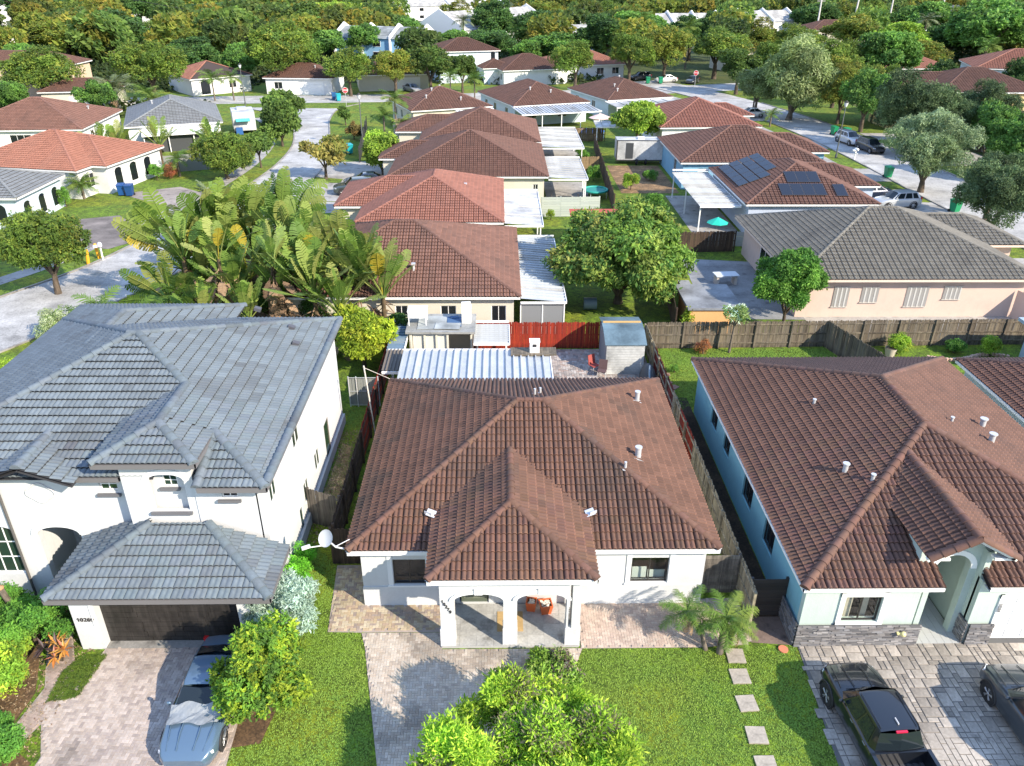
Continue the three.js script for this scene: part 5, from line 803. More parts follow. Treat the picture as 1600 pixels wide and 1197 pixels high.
{ // pickup on the grey drive
  const t = vehicle('pickup_truck', 'black pickup truck with an open ribbed bed, nose towards the mint house', 'pickup truck', PICKUP, 11.68, -16.05, Math.PI + 0.06), pm = paint(PICKUP.color), g = new G();
  part('bed_side', new G().box(-0.92, 0.45, -2.7, -0.8, 1.16, -1.0), pm, t); part('bed_side', new G().box(0.8, 0.45, -2.7, 0.92, 1.16, -1.0), pm, t); part('tailgate', new G().box(-0.8, 0.5, -2.7, 0.8, 1.15, -2.62), pm, t); part('bed_front', new G().box(-0.8, 0.5, -1.06, 0.8, 1.15, -1.0), pm, t);
  for (let i = 0; i < 8; i++) g.box(-0.78 + i * 0.2, 0.62, -2.62, -0.66 + i * 0.2, 0.65, -1.06); g.box(-0.8, 0.58, -2.62, 0.8, 0.62, -1.06); part('bed_floor', g, M([0.05, 0.05, 0.055], 0.45), t, 'stuff');
  part('brake_light', new G().cbox(0, 1.74, -0.8, 0.34, 0.05, 0.06), M([0.55, 0.02, 0.06], 0.3), t); part('antenna', new G().cbox(0.0, 1.8, -0.48, 0.03, 0.05, 0.22), M([0.5, 0.5, 0.5], 0.4), t);
  for (const s of [-1, 1]) part('roof_rail', new G().tube([V(s * 0.56, 1.77, 0.6), V(s * 0.57, 1.8, 0), V(s * 0.56, 1.77, -0.65)], 0.015, 5), pm, t); part('bumper', new G().cbox(0, 0.55, 2.5, 1.5, 0.2, 0.12), plasticM, t);
}
vehicle('dark_suv', 'dark charcoal sport utility car at the right edge, nose towards the white garage door', 'car', { ...SUV, color: [0.035, 0.045, 0.055] }, 17.0, -16.35, Math.PI + 0.02);
{ // sedan beside the bush
  const t = vehicle('blue_sedan', 'dark blue sedan with a silver sunshade, parked under the yellow-green bush', 'car', { ...SEDAN, color: [0.095, 0.155, 0.225] }, -9.45, -17.75, 0);
  const cl = new G(), P = (i, j) => { const x = -0.78 + i * 0.104, z = 0.78 + j * 0.1 + 0.05 * Math.sin(x * 7 + j), n = 0.012 * Math.sin(x * 13 + j * 2.3) + 0.012 * Math.sin(j * 5 + x * 4), y = z < 1.08 ? 0.97 + (1.08 - z) * 0.62 : 0.98 - (z - 1.08) * 0.1; return V(x, y + 0.045 + n - 1.3 * Math.pow(Math.max(0, Math.abs(x) - 0.72), 1.4), z); };
  for (let i = 0; i < 15; i++) for (let j = 0; j < 6; j++) cl.quad(P(i, j + 1), P(i + 1, j + 1), P(i + 1, j), P(i, j));
  tag(part('sunshade', cl, M([0.30, 0.325, 0.34], 0.5, { map: grainT, metalness: 0.2 })), 'crumpled pale sunshade lying over the base of the blue sedan windscreen', 'sunshade').position.set(-9.45, 0.0, -17.75);
}
vehicle('silver_suv', 'silver sport utility car parked in the drive of the solar panel house', 'car', { ...SUV, color: [0.42, 0.44, 0.46] }, 39.9, -77.6, -1.42);
vehicle('dark_car', 'dark green-grey car nearest the red roof on the left street drive', 'car', { ...SUV, color: [0.05, 0.065, 0.06] }, -15.2, -83.0, -1.35);
vehicle('dark_car', 'dark blue car behind the green-grey car on the left street drive', 'car', { ...SEDAN, color: [0.02, 0.035, 0.07] }, -14.6, -86.2, -1.38);
vehicle('white_car', 'white car parked at the end of the long brown roof, near the right street', 'car', { ...SEDAN, color: [0.62, 0.62, 0.6] }, 40.2, -130.5, -1.45);
[[47.8, -109.5, 0.2, [0.55, 0.55, 0.56], 'white car under the dark oak on the right street', SUV], [48.6, -104.5, 0.15, [0.03, 0.03, 0.035], 'black car under the dark oak nearest the mailbox', SUV], [55.5, -99.5, -1.4, [0.5, 0.52, 0.55], 'pale car in the shade of the drive beside the right street', SEDAN], [60, -81, -1.5, [0.35, 0.45, 0.55], 'pale blue car at the right edge under the trees', SEDAN], [34.6, -172.5, -1.3, [0.6, 0.6, 0.58], 'white car by the far green bins at the bend of the right street', SEDAN], [29.8, -176, -1.3, [0.03, 0.035, 0.05], 'dark car behind the far green bins at the bend', SUV], [39.8, -171, -0.5, [0.035, 0.04, 0.045], 'dark car beside the far stop sign', SEDAN], [6.6, -127.2, 1.1, [0.03, 0.035, 0.04], 'dark car between the brown roofs in the middle distance', SEDAN], [-16.5, -158, 0.6, [0.35, 0.36, 0.38], 'grey car behind the round trees at the end of the left street', SEDAN], [38.6, -81.2, -1.42, [0.02, 0.03, 0.06], 'dark blue car behind the silver one at the solar panel house', SEDAN]].forEach(([x, z, r, c, l, k]) => vehicle('parked_car', l, 'car', { ...k, color: c }, x, z, r));

// ---------------------------------------------------------------- trees, palms and plants
const leafM = M([1, 1, 1], 0.75, { transmission: 0.42, thickness: 0, specularIntensity: 0.35 }), barkM = M([0.24, 0.19, 0.145], 0.95, { map: woodT }), paleBarkM = M([0.36, 0.31, 0.26], 0.95, { map: woodT });
function spray(n, len, wid, R, sd, droop = 0) { // a tuft of n small leaves round a twig end
  seed(sd); const g = new G();
  for (let i = 0; i < n; i++) {
    const a = rr(0, 6.283), e = rr(-0.35, 1.0), d = V(Math.cos(a) * Math.cos(e), Math.sin(e) - droop, Math.sin(a) * Math.cos(e)).normalize(), o = V(rr(-1, 1), rr(-1, 1), rr(-1, 1)).multiplyScalar(R * 0.6);
    const s = d.clone().cross(V(rr(-1, 1), rr(-0.2, 1.4), rr(-1, 1))).normalize(), L = len * rr(0.7, 1.25), w = (wid * rr(0.8, 1.2)) / 2, up = s.clone().cross(d).multiplyScalar(w * 0.5);
    const b = o, t = o.clone().addScaledVector(d, L), m = o.clone().addScaledVector(d, L * 0.5).add(up), l = m.clone().addScaledVector(s, w).sub(up), r = m.clone().addScaledVector(s, -w).sub(up);
    g.tri(b, r, t).tri(b, t, l);
  }
  return g.build();
}
const PAL = {
  o: [[0.085, 0.112, 0.016], [0.066, 0.094, 0.014], [0.115, 0.130, 0.020], [0.052, 0.078, 0.014], [0.135, 0.128, 0.022]], o2: [[0.105, 0.115, 0.016], [0.125, 0.115, 0.018], [0.074, 0.092, 0.014], [0.15, 0.12, 0.02], [0.06, 0.075, 0.013]],
  d: [[0.036, 0.068, 0.016], [0.050, 0.086, 0.020], [0.028, 0.054, 0.014], [0.066, 0.096, 0.022]], d2: [[0.045, 0.068, 0.014], [0.060, 0.085, 0.016], [0.034, 0.052, 0.012], [0.08, 0.09, 0.018]], m: [[0.062, 0.112, 0.022], [0.082, 0.135, 0.024], [0.048, 0.090, 0.020], [0.10, 0.15, 0.03]],
  m2: [[0.072, 0.108, 0.022], [0.095, 0.128, 0.026], [0.052, 0.08, 0.018]], y: [[0.15, 0.20, 0.022], [0.19, 0.23, 0.03], [0.11, 0.15, 0.02], [0.22, 0.24, 0.035]], w: [[0.15, 0.165, 0.055], [0.18, 0.19, 0.075], [0.11, 0.125, 0.04], [0.20, 0.20, 0.09]], w2: [[0.155, 0.175, 0.085], [0.19, 0.205, 0.11], [0.12, 0.14, 0.065], [0.10, 0.12, 0.05]],
  k: [[0.055, 0.075, 0.030], [0.075, 0.095, 0.038], [0.042, 0.058, 0.024], [0.09, 0.11, 0.045]], s: [[0.16, 0.14, 0.03], [0.20, 0.15, 0.04], [0.11, 0.11, 0.025]], br: [[0.16, 0.09, 0.03], [0.11, 0.08, 0.025]], fl: [[0.08, 0.13, 0.03], [0.7, 0.7, 0.62], [0.06, 0.1, 0.025], [0.7, 0.7, 0.64]],
};
// crown: clumps of sprays over an uneven set of lobes in an ellipsoid of radius 1
function crownCopies(n, lobes, sd, pal, size, o = {}) {
  seed(sd); const L = [], list = [], up = V(0, 1, 0);
  for (let i = 0; i < lobes; i++) { const a = rr(0, 6.283), e = Math.asin(rr(-0.55, 1)), r = Math.pow(rnd(), 0.5) * 0.72; L.push({ c: V(Math.cos(a) * Math.cos(e) * r, Math.sin(e) * r, Math.sin(a) * Math.cos(e) * r), r: rr(0.20, 0.40) * (o.lobe || 1), k: rr(0.75, 1.3), t: rnd() }); }
  while (list.length < n) {
    const b = pick(L), d = V(rr(-1, 1), rr(-0.75, 1.1), rr(-1, 1)); if (d.lengthSq() < 0.05) continue; d.normalize();
    const p = b.c.clone().addScaledVector(d, b.r * rr(0.62, 1.06)); if (p.y < (o.floor ?? -0.85)) continue;
    if (L.some((q) => q !== b && p.distanceTo(q.c) < q.r * 0.72) && rnd() < 0.8) continue;
    const q = new THREE.Quaternion().setFromUnitVectors(up, d.clone().add(V(rr(-0.5, 0.5), rr(0, 0.7), rr(-0.5, 0.5))).normalize()).multiply(new THREE.Quaternion().setFromAxisAngle(up, rr(0, 6.283)));
    const c = pal[Math.floor((0.65 * b.t + 0.35 * rnd()) * pal.length) % pal.length], k = 1.32 * (o.tone || 1.3) * b.k * rr(0.8, 1.2), s = size * rr(0.6, 1.4);
    list.push({ m: new THREE.Matrix4().compose(p, q, V(s, s, s)), c: lin(c[0] * k * 0.9, c[1] * k * 1.08, c[2] * k * 1.1) });
  }
  return list;
}
const SPRAYS = { far: spray(11, 0.9, 0.46, 1, 3), mid: spray(13, 0.75, 0.32, 1, 4), weep: spray(13, 1.0, 0.2, 1, 5, 0.5), fine: spray(16, 0.62, 0.22, 1, 6) };
// one tree of a kind: base at 0, crown centre at height hc, radii r and ry
function makeTree(name, kind, label, x, z, r, ry, hc, o = {}) {
  const t = thing(name, label, o.cat || 'tree', x, 0, z, o.turn || 0, o.group), top = hc - ry * 0.1, sd = o.seed || 1;
  const g = new G(); seed(sd + 500);
  const lean = o.lean || 0, w = o.trunk || Math.max(0.09, r * 0.06), fork = V(lean, Math.max(0.4, hc - ry * 0.75), 0);
  g.tube([V(0, -0.05, 0), V(lean * 0.4, fork.y * 0.5, 0.02), fork], (k) => w * (1.25 - 0.45 * k), 8);
  for (let i = 0; i < (o.limbs || 5); i++) { const a = (i / 5) * 6.283 + rr(0, 0.8), e = V(Math.cos(a) * r * rr(0.3, 0.6), top - fork.y + ry * rr(-0.2, 0.45), Math.sin(a) * r * rr(0.3, 0.6)).add(fork); g.tube([fork.clone().add(V(0, -0.08, 0)), fork.clone().lerp(e, 0.5).add(V(0, 0.12 * r, 0)), e], (k) => w * (0.62 - 0.45 * k), 5, false); }
  part('trunk', g, o.bark || barkM, t);
  const list = crownCopies(o.n || 1100, o.lobes || 22, sd, PAL[kind] || PAL.m, o.size || 0.13, o), S = new THREE.Matrix4().makeTranslation(lean, hc, 0).multiply(new THREE.Matrix4().makeScale(r, ry, r)), Q = new THREE.Quaternion(), P = V(), C = V(); // spread to the crown's radii while each spray keeps its shape
  for (const e of list) { e.m.decompose(P, Q, C); P.applyMatrix4(S); e.m.compose(P, Q, C.multiplyScalar(r)); }
  copies('crown', o.spray || SPRAYS.far, leafM, list, t);
  return t;
}
Object.assign(PAL, { mango: [[0.10, 0.155, 0.022], [0.13, 0.18, 0.026], [0.07, 0.12, 0.02], [0.17, 0.19, 0.035], [0.055, 0.10, 0.02], [0.19, 0.17, 0.04]], lime: [[0.075, 0.15, 0.02], [0.055, 0.12, 0.018], [0.10, 0.18, 0.025], [0.12, 0.2, 0.03]], frangi: [[0.16, 0.19, 0.05], [0.62, 0.6, 0.5], [0.12, 0.16, 0.04], [0.2, 0.22, 0.07]], gold: [[0.28, 0.28, 0.02], [0.22, 0.25, 0.02], [0.17, 0.21, 0.02], [0.32, 0.30, 0.03]], dark: [[0.045, 0.085, 0.018], [0.06, 0.105, 0.02], [0.08, 0.13, 0.025]], gold2: [[0.17, 0.23, 0.02], [0.22, 0.25, 0.02], [0.10, 0.17, 0.02], [0.07, 0.12, 0.02], [0.22, 0.235, 0.02], [0.13, 0.20, 0.02], [0.15, 0.22, 0.02]], silver: [[0.30, 0.33, 0.27], [0.24, 0.27, 0.21], [0.36, 0.38, 0.32], [0.2, 0.23, 0.18]], feather: [[0.21, 0.28, 0.024], [0.26, 0.32, 0.026], [0.16, 0.23, 0.022], [0.31, 0.34, 0.035], [0.20, 0.27, 0.024], [0.13, 0.1, 0.06], [0.18, 0.25, 0.022], [0.24, 0.3, 0.03], [0.11, 0.16, 0.02]], hedge: [[0.15, 0.20, 0.025], [0.10, 0.15, 0.02], [0.19, 0.22, 0.05], [0.11, 0.07, 0.06], [0.2, 0.2, 0.13]], goldgreen: [[0.17, 0.23, 0.02], [0.22, 0.26, 0.025], [0.12, 0.18, 0.02], [0.27, 0.27, 0.03]], lush: [[0.09, 0.22, 0.015], [0.12, 0.26, 0.02], [0.07, 0.17, 0.015]], croton: [[0.22, 0.06, 0.035], [0.30, 0.11, 0.04], [0.12, 0.06, 0.03]], pale: [[0.28, 0.27, 0.16], [0.22, 0.23, 0.12], [0.34, 0.32, 0.2], [0.15, 0.18, 0.06]] });
const TREES = [
  [-75.63, -139.3, 6.56, 5.84, 4.5, 'o', 'large round olive tree in front of the beige two-storey house at the left'],
  [-59.49, -144.02, 6.55, 6.28, 5, 'o', 'wide olive tree behind the grey-roofed bungalow and the date palm'],
  [-103.87, -205.97, 8.87, 5.27, 6, 'o2', 'broad olive tree left of the dark round tree near the top left'],
  [-94.27, -209.29, 7.76, 5.0, 6.5, 'd', 'dark round tree between two olive trees near the top left'],
  [-162.79, -306.9, 10.11, 5.69, 6, 'd', 'dark tree at the very top left beside the utility pole'],
  [-154.78, -320.66, 11.27, 5.94, 6, 'm', 'dark green tree at the top edge above the broad olive tree'],
  [-140.15, -321.87, 8.49, 4.88, 6, 'm', 'mid green tree at the top edge left of the white house'],
  [-82.39, -217.01, 6.77, 5.19, 6, 'o', 'olive tree right of the dark round tree near the top left'],
  [-66.12, -195.04, 6.98, 4.68, 6, 'o2', 'olive tree above the coral house with coconut palms'],
  [-62.74, -213.84, 6.68, 5.49, 6, 'o', 'olive tree above the left street trees, near the top'],
  [-93.24, -284.94, 11.54, 5.31, 6, 'd', 'dark spreading tree at the top edge above the olive row'],
  [-112.11, -302.57, 8.0, 4.6, 6, 'o2', 'yellowish olive tree at the top edge beside the white house'],
  [-64.22, -178.14, 5.09, 3.39, 4.5, 'd', 'dark tree behind the coral house, left side'],
  [-50.54, -169.78, 4.35, 3.83, 4.5, 'm', 'green tree right behind the coral house'],
  [-40.67, -158.32, 5.99, 6.29, 5, 'o', 'tall olive tree left of the wide white garage door'],
  [-27.13, -151.88, 3.93, 4.13, 4.2, 'o', 'round olive tree right of the wide white garage door'],
  [-18.85, -152.09, 3.94, 4.14, 4.2, 'o2', 'round olive tree in front of the half hidden brown roof'],
  [-12.73, -155.45, 4.02, 4.22, 4.5, 'd2', 'dark bushy tree left of the pale two-storey house'],
  [-6.87, -156.32, 2.86, 3.0, 4.2, 'd2', 'narrow dark tree hugging the pale two-storey house'],
  [-53.27, -221.33, 8.21, 6.42, 7, 'd2', 'large dark tree at the top, left of the grey terrace'],
  [-77.49, -285.13, 9.23, 5.79, 7, 'o2', 'olive tree at the top edge above the left street'],
  [-52.42, -279.54, 8.65, 5.69, 7, 'y', 'yellow-green tree at the top edge above the terrace'],
  [-37.7, -269.25, 7.17, 5.04, 6.5, 'd2', 'dark flat-topped tree beside the white halls at the top'],
  [-27.35, -245.95, 5.49, 3.79, 5, 'm', 'mid green tree in front of the grey terrace'],
  [-41.54, -198.4, 5.94, 3.42, 5, 'm', 'green tree left of the grey terrace, behind the round trees'],
  [-11.92, -199.58, 5.09, 2.76, 5, 'm', 'low green tree right of the grey terrace'],
  [-11.39, -258.41, 7.28, 5.73, 6.5, 'o2', 'olive tree right of the slanting white hall'],
  [-1.73, -244.78, 6.19, 5.86, 6, 'd', 'dark green tree beside the tall palm at the top'],
  [-2.94, -199.94, 6.01, 3.11, 5, 'd', 'dark hedge-like tree behind the brown roofs at the top centre'],
  [14.71, -160.75, 4.4, 4.62, 4.8, 'o', 'round dark olive tree right in front of the pale orange roof'],
  [9.5, -217.33, 7.15, 5.23, 6, 'd', 'dark tree left of the small white terrace'],
  [14.85, -284.48, 7.16, 3.87, 7, 'o2', 'autumn-tinted olive tree at the top edge'],
  [13.61, -199.94, 6.93, 3.12, 4.5, 'm', 'green tree below the small white terrace'],
  [25.14, -202.51, 6.08, 5.24, 6, 'd', 'dark green tree right of the small white terrace'],
  [36.12, -219.32, 7.21, 4.9, 7, 'm', 'mid green tree at the top, left of the two coconut palms'],
  [26.46, -169.91, 4.64, 4.87, 5.2, 'o', 'left one of two merged olive trees by the far green bins'],
  [34.09, -172.68, 4.98, 5.22, 5.2, 'o2', 'right one of two merged olive trees by the far green bins'],
  [33.99, -285.89, 7.62, 4.38, 7, 'o', 'olive tree at the top edge above the small terrace'],
  [45.82, -177.78, 6.19, 5.26, 5.5, 'o', 'olive tree right of the far bins, over the bend of the street'],
  [44.53, -155.23, 4.27, 4.09, 4.8, 'd2', 'dark tree in shade at the bend of the right street'],
  [60.85, -232.52, 6.25, 5.19, 7, 'd', 'dark conifer-like tree at the top right of centre'],
  [59.97, -194.05, 5.55, 4.37, 6.5, 'o2', 'yellowish olive tree above the bend of the right street'],
  [66.98, -190.6, 6.05, 4.63, 6, 'o', 'olive tree above the pale weeping tree'],
  [64.05, -159.79, 4.88, 4.77, 5.5, 'o', 'brown-green olive tree right of the pale weeping tree'],
  [45.69, -128.12, 6.35, 5.71, 4.5, 'w', 'large pale weeping tree on the right street, left of the green bins'],
  [51.97, -124.5, 3.28, 3.45, 5, 'o2', 'shaggy olive tree behind the pair of green bins'],
  [74.0, -160.09, 5.62, 5.62, 5.5, 'm', 'mid green leafy tree left of the yellow house'],
  [93.9, -199.03, 6.61, 3.11, 6.5, 'y', 'bright yellow-green flat tree above the leafy trees at the right'],
  [91.15, -218.49, 7.22, 3.77, 6.5, 'o2', 'olive tree at the upper right below the poles'],
  [89.45, -177.91, 4.88, 3.74, 5, 'o2', 'olive tree with brown twigs left of the coral roof'],
  [52.24, -102.95, 5.35, 4.84, 5.2, 'k', 'large dark oak over the parked cars on the right street'],
  [54.91, -100.72, 3.66, 3.11, 4.8, 'k', 'dark oak in front of the yellow house'],
  [45.37, -83.62, 4.44, 3.87, 4.6, 'w2', 'pale grey-green oak with a forked trunk on the right kerb'],
  [59.8, -95.6, 3.66, 3.33, 4.2, 'm', 'green tree with a slanting pale trunk at the right edge'],
  [42.81, -65.89, 3.16, 3.14, 4.3, 'k', 'dark oak at the right edge in the near kerb strip'],
  [111.79, -193.31, 9.06, 7.73, 7, 'm', 'big bright green tree at the top right'],
  [112.04, -209.23, 6.31, 4.72, 6.5, 'd', 'dark tree at the top right below the pale pole'],
  [121.66, -246.69, 8.11, 4.24, 8, 'm', 'green tree at the top right edge among palms'],
  [83.13, -132.34, 3.08, 3.23, 5, 'd', 'dark tree at the right edge below the coral roof'],
  [102.12, -279.84, 7.08, 4.31, 7, 'd', 'dark tree at the top beside the concrete poles'],
  [-30.55, -89.15, 2.98, 2.29, 2.6, 'o', 'round low olive tree on the lawn beside the left street'],
  [-28.31, -94.84, 1.5, 1.55, 2.8, 'm2', 'small young tree on the kerb lawn, lowest of three'],
  [-28.75, -107.11, 2.26, 2.31, 3.0, 'm2', 'small round tree on the kerb lawn, middle of three'],
  [-31.43, -119.8, 2.6, 1.71, 3.4, 'm2', 'round tree on the kerb lawn, farthest of three'],
  [-19.5, -88.98, 2.41, 1.96, 3.0, 's', 'sparse orange-green tree on the drive corner of the left street'],
  [-13.4, -91.22, 2.04, 2.14, 2.4, 'y', 'bright green tree beside the two dark cars'],
  [-11.32, -106.06, 1.26, 1.25, 1.6, 'fl', 'bush with white flowers beside the grey picket fence'],
  [-23.06, -122.8, 0.96, 1.01, 1.6, 'm2', 'small dark bush on the grass strip beyond the street lamp'],
  [-20.05, -111.76, 0.97, 1.01, 1.2, 'br', 'small brownish bush on the grass strip beside the street lamp'],
  [-32.39, -54.37, 3.1, 2.41, 3.6, 'o', 'spreading tree with a pale trunk beside the yellow bollards'],
  [18.1, -106.02, 3.17, 2.11, 3.6, 'y', 'bright green tree in front of the salmon roof'],
  [129.86, -236.42, 6.38, 4.08, 7, 'o2', 'olive tree at the top right between the green trees'],
  [-75.75, -130.0, 2.19, 2.3, 3, 'm', 'green tree at the left edge under the round olive tree'],
  [113.18, -261.81, 5.85, 3.59, 8, 'o', 'olive tree at the top right edge beside the palm'],
  [-33.35, -212.94, 3.82, 2.2, 5, 'm', 'small green tree in front of the terrace at its left end'],
  [-124.51, -301.59, 6.62, 3.04, 8, 'd', 'dark tree at the top edge behind the white house']
];
// far trees: a few of each kind, then clones set to each tree's own size
{
  const kinds = {}, cfg = { w: { spray: SPRAYS.weep, size: 0.12, n: 1900, lobes: 34, lobe: 0.8, bark: paleBarkM }, w2: { spray: SPRAYS.fine, size: 0.105, n: 2300, lobes: 40, lobe: 0.7, bark: barkM }, k: { spray: SPRAYS.fine, size: 0.11, n: 2000, lobes: 34, lobe: 0.8 }, s: { n: 330, lobes: 18, lobe: 0.6, size: 0.14 }, m2: { n: 900, lobes: 18, size: 0.15 }, o: { n: 2500, lobes: 38, size: 0.085, spray: SPRAYS.mid, lobe: 0.9 }, o2: { n: 2300, lobes: 34, size: 0.09, spray: SPRAYS.mid, lobe: 0.85 }, y: { n: 2000, size: 0.10, lobes: 28 }, d: { n: 2100, size: 0.095, lobes: 30 }, d2: { n: 2100, size: 0.095, lobes: 34, lobe: 0.85 }, m: { n: 2200, size: 0.092, lobes: 36, lobe: 0.85 } };
  TREES.push([58, -126, 4, 3.6, 5, 'o', 'olive tree across the right street beside the leafy green tree'], [63, -104.5, 4, 3.6, 5, 'k', 'dark oak behind the parked cars, before the low dark brown roof'], [58.5, -88, 3.4, 3.0, 4.6, 'm', 'leafy green tree across the right street, right of the slanting trunk'], [60, -73, 3.8, 3.4, 4.8, 'k', 'dark oak across the right street at the right edge'], [52.9, -118, 4.0, 3.3, 5, 'm', 'leafy green tree between the shaggy olive tree and the dark oak'], [46.6, -73.2, 2.6, 2.2, 4.4, 'k', 'small dark oak on the kerb strip between the two larger oaks at the right'], [41.2, -131.6, 3.4, 2.8, 4.5, 'w', 'pale feathery tree at the left of the large weeping tree'], [52.3, -159.4, 4.4, 3.5, 5.5, 'o', 'olive tree over the bend of the right street, beside the dark shaded one'], [48, -213, 5.4, 4.3, 6, 'd', 'dark tree at the top between the coconut palms and the coral roof'], [-90, -160, 3.8, 3.2, 5, 'm', 'green tree behind the beige two-storey house roof'], [-59.6, -123, 2.6, 2.2, 4, 'm', 'yellow-green tree between the dusty brown roof and the date palm'], [-48.7, -218.7, 5.9, 4.7, 6, 'm', 'mid green tree at the top behind the wide garage house'], [5.9, -192.9, 3.5, 2.9, 4, 'm', 'small green tree behind the low brown roof at the top centre'], [69, -130, 3.6, 3.2, 5, 'd', 'dark tree behind the yellow house at its left end'], [57, -140, 4, 3.4, 5, 'o2', 'brown-olive tree across the right street behind the weeping tree']);
  TREES.forEach(([x, z, r0, ry0, hc, kind, label], i) => {
    const k0 = z > -135 ? 1.17 : 1.22, far0 = label.includes('beige two-storey house at the left') || label.includes('bungalow and the date palm') ? 0.8 : 1, r = r0 * k0 * far0, ry = ry0 * k0 * far0;
    const near = z > -135, R = 4, RY = 3.6, HC = 5, key = kind + (i % 3);
    if (near) { const c = cfg[kind] || {}; makeTree(r < 1.4 ? 'shrub' : 'shade_tree', kind, label, x, z, r, ry, Math.max(hc, ry * 0.9), { tone: 1.5, ...c, n: Math.round((c.n || 1100) * clamp(r / 3, 0.5, 1.5)), size: (c.size || 0.13) * clamp(3.4 / r, 0.75, 1.5), seed: i + 3, cat: r < 1.4 ? 'shrub' : 'tree', turn: i, lean: label.includes('slanting') ? 0.9 : 0.1 }); return; }
    let t;
    if (!kinds[key]) { t = kinds[key] = makeTree('shade_tree', kind, label, 0, 0, R, RY, HC, { tone: 1.75, ...(cfg[kind] || {}), seed: i + 11 }); t.position.set(x, 0, z); t.rotation.y = i; }
    else t = copy(kinds[key], label, x, 0, z, i * 1.7);
    t.scale.set(r / R, Math.max(hc, ry) / HC, r / R);
  });
}
{ // the wood beyond, too far to tell its trees apart
  seed(900); const list = [], shade = new G(), up = V(0, 1, 0);
  const SEEN = [[-28.5, -216, 6], [-27, -385, 18], [-4, -262, 9], [20.5, -232, 5], [56, -268, 9], [86, -282, 7], [96, -256, 10], [-131, -322, 7], [-206, -362, 8], [172, -330, 6], [130, -280, 7]];
  for (let i = 0; i < 1500; i++) {
    const z = -190 - 460 * Math.pow(rnd(), 1.25), half = -z * 0.72 + 10, x = rr(-half, half), r = rr(3.6, 6.6), h = rr(4, 7.5) + (z < -300 ? 1.5 : 0), kind = PAL[pick(['o', 'o2', 'd', 'd', 'm', 'd2', 'o'])];
    if (SEEN.some(([bx, bz, hw]) => z > bz - 8 && z < bz * 0.55 && Math.abs(x - (bx * z) / bz) < (hw * z) / bz + 1)) continue;
    if (x > 88 && x < 106 && z < -245 && z > -270) continue; if (Math.abs(x + 27) < 34 && z < -330 && z > -405) continue; if (Math.abs(x + 4) < 18 && z < -225 && z > -285) continue; if (Math.abs(x + 28) < 15 && z < -196 && z > -228) continue; if (x > 40 && x < 75 && z > -290 && z < -255) continue; if (x > 12 && x < 30 && z > -245 && z < -212) continue;
    const n = z > -300 ? 120 : 70, kk = rr(0.75, 1.25);
    for (let k = 0; k < n; k++) { const d = V(rr(-1, 1), rr(-0.4, 1), rr(-1, 1)).normalize(), b = 0.75 + 0.3 * vnoise(d.x * 3 + i, d.z * 3 + d.y * 2), c = pick(kind), s = r * rr(0.17, 0.27), q = new THREE.Quaternion().setFromUnitVectors(up, d.clone().add(V(rr(-0.6, 0.6), 0.4, rr(-0.6, 0.6))).normalize()), v = 2.1 * kk * rr(0.75, 1.25); list.push({ m: new THREE.Matrix4().compose(V(x + d.x * r * b, h + d.y * r * b * 0.8, z + d.z * r * b), q, V(s, s, s)), c: lin(c[0] * v, c[1] * v, c[2] * v) }); }
  }
  const o = copies('distant_wood', SPRAYS.far, leafM, list, scene); tag(o, 'far wood of mixed green trees running to the top of the view', 'woodland');
  seed(901); const mid = []; // scrub and undergrowth between the far trees
  for (let i = 0; i < 9000; i++) { const z = rr(-260, -128), x = rr(z * 0.75, -z * 0.75); if (Math.abs(z + 148) < 8 && x < 50) continue; if (x > -48 && x < 50 && z > -168) continue; if (x > 22 && x < 64) continue; const c = pick(PAL.d), s = rr(0.7, 1.5), v = rr(0.7, 1.2); mid.push({ m: mat4(x, s * 0.4, z, rr(0, 6), s), c: lin(c[0] * v, c[1] * v, c[2] * v) }); }
  tag(copies('undergrowth', SPRAYS.far, leafM, mid, scene), 'low green undergrowth filling the ground between the far trees', 'undergrowth');
}
const plantSpray = (n, L, W, R, sd, dr) => spray(n, L, W, R, sd, dr);
// near trees and bushes with leaves of their real size
makeTree('leafy_tree', 'mango', 'big spreading broad-leaved tree over the back lawn behind the red fence', 8.5, -52.4, 6.0, 4.2, 3.75, { seed: 71, n: 6500, lobes: 64, lobe: 0.7, size: 0.053, spray: spray(12, 0.95, 0.42, 0.9, 72), turn: 0.4, trunk: 0.3, floor: -0.95 });
makeTree('leafy_tree', 'lime', 'bushy dark green tree in front of the pink house', 18.95, -47.9, 2.95, 2.75, 3.1, { seed: 73, n: 4200, lobes: 36, lobe: 0.75, size: 0.078, spray: spray(12, 0.9, 0.4, 0.9, 74), turn: 1.2, trunk: 0.12, floor: -1.1 });
makeTree('frangipani', 'frangi', 'small tree with pale flowers leaning before the old board fence', 14.4, -44.2, 1.0, 0.9, 2.55, { seed: 75, n: 220, lobes: 14, size: 0.2, spray: spray(9, 1.0, 0.34, 0.6, 76), trunk: 0.07, bark: paleBarkM, lean: 0.1 });
makeTree('shrub', 'gold', 'bright yellow-green bush behind the two-storey house and the metal gate', -8.1, -42.0, 2.1, 2.1, 2.2, { seed: 77, n: 900, lobes: 22, size: 0.13, spray: spray(12, 0.9, 0.4, 0.8, 78), cat: 'shrub', floor: -1.3 });
makeTree('shrub', 'dark', 'dark leafy bush under the banana plants, right of the bright bush', -6.4, -44.6, 1.1, 1.3, 1.5, { seed: 79, n: 450, lobes: 14, size: 0.16, spray: spray(11, 0.9, 0.4, 0.8, 80), cat: 'shrub', floor: -1.1 });
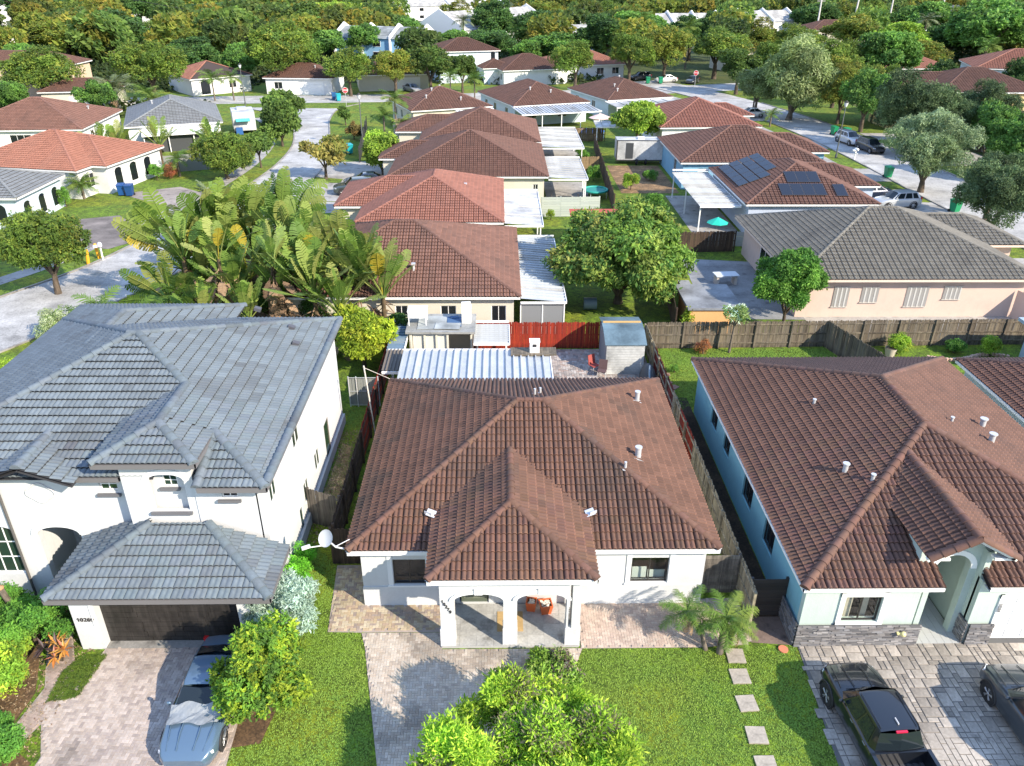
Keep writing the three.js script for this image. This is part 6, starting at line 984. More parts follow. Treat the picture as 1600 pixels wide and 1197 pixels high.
makeTree('sapling', 'gold', 'thin yellow-green sapling by the old fence below the big tree', 12.3, -47.2, 0.6, 0.8, 1.2, { seed: 81, n: 90, lobes: 8, size: 0.3, spray: spray(9, 0.8, 0.4, 0.7, 82), trunk: 0.04, cat: 'sapling' });
makeTree('shrub', 'gold2', 'yellow-green bush with golden tips beside the blue sedan', -7.6, -17.6, 1.9, 1.95, 1.85, { seed: 83, n: 3000, lobes: 46, lobe: 0.68, size: 0.09, spray: spray(12, 0.8, 0.34, 0.8, 84), cat: 'shrub', floor: -1.0, trunk: 0.1 });
makeTree('shrub', 'silver', 'silvery grey-green bush behind the yellow-green bush, beside the garage', -7.75, -20.7, 1.7, 1.3, 1.55, { seed: 85, n: 2400, lobes: 36, lobe: 0.7, size: 0.09, spray: spray(12, 0.75, 0.26, 0.8, 86), cat: 'shrub', floor: -1.2, trunk: 0.08 });
makeTree('feathery_tree', 'feather', 'feathery yellow-green tree with dark seed pods at the bottom centre of the view', 0.85, -14.0, 4.7, 1.35, 1.7, { tone: 1.5, seed: 87, n: 9500, lobes: 90, lobe: 0.33, size: 0.05, spray: spray(22, 0.62, 0.19, 1.1, 88), trunk: 0.13, floor: -0.9, turn: 0.7 });
makeTree('hedge', 'hedge', 'low light green hedge between the brick drive and the front lawn, beside the porch', 1.75, -18.9, 1.15, 0.42, 0.36, { tone: 1.7, seed: 91, n: 900, lobes: 26, lobe: 0.8, size: 0.14, spray: spray(14, 0.8, 0.3, 0.9, 92), cat: 'hedge', trunk: 0.06, floor: -1.0 });
[[-16.6, -20.6, 1.25, 1.0, 0.85, 'lime', 'round green bush nearest the entrance, beside the bare stem'], [-17.6, -18.6, 1.5, 1.1, 0.9, 'goldgreen', 'yellow-green bush at the left edge above the lower bed'], [-16.7, -17.2, 0.9, 0.75, 0.6, 'goldgreen', 'small yellow-green bush in the left bed beside the bare soil'], [-16.4, -15.3, 1.35, 1.2, 0.95, 'lime', 'big dark and light green bush in the lower left corner'], [-15.35, -15.9, 0.85, 0.85, 0.65, 'lime', 'round bush at the lower left with a dark plant behind'], [-18.0, -21.6, 0.9, 0.8, 0.6, 'lime', 'green bush under the left window'], [-15.9, -21.9, 0.6, 0.7, 0.6, 'dark', 'dark green plant in the shade beside the entrance arch'], [-7.95, -22.9, 0.75, 0.95, 0.75, 'lush', 'bright green bush against the wall behind the silvery bush'], [-7.8, -24.4, 0.5, 0.7, 0.5, 'lush', 'small bright green bush by the meter boxes']].forEach(([x, z, r, ry, hc, k, l], i) => makeTree('shrub', k, l, x, z, r * 1.35, ry * 1.25, hc * 1.1, { tone: 1.6, seed: 120 + i, n: Math.round(950 * r), lobes: 20, lobe: 0.85, size: 0.13 * clamp(1.1 / r, 0.8, 1.3), spray: SPRAYS.fine, cat: 'shrub', trunk: 0.05, floor: -0.95 }));
[[-18.2, -49.8, 2.3, 1.9, 1.5, 'dark', 'dark green thicket under the left banana plants'], [-14.6, -49.0, 2.3, 1.9, 1.5, 'dark', 'dark green thicket under the middle banana plants'], [-11.4, -47.4, 2.1, 1.7, 1.3, 'dark', 'dark green thicket under the right banana plants'], [-20.8, -53.4, 2.2, 1.8, 1.4, 'dark', 'dark green thicket behind the leftmost traveller palm'], [10.6, -88.6, 1.0, 1.0, 0.8, 'lime', 'green shrub at the plank fence beyond the trampoline'], [10.2, -97.5, 1.2, 1.1, 0.9, 'lime', 'green shrub at the plank fence behind the white patio roofs'], [14.2, -84.5, 1.3, 1.2, 1.0, 'goldgreen', 'yellow-green shrub in the yard before the white trailer'], [14.6, -73.5, 1.5, 1.4, 1.1, 'lime', 'green shrub in the long yard left of the solar panel house'], [12.6, -66.8, 1.6, 1.5, 1.2, 'dark', 'dark shrub in the long yard behind the big tree'], [17.0, -88.8, 0.9, 0.8, 0.6, 'lime', 'small shrub beside the blue-walled house'], [24.9, -43.9, 0.9, 0.8, 0.7, 'goldgreen', 'pale yellow-green bush before the right board fence, left one'], [28.6, -44.1, 0.7, 0.6, 0.5, 'lime', 'green bush before the right board fence, in the middle'], [30.6, -43.6, 0.9, 0.75, 0.7, 'goldgreen', 'yellow-orange bush before the right board fence at the right end'], [12.7, -44.0, 0.55, 0.6, 0.5, 'croton', 'reddish croton bush on the grass before the old board fence'], [10.4, -41.5, 0.3, 0.3, 0.25, 'lime', 'little tuft of green in the back lawn by the side fence'], [-45.2, -79.6, 0.9, 0.9, 0.8, 'lime', 'green shrub beside the arched white garage wing'], [-43.0, -77.6, 0.8, 1.2, 1.0, 'lime', 'upright green shrub at the corner of the coral-roofed house'], [-38.2, -88.6, 1.1, 1.0, 0.9, 'lime', 'clipped round green shrub beside the arched porch'], [-36.9, -89.4, 0.9, 0.9, 0.8, 'croton', 'dark red shrub beside the palm on the left lawn'], [-15.6, -100.4, 1.0, 0.7, 0.6, 'goldgreen', 'yellow-green low shrub by the black screen fence'], [-13.6, -103.3, 1.2, 0.7, 0.6, 'lime', 'low green shrub beside the cream shed'], [-21, -66.6, 1.4, 1.2, 0.9, 'lime', 'green shrub beside the red drive, right of the banana plants'], [-28.2, -46.2, 1.5, 1.3, 1.2, 'pale', 'pale dry-twigged shrub above the grey roof at the left'], [-25.6, -43.6, 1.3, 1.2, 1.1, 'pale', 'straw-coloured shrub behind the grey roof ridge at the left'], [-26.6, -34.5, 1.9, 1.7, 1.5, 'goldgreen', 'large yellow-green shrub against the left side of the grey roof'], [-26.2, -38.3, 1.6, 1.5, 1.3, 'goldgreen', 'yellow-green shrub further back along the grey roof'], [-14.0, -12.9, 0.2, 0.2, 0.1, 'lime', 'tiny green tuft at the bottom of the brick drive'], [12.2, -62.8, 1.1, 1.1, 0.9, 'croton', 'reddish-brown shrub behind the old fence under the big tree'], [9.0, -71.5, 0.9, 0.9, 0.7, 'lime', 'green shrub on the small lawn before the pale panel fence'], [4.9, -73.2, 0.5, 0.6, 0.6, 'gold', 'bright yellow-green potted shrub by the pale panel fence']].forEach(([x, z, r, ry, hc, k, l], i) => makeTree('shrub', k, l, x, z, r, ry, hc, { seed: 150 + i, n: Math.round(420 * Math.max(0.4, r)), lobes: 16, size: 0.17 * clamp(1.1 / r, 0.8, 1.4), spray: SPRAYS.fine, cat: 'shrub', trunk: 0.05, floor: -0.95 }));
// feather-leaved palms
function frondShape(L, W, sd, arch = 0.5, pairs = 26, spread = 0.35, lw = 0.014) {
  seed(sd); const g = new G(), at = (k) => V(0, L * (0.34 * Math.sin(k * 1.35) * (1 - arch) + 0.1 * k - arch * 0.62 * k * k), L * (k - 0.16 * arch * k * k));
  g.tube([0, 0.25, 0.5, 0.75, 1].map(at), (k) => L * 0.012 * (1.15 - k), 4, false);
  for (let i = 2; i < pairs; i++) for (const s of [-1, 1]) { const k = i / pairs, p = at(k), f = at(Math.min(1, k + 0.03)).sub(p).normalize(), w = W * Math.pow(Math.sin(Math.PI * (0.1 + 0.86 * k)), 0.7) * rr(0.85, 1.1), tip = p.clone().add(V(s * w, -w * rr(0.15, spread + 0.35) + 0.18 * w, 0)).addScaledVector(f, w * 0.55), h = f.clone().multiplyScalar(L * lw), m = p.clone().lerp(tip, 0.5).add(V(0, w * 0.12, 0)); g.quad(p.clone().sub(h), m.clone().sub(h), m.clone().add(h), p.clone().add(h)); g.tri(m.clone().sub(h), tip, m.clone().add(h)); }
  return g.build();
}
const FROND = [0, 1, 2].map((i) => frondShape(1, 0.30, 200 + i, 0.55)), FINE = [0, 1, 2].map((i) => frondShape(1, 0.24, 210 + i, 0.62, 40, 0.7, 0.009)), FAN = [0, 1].map((i) => frondShape(1, 0.2, 220 + i, 0.3, 30, 0.2));
const greenP = [[0.085, 0.165, 0.028], [0.11, 0.20, 0.032], [0.14, 0.23, 0.038], [0.18, 0.25, 0.045]].map((c) => M(c, 0.75, { transmission: 0.25, thickness: 0, specularIntensity: 0.3 })), dryP = [[0.28, 0.17, 0.09], [0.34, 0.23, 0.13]].map((c) => M(c, 0.9)), greyP = [[0.13, 0.17, 0.06], [0.16, 0.20, 0.08]].map((c) => M(c, 0.7, { transmission: 0.2, thickness: 0 }));
function palm(name, label, x, z, h, nf, L, o = {}) {
  const t = thing(name, label, 'palm', x, 0, z, o.turn || 0, o.group); seed(o.seed || Math.round(Math.abs(x * 7 + z)));
  const top = V(o.lean || 0, h, o.leanZ || 0), w = o.w || 0.12;
  part('trunk', new G().tube([V(0, -0.05, 0), V(top.x * 0.3, h * 0.5, top.z * 0.3), top], (k) => w * (1.2 - 0.35 * k), 8), o.bark || paleBarkM, t);
  for (let i = 0; i < nf; i++) { const ring = i / nf, f = part('frond', pick(o.shape || FROND), pick(o.mats || greenP), t); f.position.copy(top); f.rotation.order = 'YXZ'; f.rotation.set(-(o.rise ?? 0.75) + ring * (o.fall ?? 1.35) + rr(-0.12, 0.12), i * 2.4 + rr(-0.2, 0.2), rr(-0.2, 0.2)); f.scale.setScalar(L * rr(0.85, 1.12)); }
  for (let i = 0; i < (o.dry || 0); i++) { const f = part('dry_frond', pick(o.shape || FROND), pick(dryP), t); f.position.copy(top).add(V(0, -0.15, 0)); f.rotation.order = 'YXZ'; f.rotation.set(rr(0.9, 1.35), rr(0, 6.28), rr(-0.3, 0.3)); f.scale.setScalar(L * rr(0.6, 0.85)); }
  return t;
}
palm('date_palm', 'slim feathery palm on the left of the pair in the front lawn', 7.3, -20.05, 1.5, 13, 1.15, { shape: FINE, seed: 301, lean: -0.75, leanZ: -0.35, w: 0.08, dry: 3, mats: greenP.slice(0, 3) });
palm('date_palm', 'fuller feathery palm on the right of the pair in the front lawn', 7.75, -19.9, 1.55, 16, 1.2, { shape: FINE, seed: 302, lean: 0.05, leanZ: -0.1, w: 0.11, dry: 4, mats: greenP.slice(1) });
palm('date_palm', 'short third palm stem crowded between the pair in the front lawn', 7.95, -20.1, 1.1, 10, 1.0, { shape: FINE, seed: 303, lean: 0.3, leanZ: 0.1, w: 0.1, dry: 3, mats: greenP.slice(1) });
palm('areca_palm', 'arching palm behind the grey roof, left of the two', -24.6, -45.2, 2.7, 12, 2.2, { seed: 304, mats: greenP.slice(0, 3) }); palm('areca_palm', 'arching palm behind the grey roof, right of the two', -22.3, -44.6, 2.3, 12, 2.1, { seed: 305, mats: greenP.slice(0, 3) });
palm('areca_palm', 'darker palm behind the banana plants near the grey roof', -20.2, -46.5, 3.0, 11, 2.2, { seed: 306, mats: greenP.slice(0, 2) });
palm('silver_palm', 'grey-green fan-like palm behind the left banana plants', -22.4, -62, 4.4, 18, 2.4, { seed: 307, shape: FAN, mats: greyP, rise: 1.1 }); palm('silver_palm', 'grey-green fan-like palm behind the right banana plants', -15.6, -58.5, 3.4, 18, 2.2, { seed: 308, shape: FAN, mats: greyP, rise: 1.1 });
palm('date_palm', 'large date palm with orange fruit behind the bungalow at the left', -61.5, -133, 3.6, 26, 4.0, { seed: 309, shape: FINE, w: 0.4, mats: greyP, dry: 2, rise: 1.0 });
palm('palm_tree', 'green palm right of the large date palm', -55.5, -131.5, 3.2, 14, 2.7, { seed: 310 }); palm('palm_tree', 'yellow-green palm behind the coral roof house', -53.4, -128, 3.0, 13, 2.6, { seed: 311, mats: greenP.slice(2) });
palm('palm_tree', 'small palm on the left lawn beside the dark red shrub', -36.3, -90.3, 2.0, 14, 1.7, { seed: 312 }); palm('palm_tree', 'bushy fan palm in front of the arched porch', -42.6, -80.6, 1.5, 22, 1.9, { seed: 313, shape: FINE, rise: 1.0 });
palm('coconut_palm', 'coconut palm left one of the pair before the far coral house', -50, -146, 3.9, 13, 2.8, { seed: 314 }); palm('coconut_palm', 'coconut palm right one of the pair before the far coral house', -46.8, -146.5, 3.9, 12, 2.6, { seed: 315 });
palm('palm_tree', 'palm at the corner of the cream house, left of three', -15.6, -110.5, 3.4, 13, 2.3, { seed: 316 }); palm('palm_tree', 'palm at the corner of the cream house, tallest of three', -14.6, -115.5, 4.8, 13, 2.5, { seed: 317 }); palm('palm_tree', 'palm at the corner of the cream house, nearest the black fence', -12.9, -107.5, 2.8, 12, 2.2, { seed: 318 });
palm('palm_tree', 'palm in front of the pale two-storey house, left one', -8.8, -150.5, 3.6, 13, 2.6, { seed: 319 }); palm('palm_tree', 'palm in front of the pale two-storey house, right one', -4.4, -149, 3.4, 13, 2.6, { seed: 320 });
palm('coconut_palm', 'tall pale-stemmed coconut palm at the top, left of the pair', 34.5, -205, 9.5, 15, 3.6, { seed: 321, w: 0.2 }); palm('coconut_palm', 'tall pale-stemmed coconut palm at the top, right of the pair', 43.5, -196, 9, 15, 3.6, { seed: 322, w: 0.2 });
palm('coconut_palm', 'tall palm with a bright crown at the top centre', -8.5, -206, 9.5, 14, 3.2, { seed: 323, w: 0.2, mats: greyP }); palm('palm_tree', 'palm below the slanting white hall at the top centre', -19.5, -197, 5.5, 13, 2.8, { seed: 324 });
palm('coconut_palm', 'palm behind the pale weeping tree on the right street', 41.5, -133.6, 5.6, 14, 3.2, { seed: 325, mats: greyP }); palm('palm_tree', 'pale palm crown among the trees at the top right', 118, -236, 8.5, 14, 4, { seed: 326, w: 0.22, mats: greyP }); palm('palm_tree', 'yellowish palm between the far poles at the top right', 152, -262, 9, 14, 4, { seed: 327, w: 0.22, mats: greyP }); palm('palm_tree', 'green palm above the yellow house at the top right', 104, -178, 6.5, 14, 3.4, { seed: 328 });
palm('palm_tree', 'small palm beside the white car, behind the brown roofs', 40.8, -122, 1.8, 12, 1.8, { seed: 329 }); palm('palm_tree', 'small palm on the pale lawn at the left edge, by the coral roof', -55.2, -81.6, 2.6, 14, 2.0, { seed: 330, mats: greyP });
[[-48.6, -84, 'left'], [72, -205, 'right']].forEach(() => 0);
// big paddle leaves, split along their ribs
function paddle(L, W, sd, tear = 0.6) {
  seed(sd); const g = new G(), bend = rr(0.08, 0.34), at = (k) => V(0, L * (k * 0.92 - bend * k * k * 0.55), L * (0.12 * k + bend * k * k * 0.8)), n = 15, stalk = 0.42;
  g.tube([0, 0.2, stalk, 0.7, 1].map(at), (k) => L * 0.014 * (1.2 - k), 5, false);
  for (const s of [-1, 1]) { let d = 0; for (let i = 0; i < n; i++) { const a = stalk + ((1 - stalk) * i) / n, b = stalk + ((1 - stalk) * (i + 1)) / n - (rnd() < tear ? 0.008 : 0), wk = (k) => W * Math.pow(Math.sin(Math.PI * clamp((k - stalk) / (1 - stalk) * 0.93 + 0.05)), 0.55); if (rnd() < tear * 0.55) d = rr(0.05, 0.55); const pa = at(a), pb = at(b), f = at(b + 0.01).sub(pb).normalize(), side = (p, k) => p.clone().add(V(s * wk(k), wk(k) * (0.35 - d), 0)).addScaledVector(f, wk(k) * 0.25), ma = pa.clone().lerp(side(pa, a), 0.5).add(V(0, 0.06 * W, 0)), mb = pb.clone().lerp(side(pb, b), 0.5).add(V(0, 0.06 * W, 0)); g.quad(pa, pb, mb, ma).quad(ma, mb, side(pb, b), side(pa, a)); } }
  return g.build();
}
const PADDLE = [0, 1, 2, 3].map((i) => paddle(1, 0.115, 400 + i, 0.6 + i * 0.13)), paddleM = [[0.16, 0.26, 0.045], [0.20, 0.30, 0.055], [0.11, 0.20, 0.035], [0.25, 0.33, 0.08], [0.29, 0.33, 0.09]].map((c) => M(c, 0.6, { transmission: 0.3, thickness: 0, specularIntensity: 0.4 })), yellowLeafM = M([0.42, 0.34, 0.03], 0.6, { transmission: 0.3, thickness: 0 }), deadM = [[0.22, 0.145, 0.09], [0.28, 0.19, 0.12], [0.17, 0.11, 0.07]].map((c) => M(c, 0.95));
function bananaPlant(name, label, x, z, h, nl, L, o = {}) {
  const t = thing(name, label, 'banana plant', x, 0, z, o.turn || 0); seed(o.seed);
  part('stem', new G().tube([V(0, 0, 0), V(rr(-0.1, 0.1), h * 0.5, 0), V(0, h, 0)], (k) => 0.2 - 0.08 * k, 8), M([0.26, 0.19, 0.11], 0.95, { map: woodT }), t);
  nl = Math.round(nl * 1.6);
  for (let i = 0; i < nl; i++) { const f = part('leaf', pick(PADDLE), o.yellow && i < o.yellow ? yellowLeafM : pick(paddleM), t), side = o.fan ? (i - (nl - 1) / 2) / nl : 0; f.position.set(0, h - 0.25 + rr(-0.1, 0.15), 0); f.rotation.order = o.fan ? 'ZYX' : 'YXZ'; o.fan ? f.rotation.set(rr(-0.15, 0.25), rr(-0.4, 0.4), -side * 2.5) : f.rotation.set(-0.25 + rr(-0.1, 0.3) + (i / nl) * 0.95, i * 2.4 + rr(-0.3, 0.3), rr(-0.15, 0.15)); f.scale.setScalar(L * 1.42 * rr(0.82, 1.12)); }
  for (let i = 0; i < (o.dead ?? 6); i++) { const f = part('dead_leaf', pick(PADDLE), pick(deadM), t); f.position.set(0, h * rr(0.45, 0.95), 0); f.rotation.order = 'YXZ'; f.rotation.set(rr(1.7, 2.5), rr(0, 6.28), rr(-0.3, 0.3)); f.scale.setScalar(L * rr(0.75, 1.1)); }
  return t;
}
[[-21.6, -51.5, 3.5, 12, 3.5, 1, 'traveller palm furthest left in the big clump behind the grey roof'], [-19.6, -53, 4.2, 13, 3.6, 1, 'tall traveller palm second from the left in the big clump'], [-17.4, -53.5, 3.9, 13, 3.5, 0, 'broad-leaved banana plant third from the left in the big clump'], [-15.3, -54, 4.4, 12, 3.4, 1, 'tallest upright traveller palm in the middle of the big clump'], [-19.2, -48.6, 2.6, 12, 3.0, 0, 'banana plant with yellowing leaves low in the left of the clump'], [-16.2, -48.4, 2.9, 12, 3.1, 0, 'banana plant with hanging dead leaves in the middle of the clump'], [-12.9, -50.5, 3.2, 12, 3.2, 0, 'wide-leaved banana plant right of the middle of the clump'], [-10.6, -49.2, 3.4, 13, 3.1, 1, 'upright banana plant against the weathered red-brown roof'], [-11.4, -45.2, 2.7, 14, 3.0, 0, 'banana plant fanning out low behind the grey roof corner'], [-8.9, -46.8, 3.0, 15, 3.1, 0, 'banana plant spreading over the eave of the red-brown roof'], [-7.3, -46.0, 2.6, 11, 2.7, 0, 'rightmost banana plant with fringed leaves over the red-brown roof'], [-13.6, -46.4, 2.2, 10, 2.7, 0, 'short banana plant between the dead trunks of the clump'], [-18.0, -44.2, 1.6, 9, 2.3, 0, 'low banana plant with brown leaves at the left foot of the clump'], [-15.2, -44.0, 1.9, 9, 2.4, 0, 'low banana plant among dead leaves behind the grey ridge'], [-21.0, -47.0, 2.0, 10, 2.6, 1, 'half-grown traveller palm at the left front of the big clump'], [-17.2, -46.2, 4.9, 5, 2.2, 0, 'middle one of the three bare banana trunks hung with brown leaves behind the grey ridge'], [-13.8, -45.6, 4.8, 5, 2.2, 0, 'rightmost of the bare banana trunks hung with brown leaves behind the grey ridge'], [-19.6, -46.8, 4.8, 4, 2.2, 0, 'leftmost of the bare banana trunks hung with brown leaves, near the arching palms'], [-18.4, -51.2, 3.3, 11, 3.2, 0, 'dense green banana plant deep inside the clump, left of the middle'], [-14.4, -51.6, 3.6, 11, 3.2, 0, 'dense green banana plant deep inside the clump, right of the middle'], [-12.2, -47.6, 2.8, 11, 3.0, 0, 'banana plant in front of the wide-leaved one, right of the middle'], [-20.6, -49.6, 3.0, 11, 3.0, 0, 'banana plant in front of the leftmost traveller palm'], [-16.6, -46.2, 2.6, 10, 2.8, 0, 'banana plant at the front of the clump above the grey ridge'], [-9.8, -44.4, 2.2, 11, 2.6, 0, 'low banana plant at the right front of the clump by the bright bush']].forEach(([x, z, h, n, L, fan, l], i) => bananaPlant('banana_plant', l, x, z, h + 0.6, n, L, { seed: 430 + i, fan, dead: [8, 9, 12, 8, 13, 16, 11, 9, 11, 12, 10, 14, 16, 16, 12, 26, 30, 22, 8, 8, 10, 10, 14, 10][i], yellow: i === 4 ? 2 : i % 5 === 0 ? 1 : 0, turn: i * 1.3 - 0.4 * fan * i }));
[[-45.9, -92.8, 'banana plant left one before the dusty brown roof'], [-44.3, -93.6, 'banana plant right one before the dusty brown roof'], [-40.6, -96.6, 'banana plant in front of the grey bungalow screens'], [-34.6, -97.4, 'banana plant at the right end of the grey bungalow']].forEach(([x, z, l], i) => bananaPlant('banana_plant', l, x, z, 2.2, 9, 2.6, { seed: 460 + i, dead: 2, turn: i }));
{ // croton at the corner of the brick drive, a rosette of long coloured leaves
  const t = thing('croton_plant', 'orange and dark purple croton plant beside the white garage pier', 'plant', -15.25, 0, -19.75), g = spray(1, 1, 0.3, 0.01, 7), m = [[0.42, 0.15, 0.03], [0.50, 0.24, 0.05], [0.30, 0.10, 0.05], [0.05, 0.03, 0.03], [0.36, 0.2, 0.04]].map((c) => M(c, 0.5)); seed(470);
  const leaf = new G().tri(V(0, 0, 0), V(0.055, 0.03, 0.2), V(0, 0.02, 0.45)).tri(V(0, 0, 0), V(0, 0.02, 0.45), V(-0.055, 0.03, 0.2)).build();
  part('stem', new G().rod(V(0, 0, 0), V(0, 0.8, 0), 0.04).rod(V(0, 0, 0), V(-0.35, 0.7, 0.1), 0.03).rod(V(0, 0, 0), V(0.3, 0.7, 0.15), 0.03), barkM, t);
  for (const [hx, hy, hz] of [[0, 0.85, 0], [-0.4, 0.75, 0.1], [0.32, 0.75, 0.16], [0.05, 0.6, 0.35], [-0.15, 0.8, -0.3]]) for (let i = 0; i < 18; i++) { const f = part('leaf', leaf, hx < -0.3 ? m[3] : pick(m), t); f.position.set(hx, hy, hz); f.rotation.order = 'YXZ'; f.rotation.set(rr(-1.2, 0.5), rr(0, 6.28), 0); f.scale.setScalar(rr(0.7, 1.15)); }
}
{ const t = thing('bare_stem', 'bare pale trunk of a cut palm standing in the bushes by the left window', 'tree trunk', -17.6, 0, -21.7); part('trunk', new G().tube([V(0, 0, 0), V(-0.25, 0.8, 0), V(-0.42, 1.6, 0.02)], (k) => 0.13 - 0.02 * k, 8), paleBarkM, t); part('cut_top', new G().ball(V(-0.42, 1.62, 0.02), 0.15, 0.5), M([0.4, 0.24, 0.13], 0.9), t); }
{ // ground cover beside the drive and loose leaf litter
  seed(480); const list = []; for (let i = 0; i < 2600; i++) { const k = rnd(), x = rr(-15.0, -13.6) , z = rr(-20.0, -17.8); if (!inPoly(x, z, [[-14.9, -18.0], [-14.0, -18.2], [-13.8, -20.1], [-14.5, -20.2], [-15.0, -19.3]])) continue; const c = pick([[0.12, 0.2, 0.02], [0.16, 0.24, 0.03], [0.08, 0.15, 0.02]]); list.push({ m: mat4(x, 0.02, z, rr(0, 6), rr(0.07, 0.13)), c: lin(...c) }); }
  tag(copies('ground_cover', SPRAYS.fine, leafM, list, scene), 'bright green ground cover in the strip left of the brick drive', 'ground cover');
  seed(481); const lit = []; for (let i = 0; i < 1500; i++) { const a = rnd() < 0.5, x = a ? rr(-16.8, -14.3) : rr(-8.2, -6.8), z = a ? rr(-21.5, -14) : rr(-35, -26); lit.push({ m: mat4(x, 0.03, z, rr(0, 6), rr(0.03, 0.07)), c: lin(...pick([[0.3, 0.22, 0.13], [0.2, 0.13, 0.08], [0.38, 0.3, 0.2]])) }); }
  tag(copies('leaf_litter', SPRAYS.far, M([1, 1, 1], 0.9), lit, scene), 'dry brown leaf litter on the bare soil beside the two-storey house', 'leaf litter');
}

// ---------------------------------------------------------------- the other houses of the estate
const wallC = { white: M([0.74, 0.75, 0.75], 0.9, { map: stuccoT }), cream: M([0.62, 0.585, 0.49], 0.9, { map: stuccoT }), blue: M([0.22, 0.44, 0.60], 0.9, { map: stuccoT }), pale: M([0.58, 0.68, 0.74], 0.9, { map: stuccoT }), pink: M([0.62, 0.48, 0.405], 0.9, { map: stuccoT }), yellow: M([0.72, 0.57, 0.28], 0.9, { map: stuccoT }), beige: M([0.62, 0.48, 0.34], 0.9, { map: stuccoT }), lilac: M([0.45, 0.52, 0.66], 0.9, { map: stuccoT }) };
const brownT = (k = 1) => tintOf([0.150 * k, 0.077 * k, 0.057 * k], [0.085, 0.052, 0.042, 0.6], 0.14), redT = tintOf([0.27, 0.118, 0.086], [0.18, 0.095, 0.075, 0.4], 0.12), greyT = tintOf([0.20, 0.215, 0.225], [0.12, 0.13, 0.13, 0.5], 0.1), oliveGreyT = tintOf([0.175, 0.165, 0.14], [0.09, 0.085, 0.075, 0.7], 0.12), orangeT = tintOf([0.33, 0.145, 0.098], [0.22, 0.12, 0.09, 0.4], 0.1);
estateHouse('estate_house', 'house with the weathered red-brown roof directly behind the red board fence', { x0: -14.6, x1: 1.3, z0: -46.24, z1: -60.8, wall: wallC.cream, tint: brownT(1.25), capTone: 0.85, windows: [['f', 7.5, 1.5, 0.8, 0.7], ['f', 10.4, 1.5, 1.0, 0.7], ['f', 13.65, 0.9, 0.95, 1.3]], vents: [[-5.6, -48.6]] });
estateHouse('estate_house', 'house with the bright reddish tile roof second in the row behind the red fence', { x0: -11.75, x1: 0.35, z0: -62.4, z1: -76.9, wall: wallC.cream, tint: redT, wings: [[-14.3, -5, -67.2, -75.6, 2.95, 0.38, 'l']], windows: [['r', 11, 1.2, 1.2, 1.0], ['l', 4, 1, 1.3, 1.2]], vents: [[-2.2, -67], [-3, -69.6]] });
estateHouse('estate_house', 'house with the dark brown mossy tile roof third in the row behind the red fence', { x0: -11.05, x1: 4.86, z0: -78, z1: -93.7, wall: wallC.cream, tint: brownT(0.95), wings: [[-13, -5, -86, -92.6, 2.95, 0.38, 'l']], windows: [['f', 14, 1.1, 0.5, 1], ['l', 4, 1, 1.5, 1.2]], vents: [[-8.6, -82], [-2, -84]] });
estateHouse('estate_house', 'brown-roofed house fourth in the row, just beyond the dark mossy roof', { x0: -9.5, x1: 4.9, z0: -95.1, z1: -110, wall: wallC.cream, tint: brownT(1.1), wings: [[-13, -4, -101.5, -109, 2.95, 0.38, 'l']], windows: [['l', 4, 1, 1.3, 1.2]] });
estateHouse('estate_house', 'brown-roofed house with a small cream shed and palms at its street side', { x: -9, z: -124.8, turn: 0.385, x0: -6.25, x1: 6.25, z0: 6, z1: -6, wall: wallC.cream, tint: brownT(1.05), windows: [['f', 4, 1.2, 1.2, 1], ['f', 9, 1.2, 1, 1], ['l', 1.6, 1, 1, 1.2], ['l', 4.6, 1, 1, 1.2], ['l', 8, 1, 1, 1.2]], vents: [[-3, 3], [-1.5, 1], [0.4, -1], [2, 4]] });
estateHouse('estate_house', 'brown-roofed house with a long white patio roof on slim posts', { x: 5.2, z: -131.2, turn: 0.36, x0: -6.3, x1: 6.3, z0: 8, z1: -8, wall: wallC.pale, tint: brownT(1.0), windows: [['l', 2, 1, 1.2, 1.2], ['l', 6, 1, 1.2, 1.2], ['l', 11, 1, 1.2, 1.2], ['f', 2, 1, 1.5, 1.3], ['f', 7, 1, 1.5, 1.3]], vents: [[-2, 4], [1, 5]] });
estateHouse('estate_house', 'dark brown-roofed house left of the round trees at the bend of the right street', { x: 19.7, z: -136.2, turn: 0.36, x0: -5.85, x1: 5.85, z0: 7.3, z1: -7.3, wall: wallC.pale, tint: brownT(0.95), windows: [['l', 2, 1, 1.2, 1.2], ['l', 8, 1, 1.2, 1.2], ['f', 3, 1, 1.4, 1.2]], vents: [[-2.5, 3], [-3, 5], [1, -2]] });
estateHouse('estate_house', 'salmon red-roofed house behind the bright green tree in the right row', { x: 27, z: -112.3, turn: 0.07, x0: -6.75, x1: 6.75, z0: 7.4, z1: -7.4, wall: wallC.white, tint: redT, wings: [[4, 8.8, -1, -7.4, 2.95, 0.38, 'r']], windows: [['f', 5, 1.3, 1.6, 1], ['f', 10, 1.3, 1, 0.8]], vents: [[-0.5, 4.6], [1.8, 2.2], [2.4, 0.4]] });
estateHouse('estate_house', 'blue-walled house with a large brown roof beside the white trailer', { x0: 19.3, x1: 34.8, z0: -84.3, z1: -98, wall: wallC.blue, tint: brownT(1.1), wings: [[30, 37.2, -89.6, -97, 2.95, 0.38, 'r']], windows: [['f', 1.6, 1.9, 1.2, 0.35], ['l', 8, 0.9, 1.4, 1.5], ['r', 4, 1, 1.2, 1.2]], vents: [[31.2, -89.3], [32.4, -86.6], [29.6, -86]] });
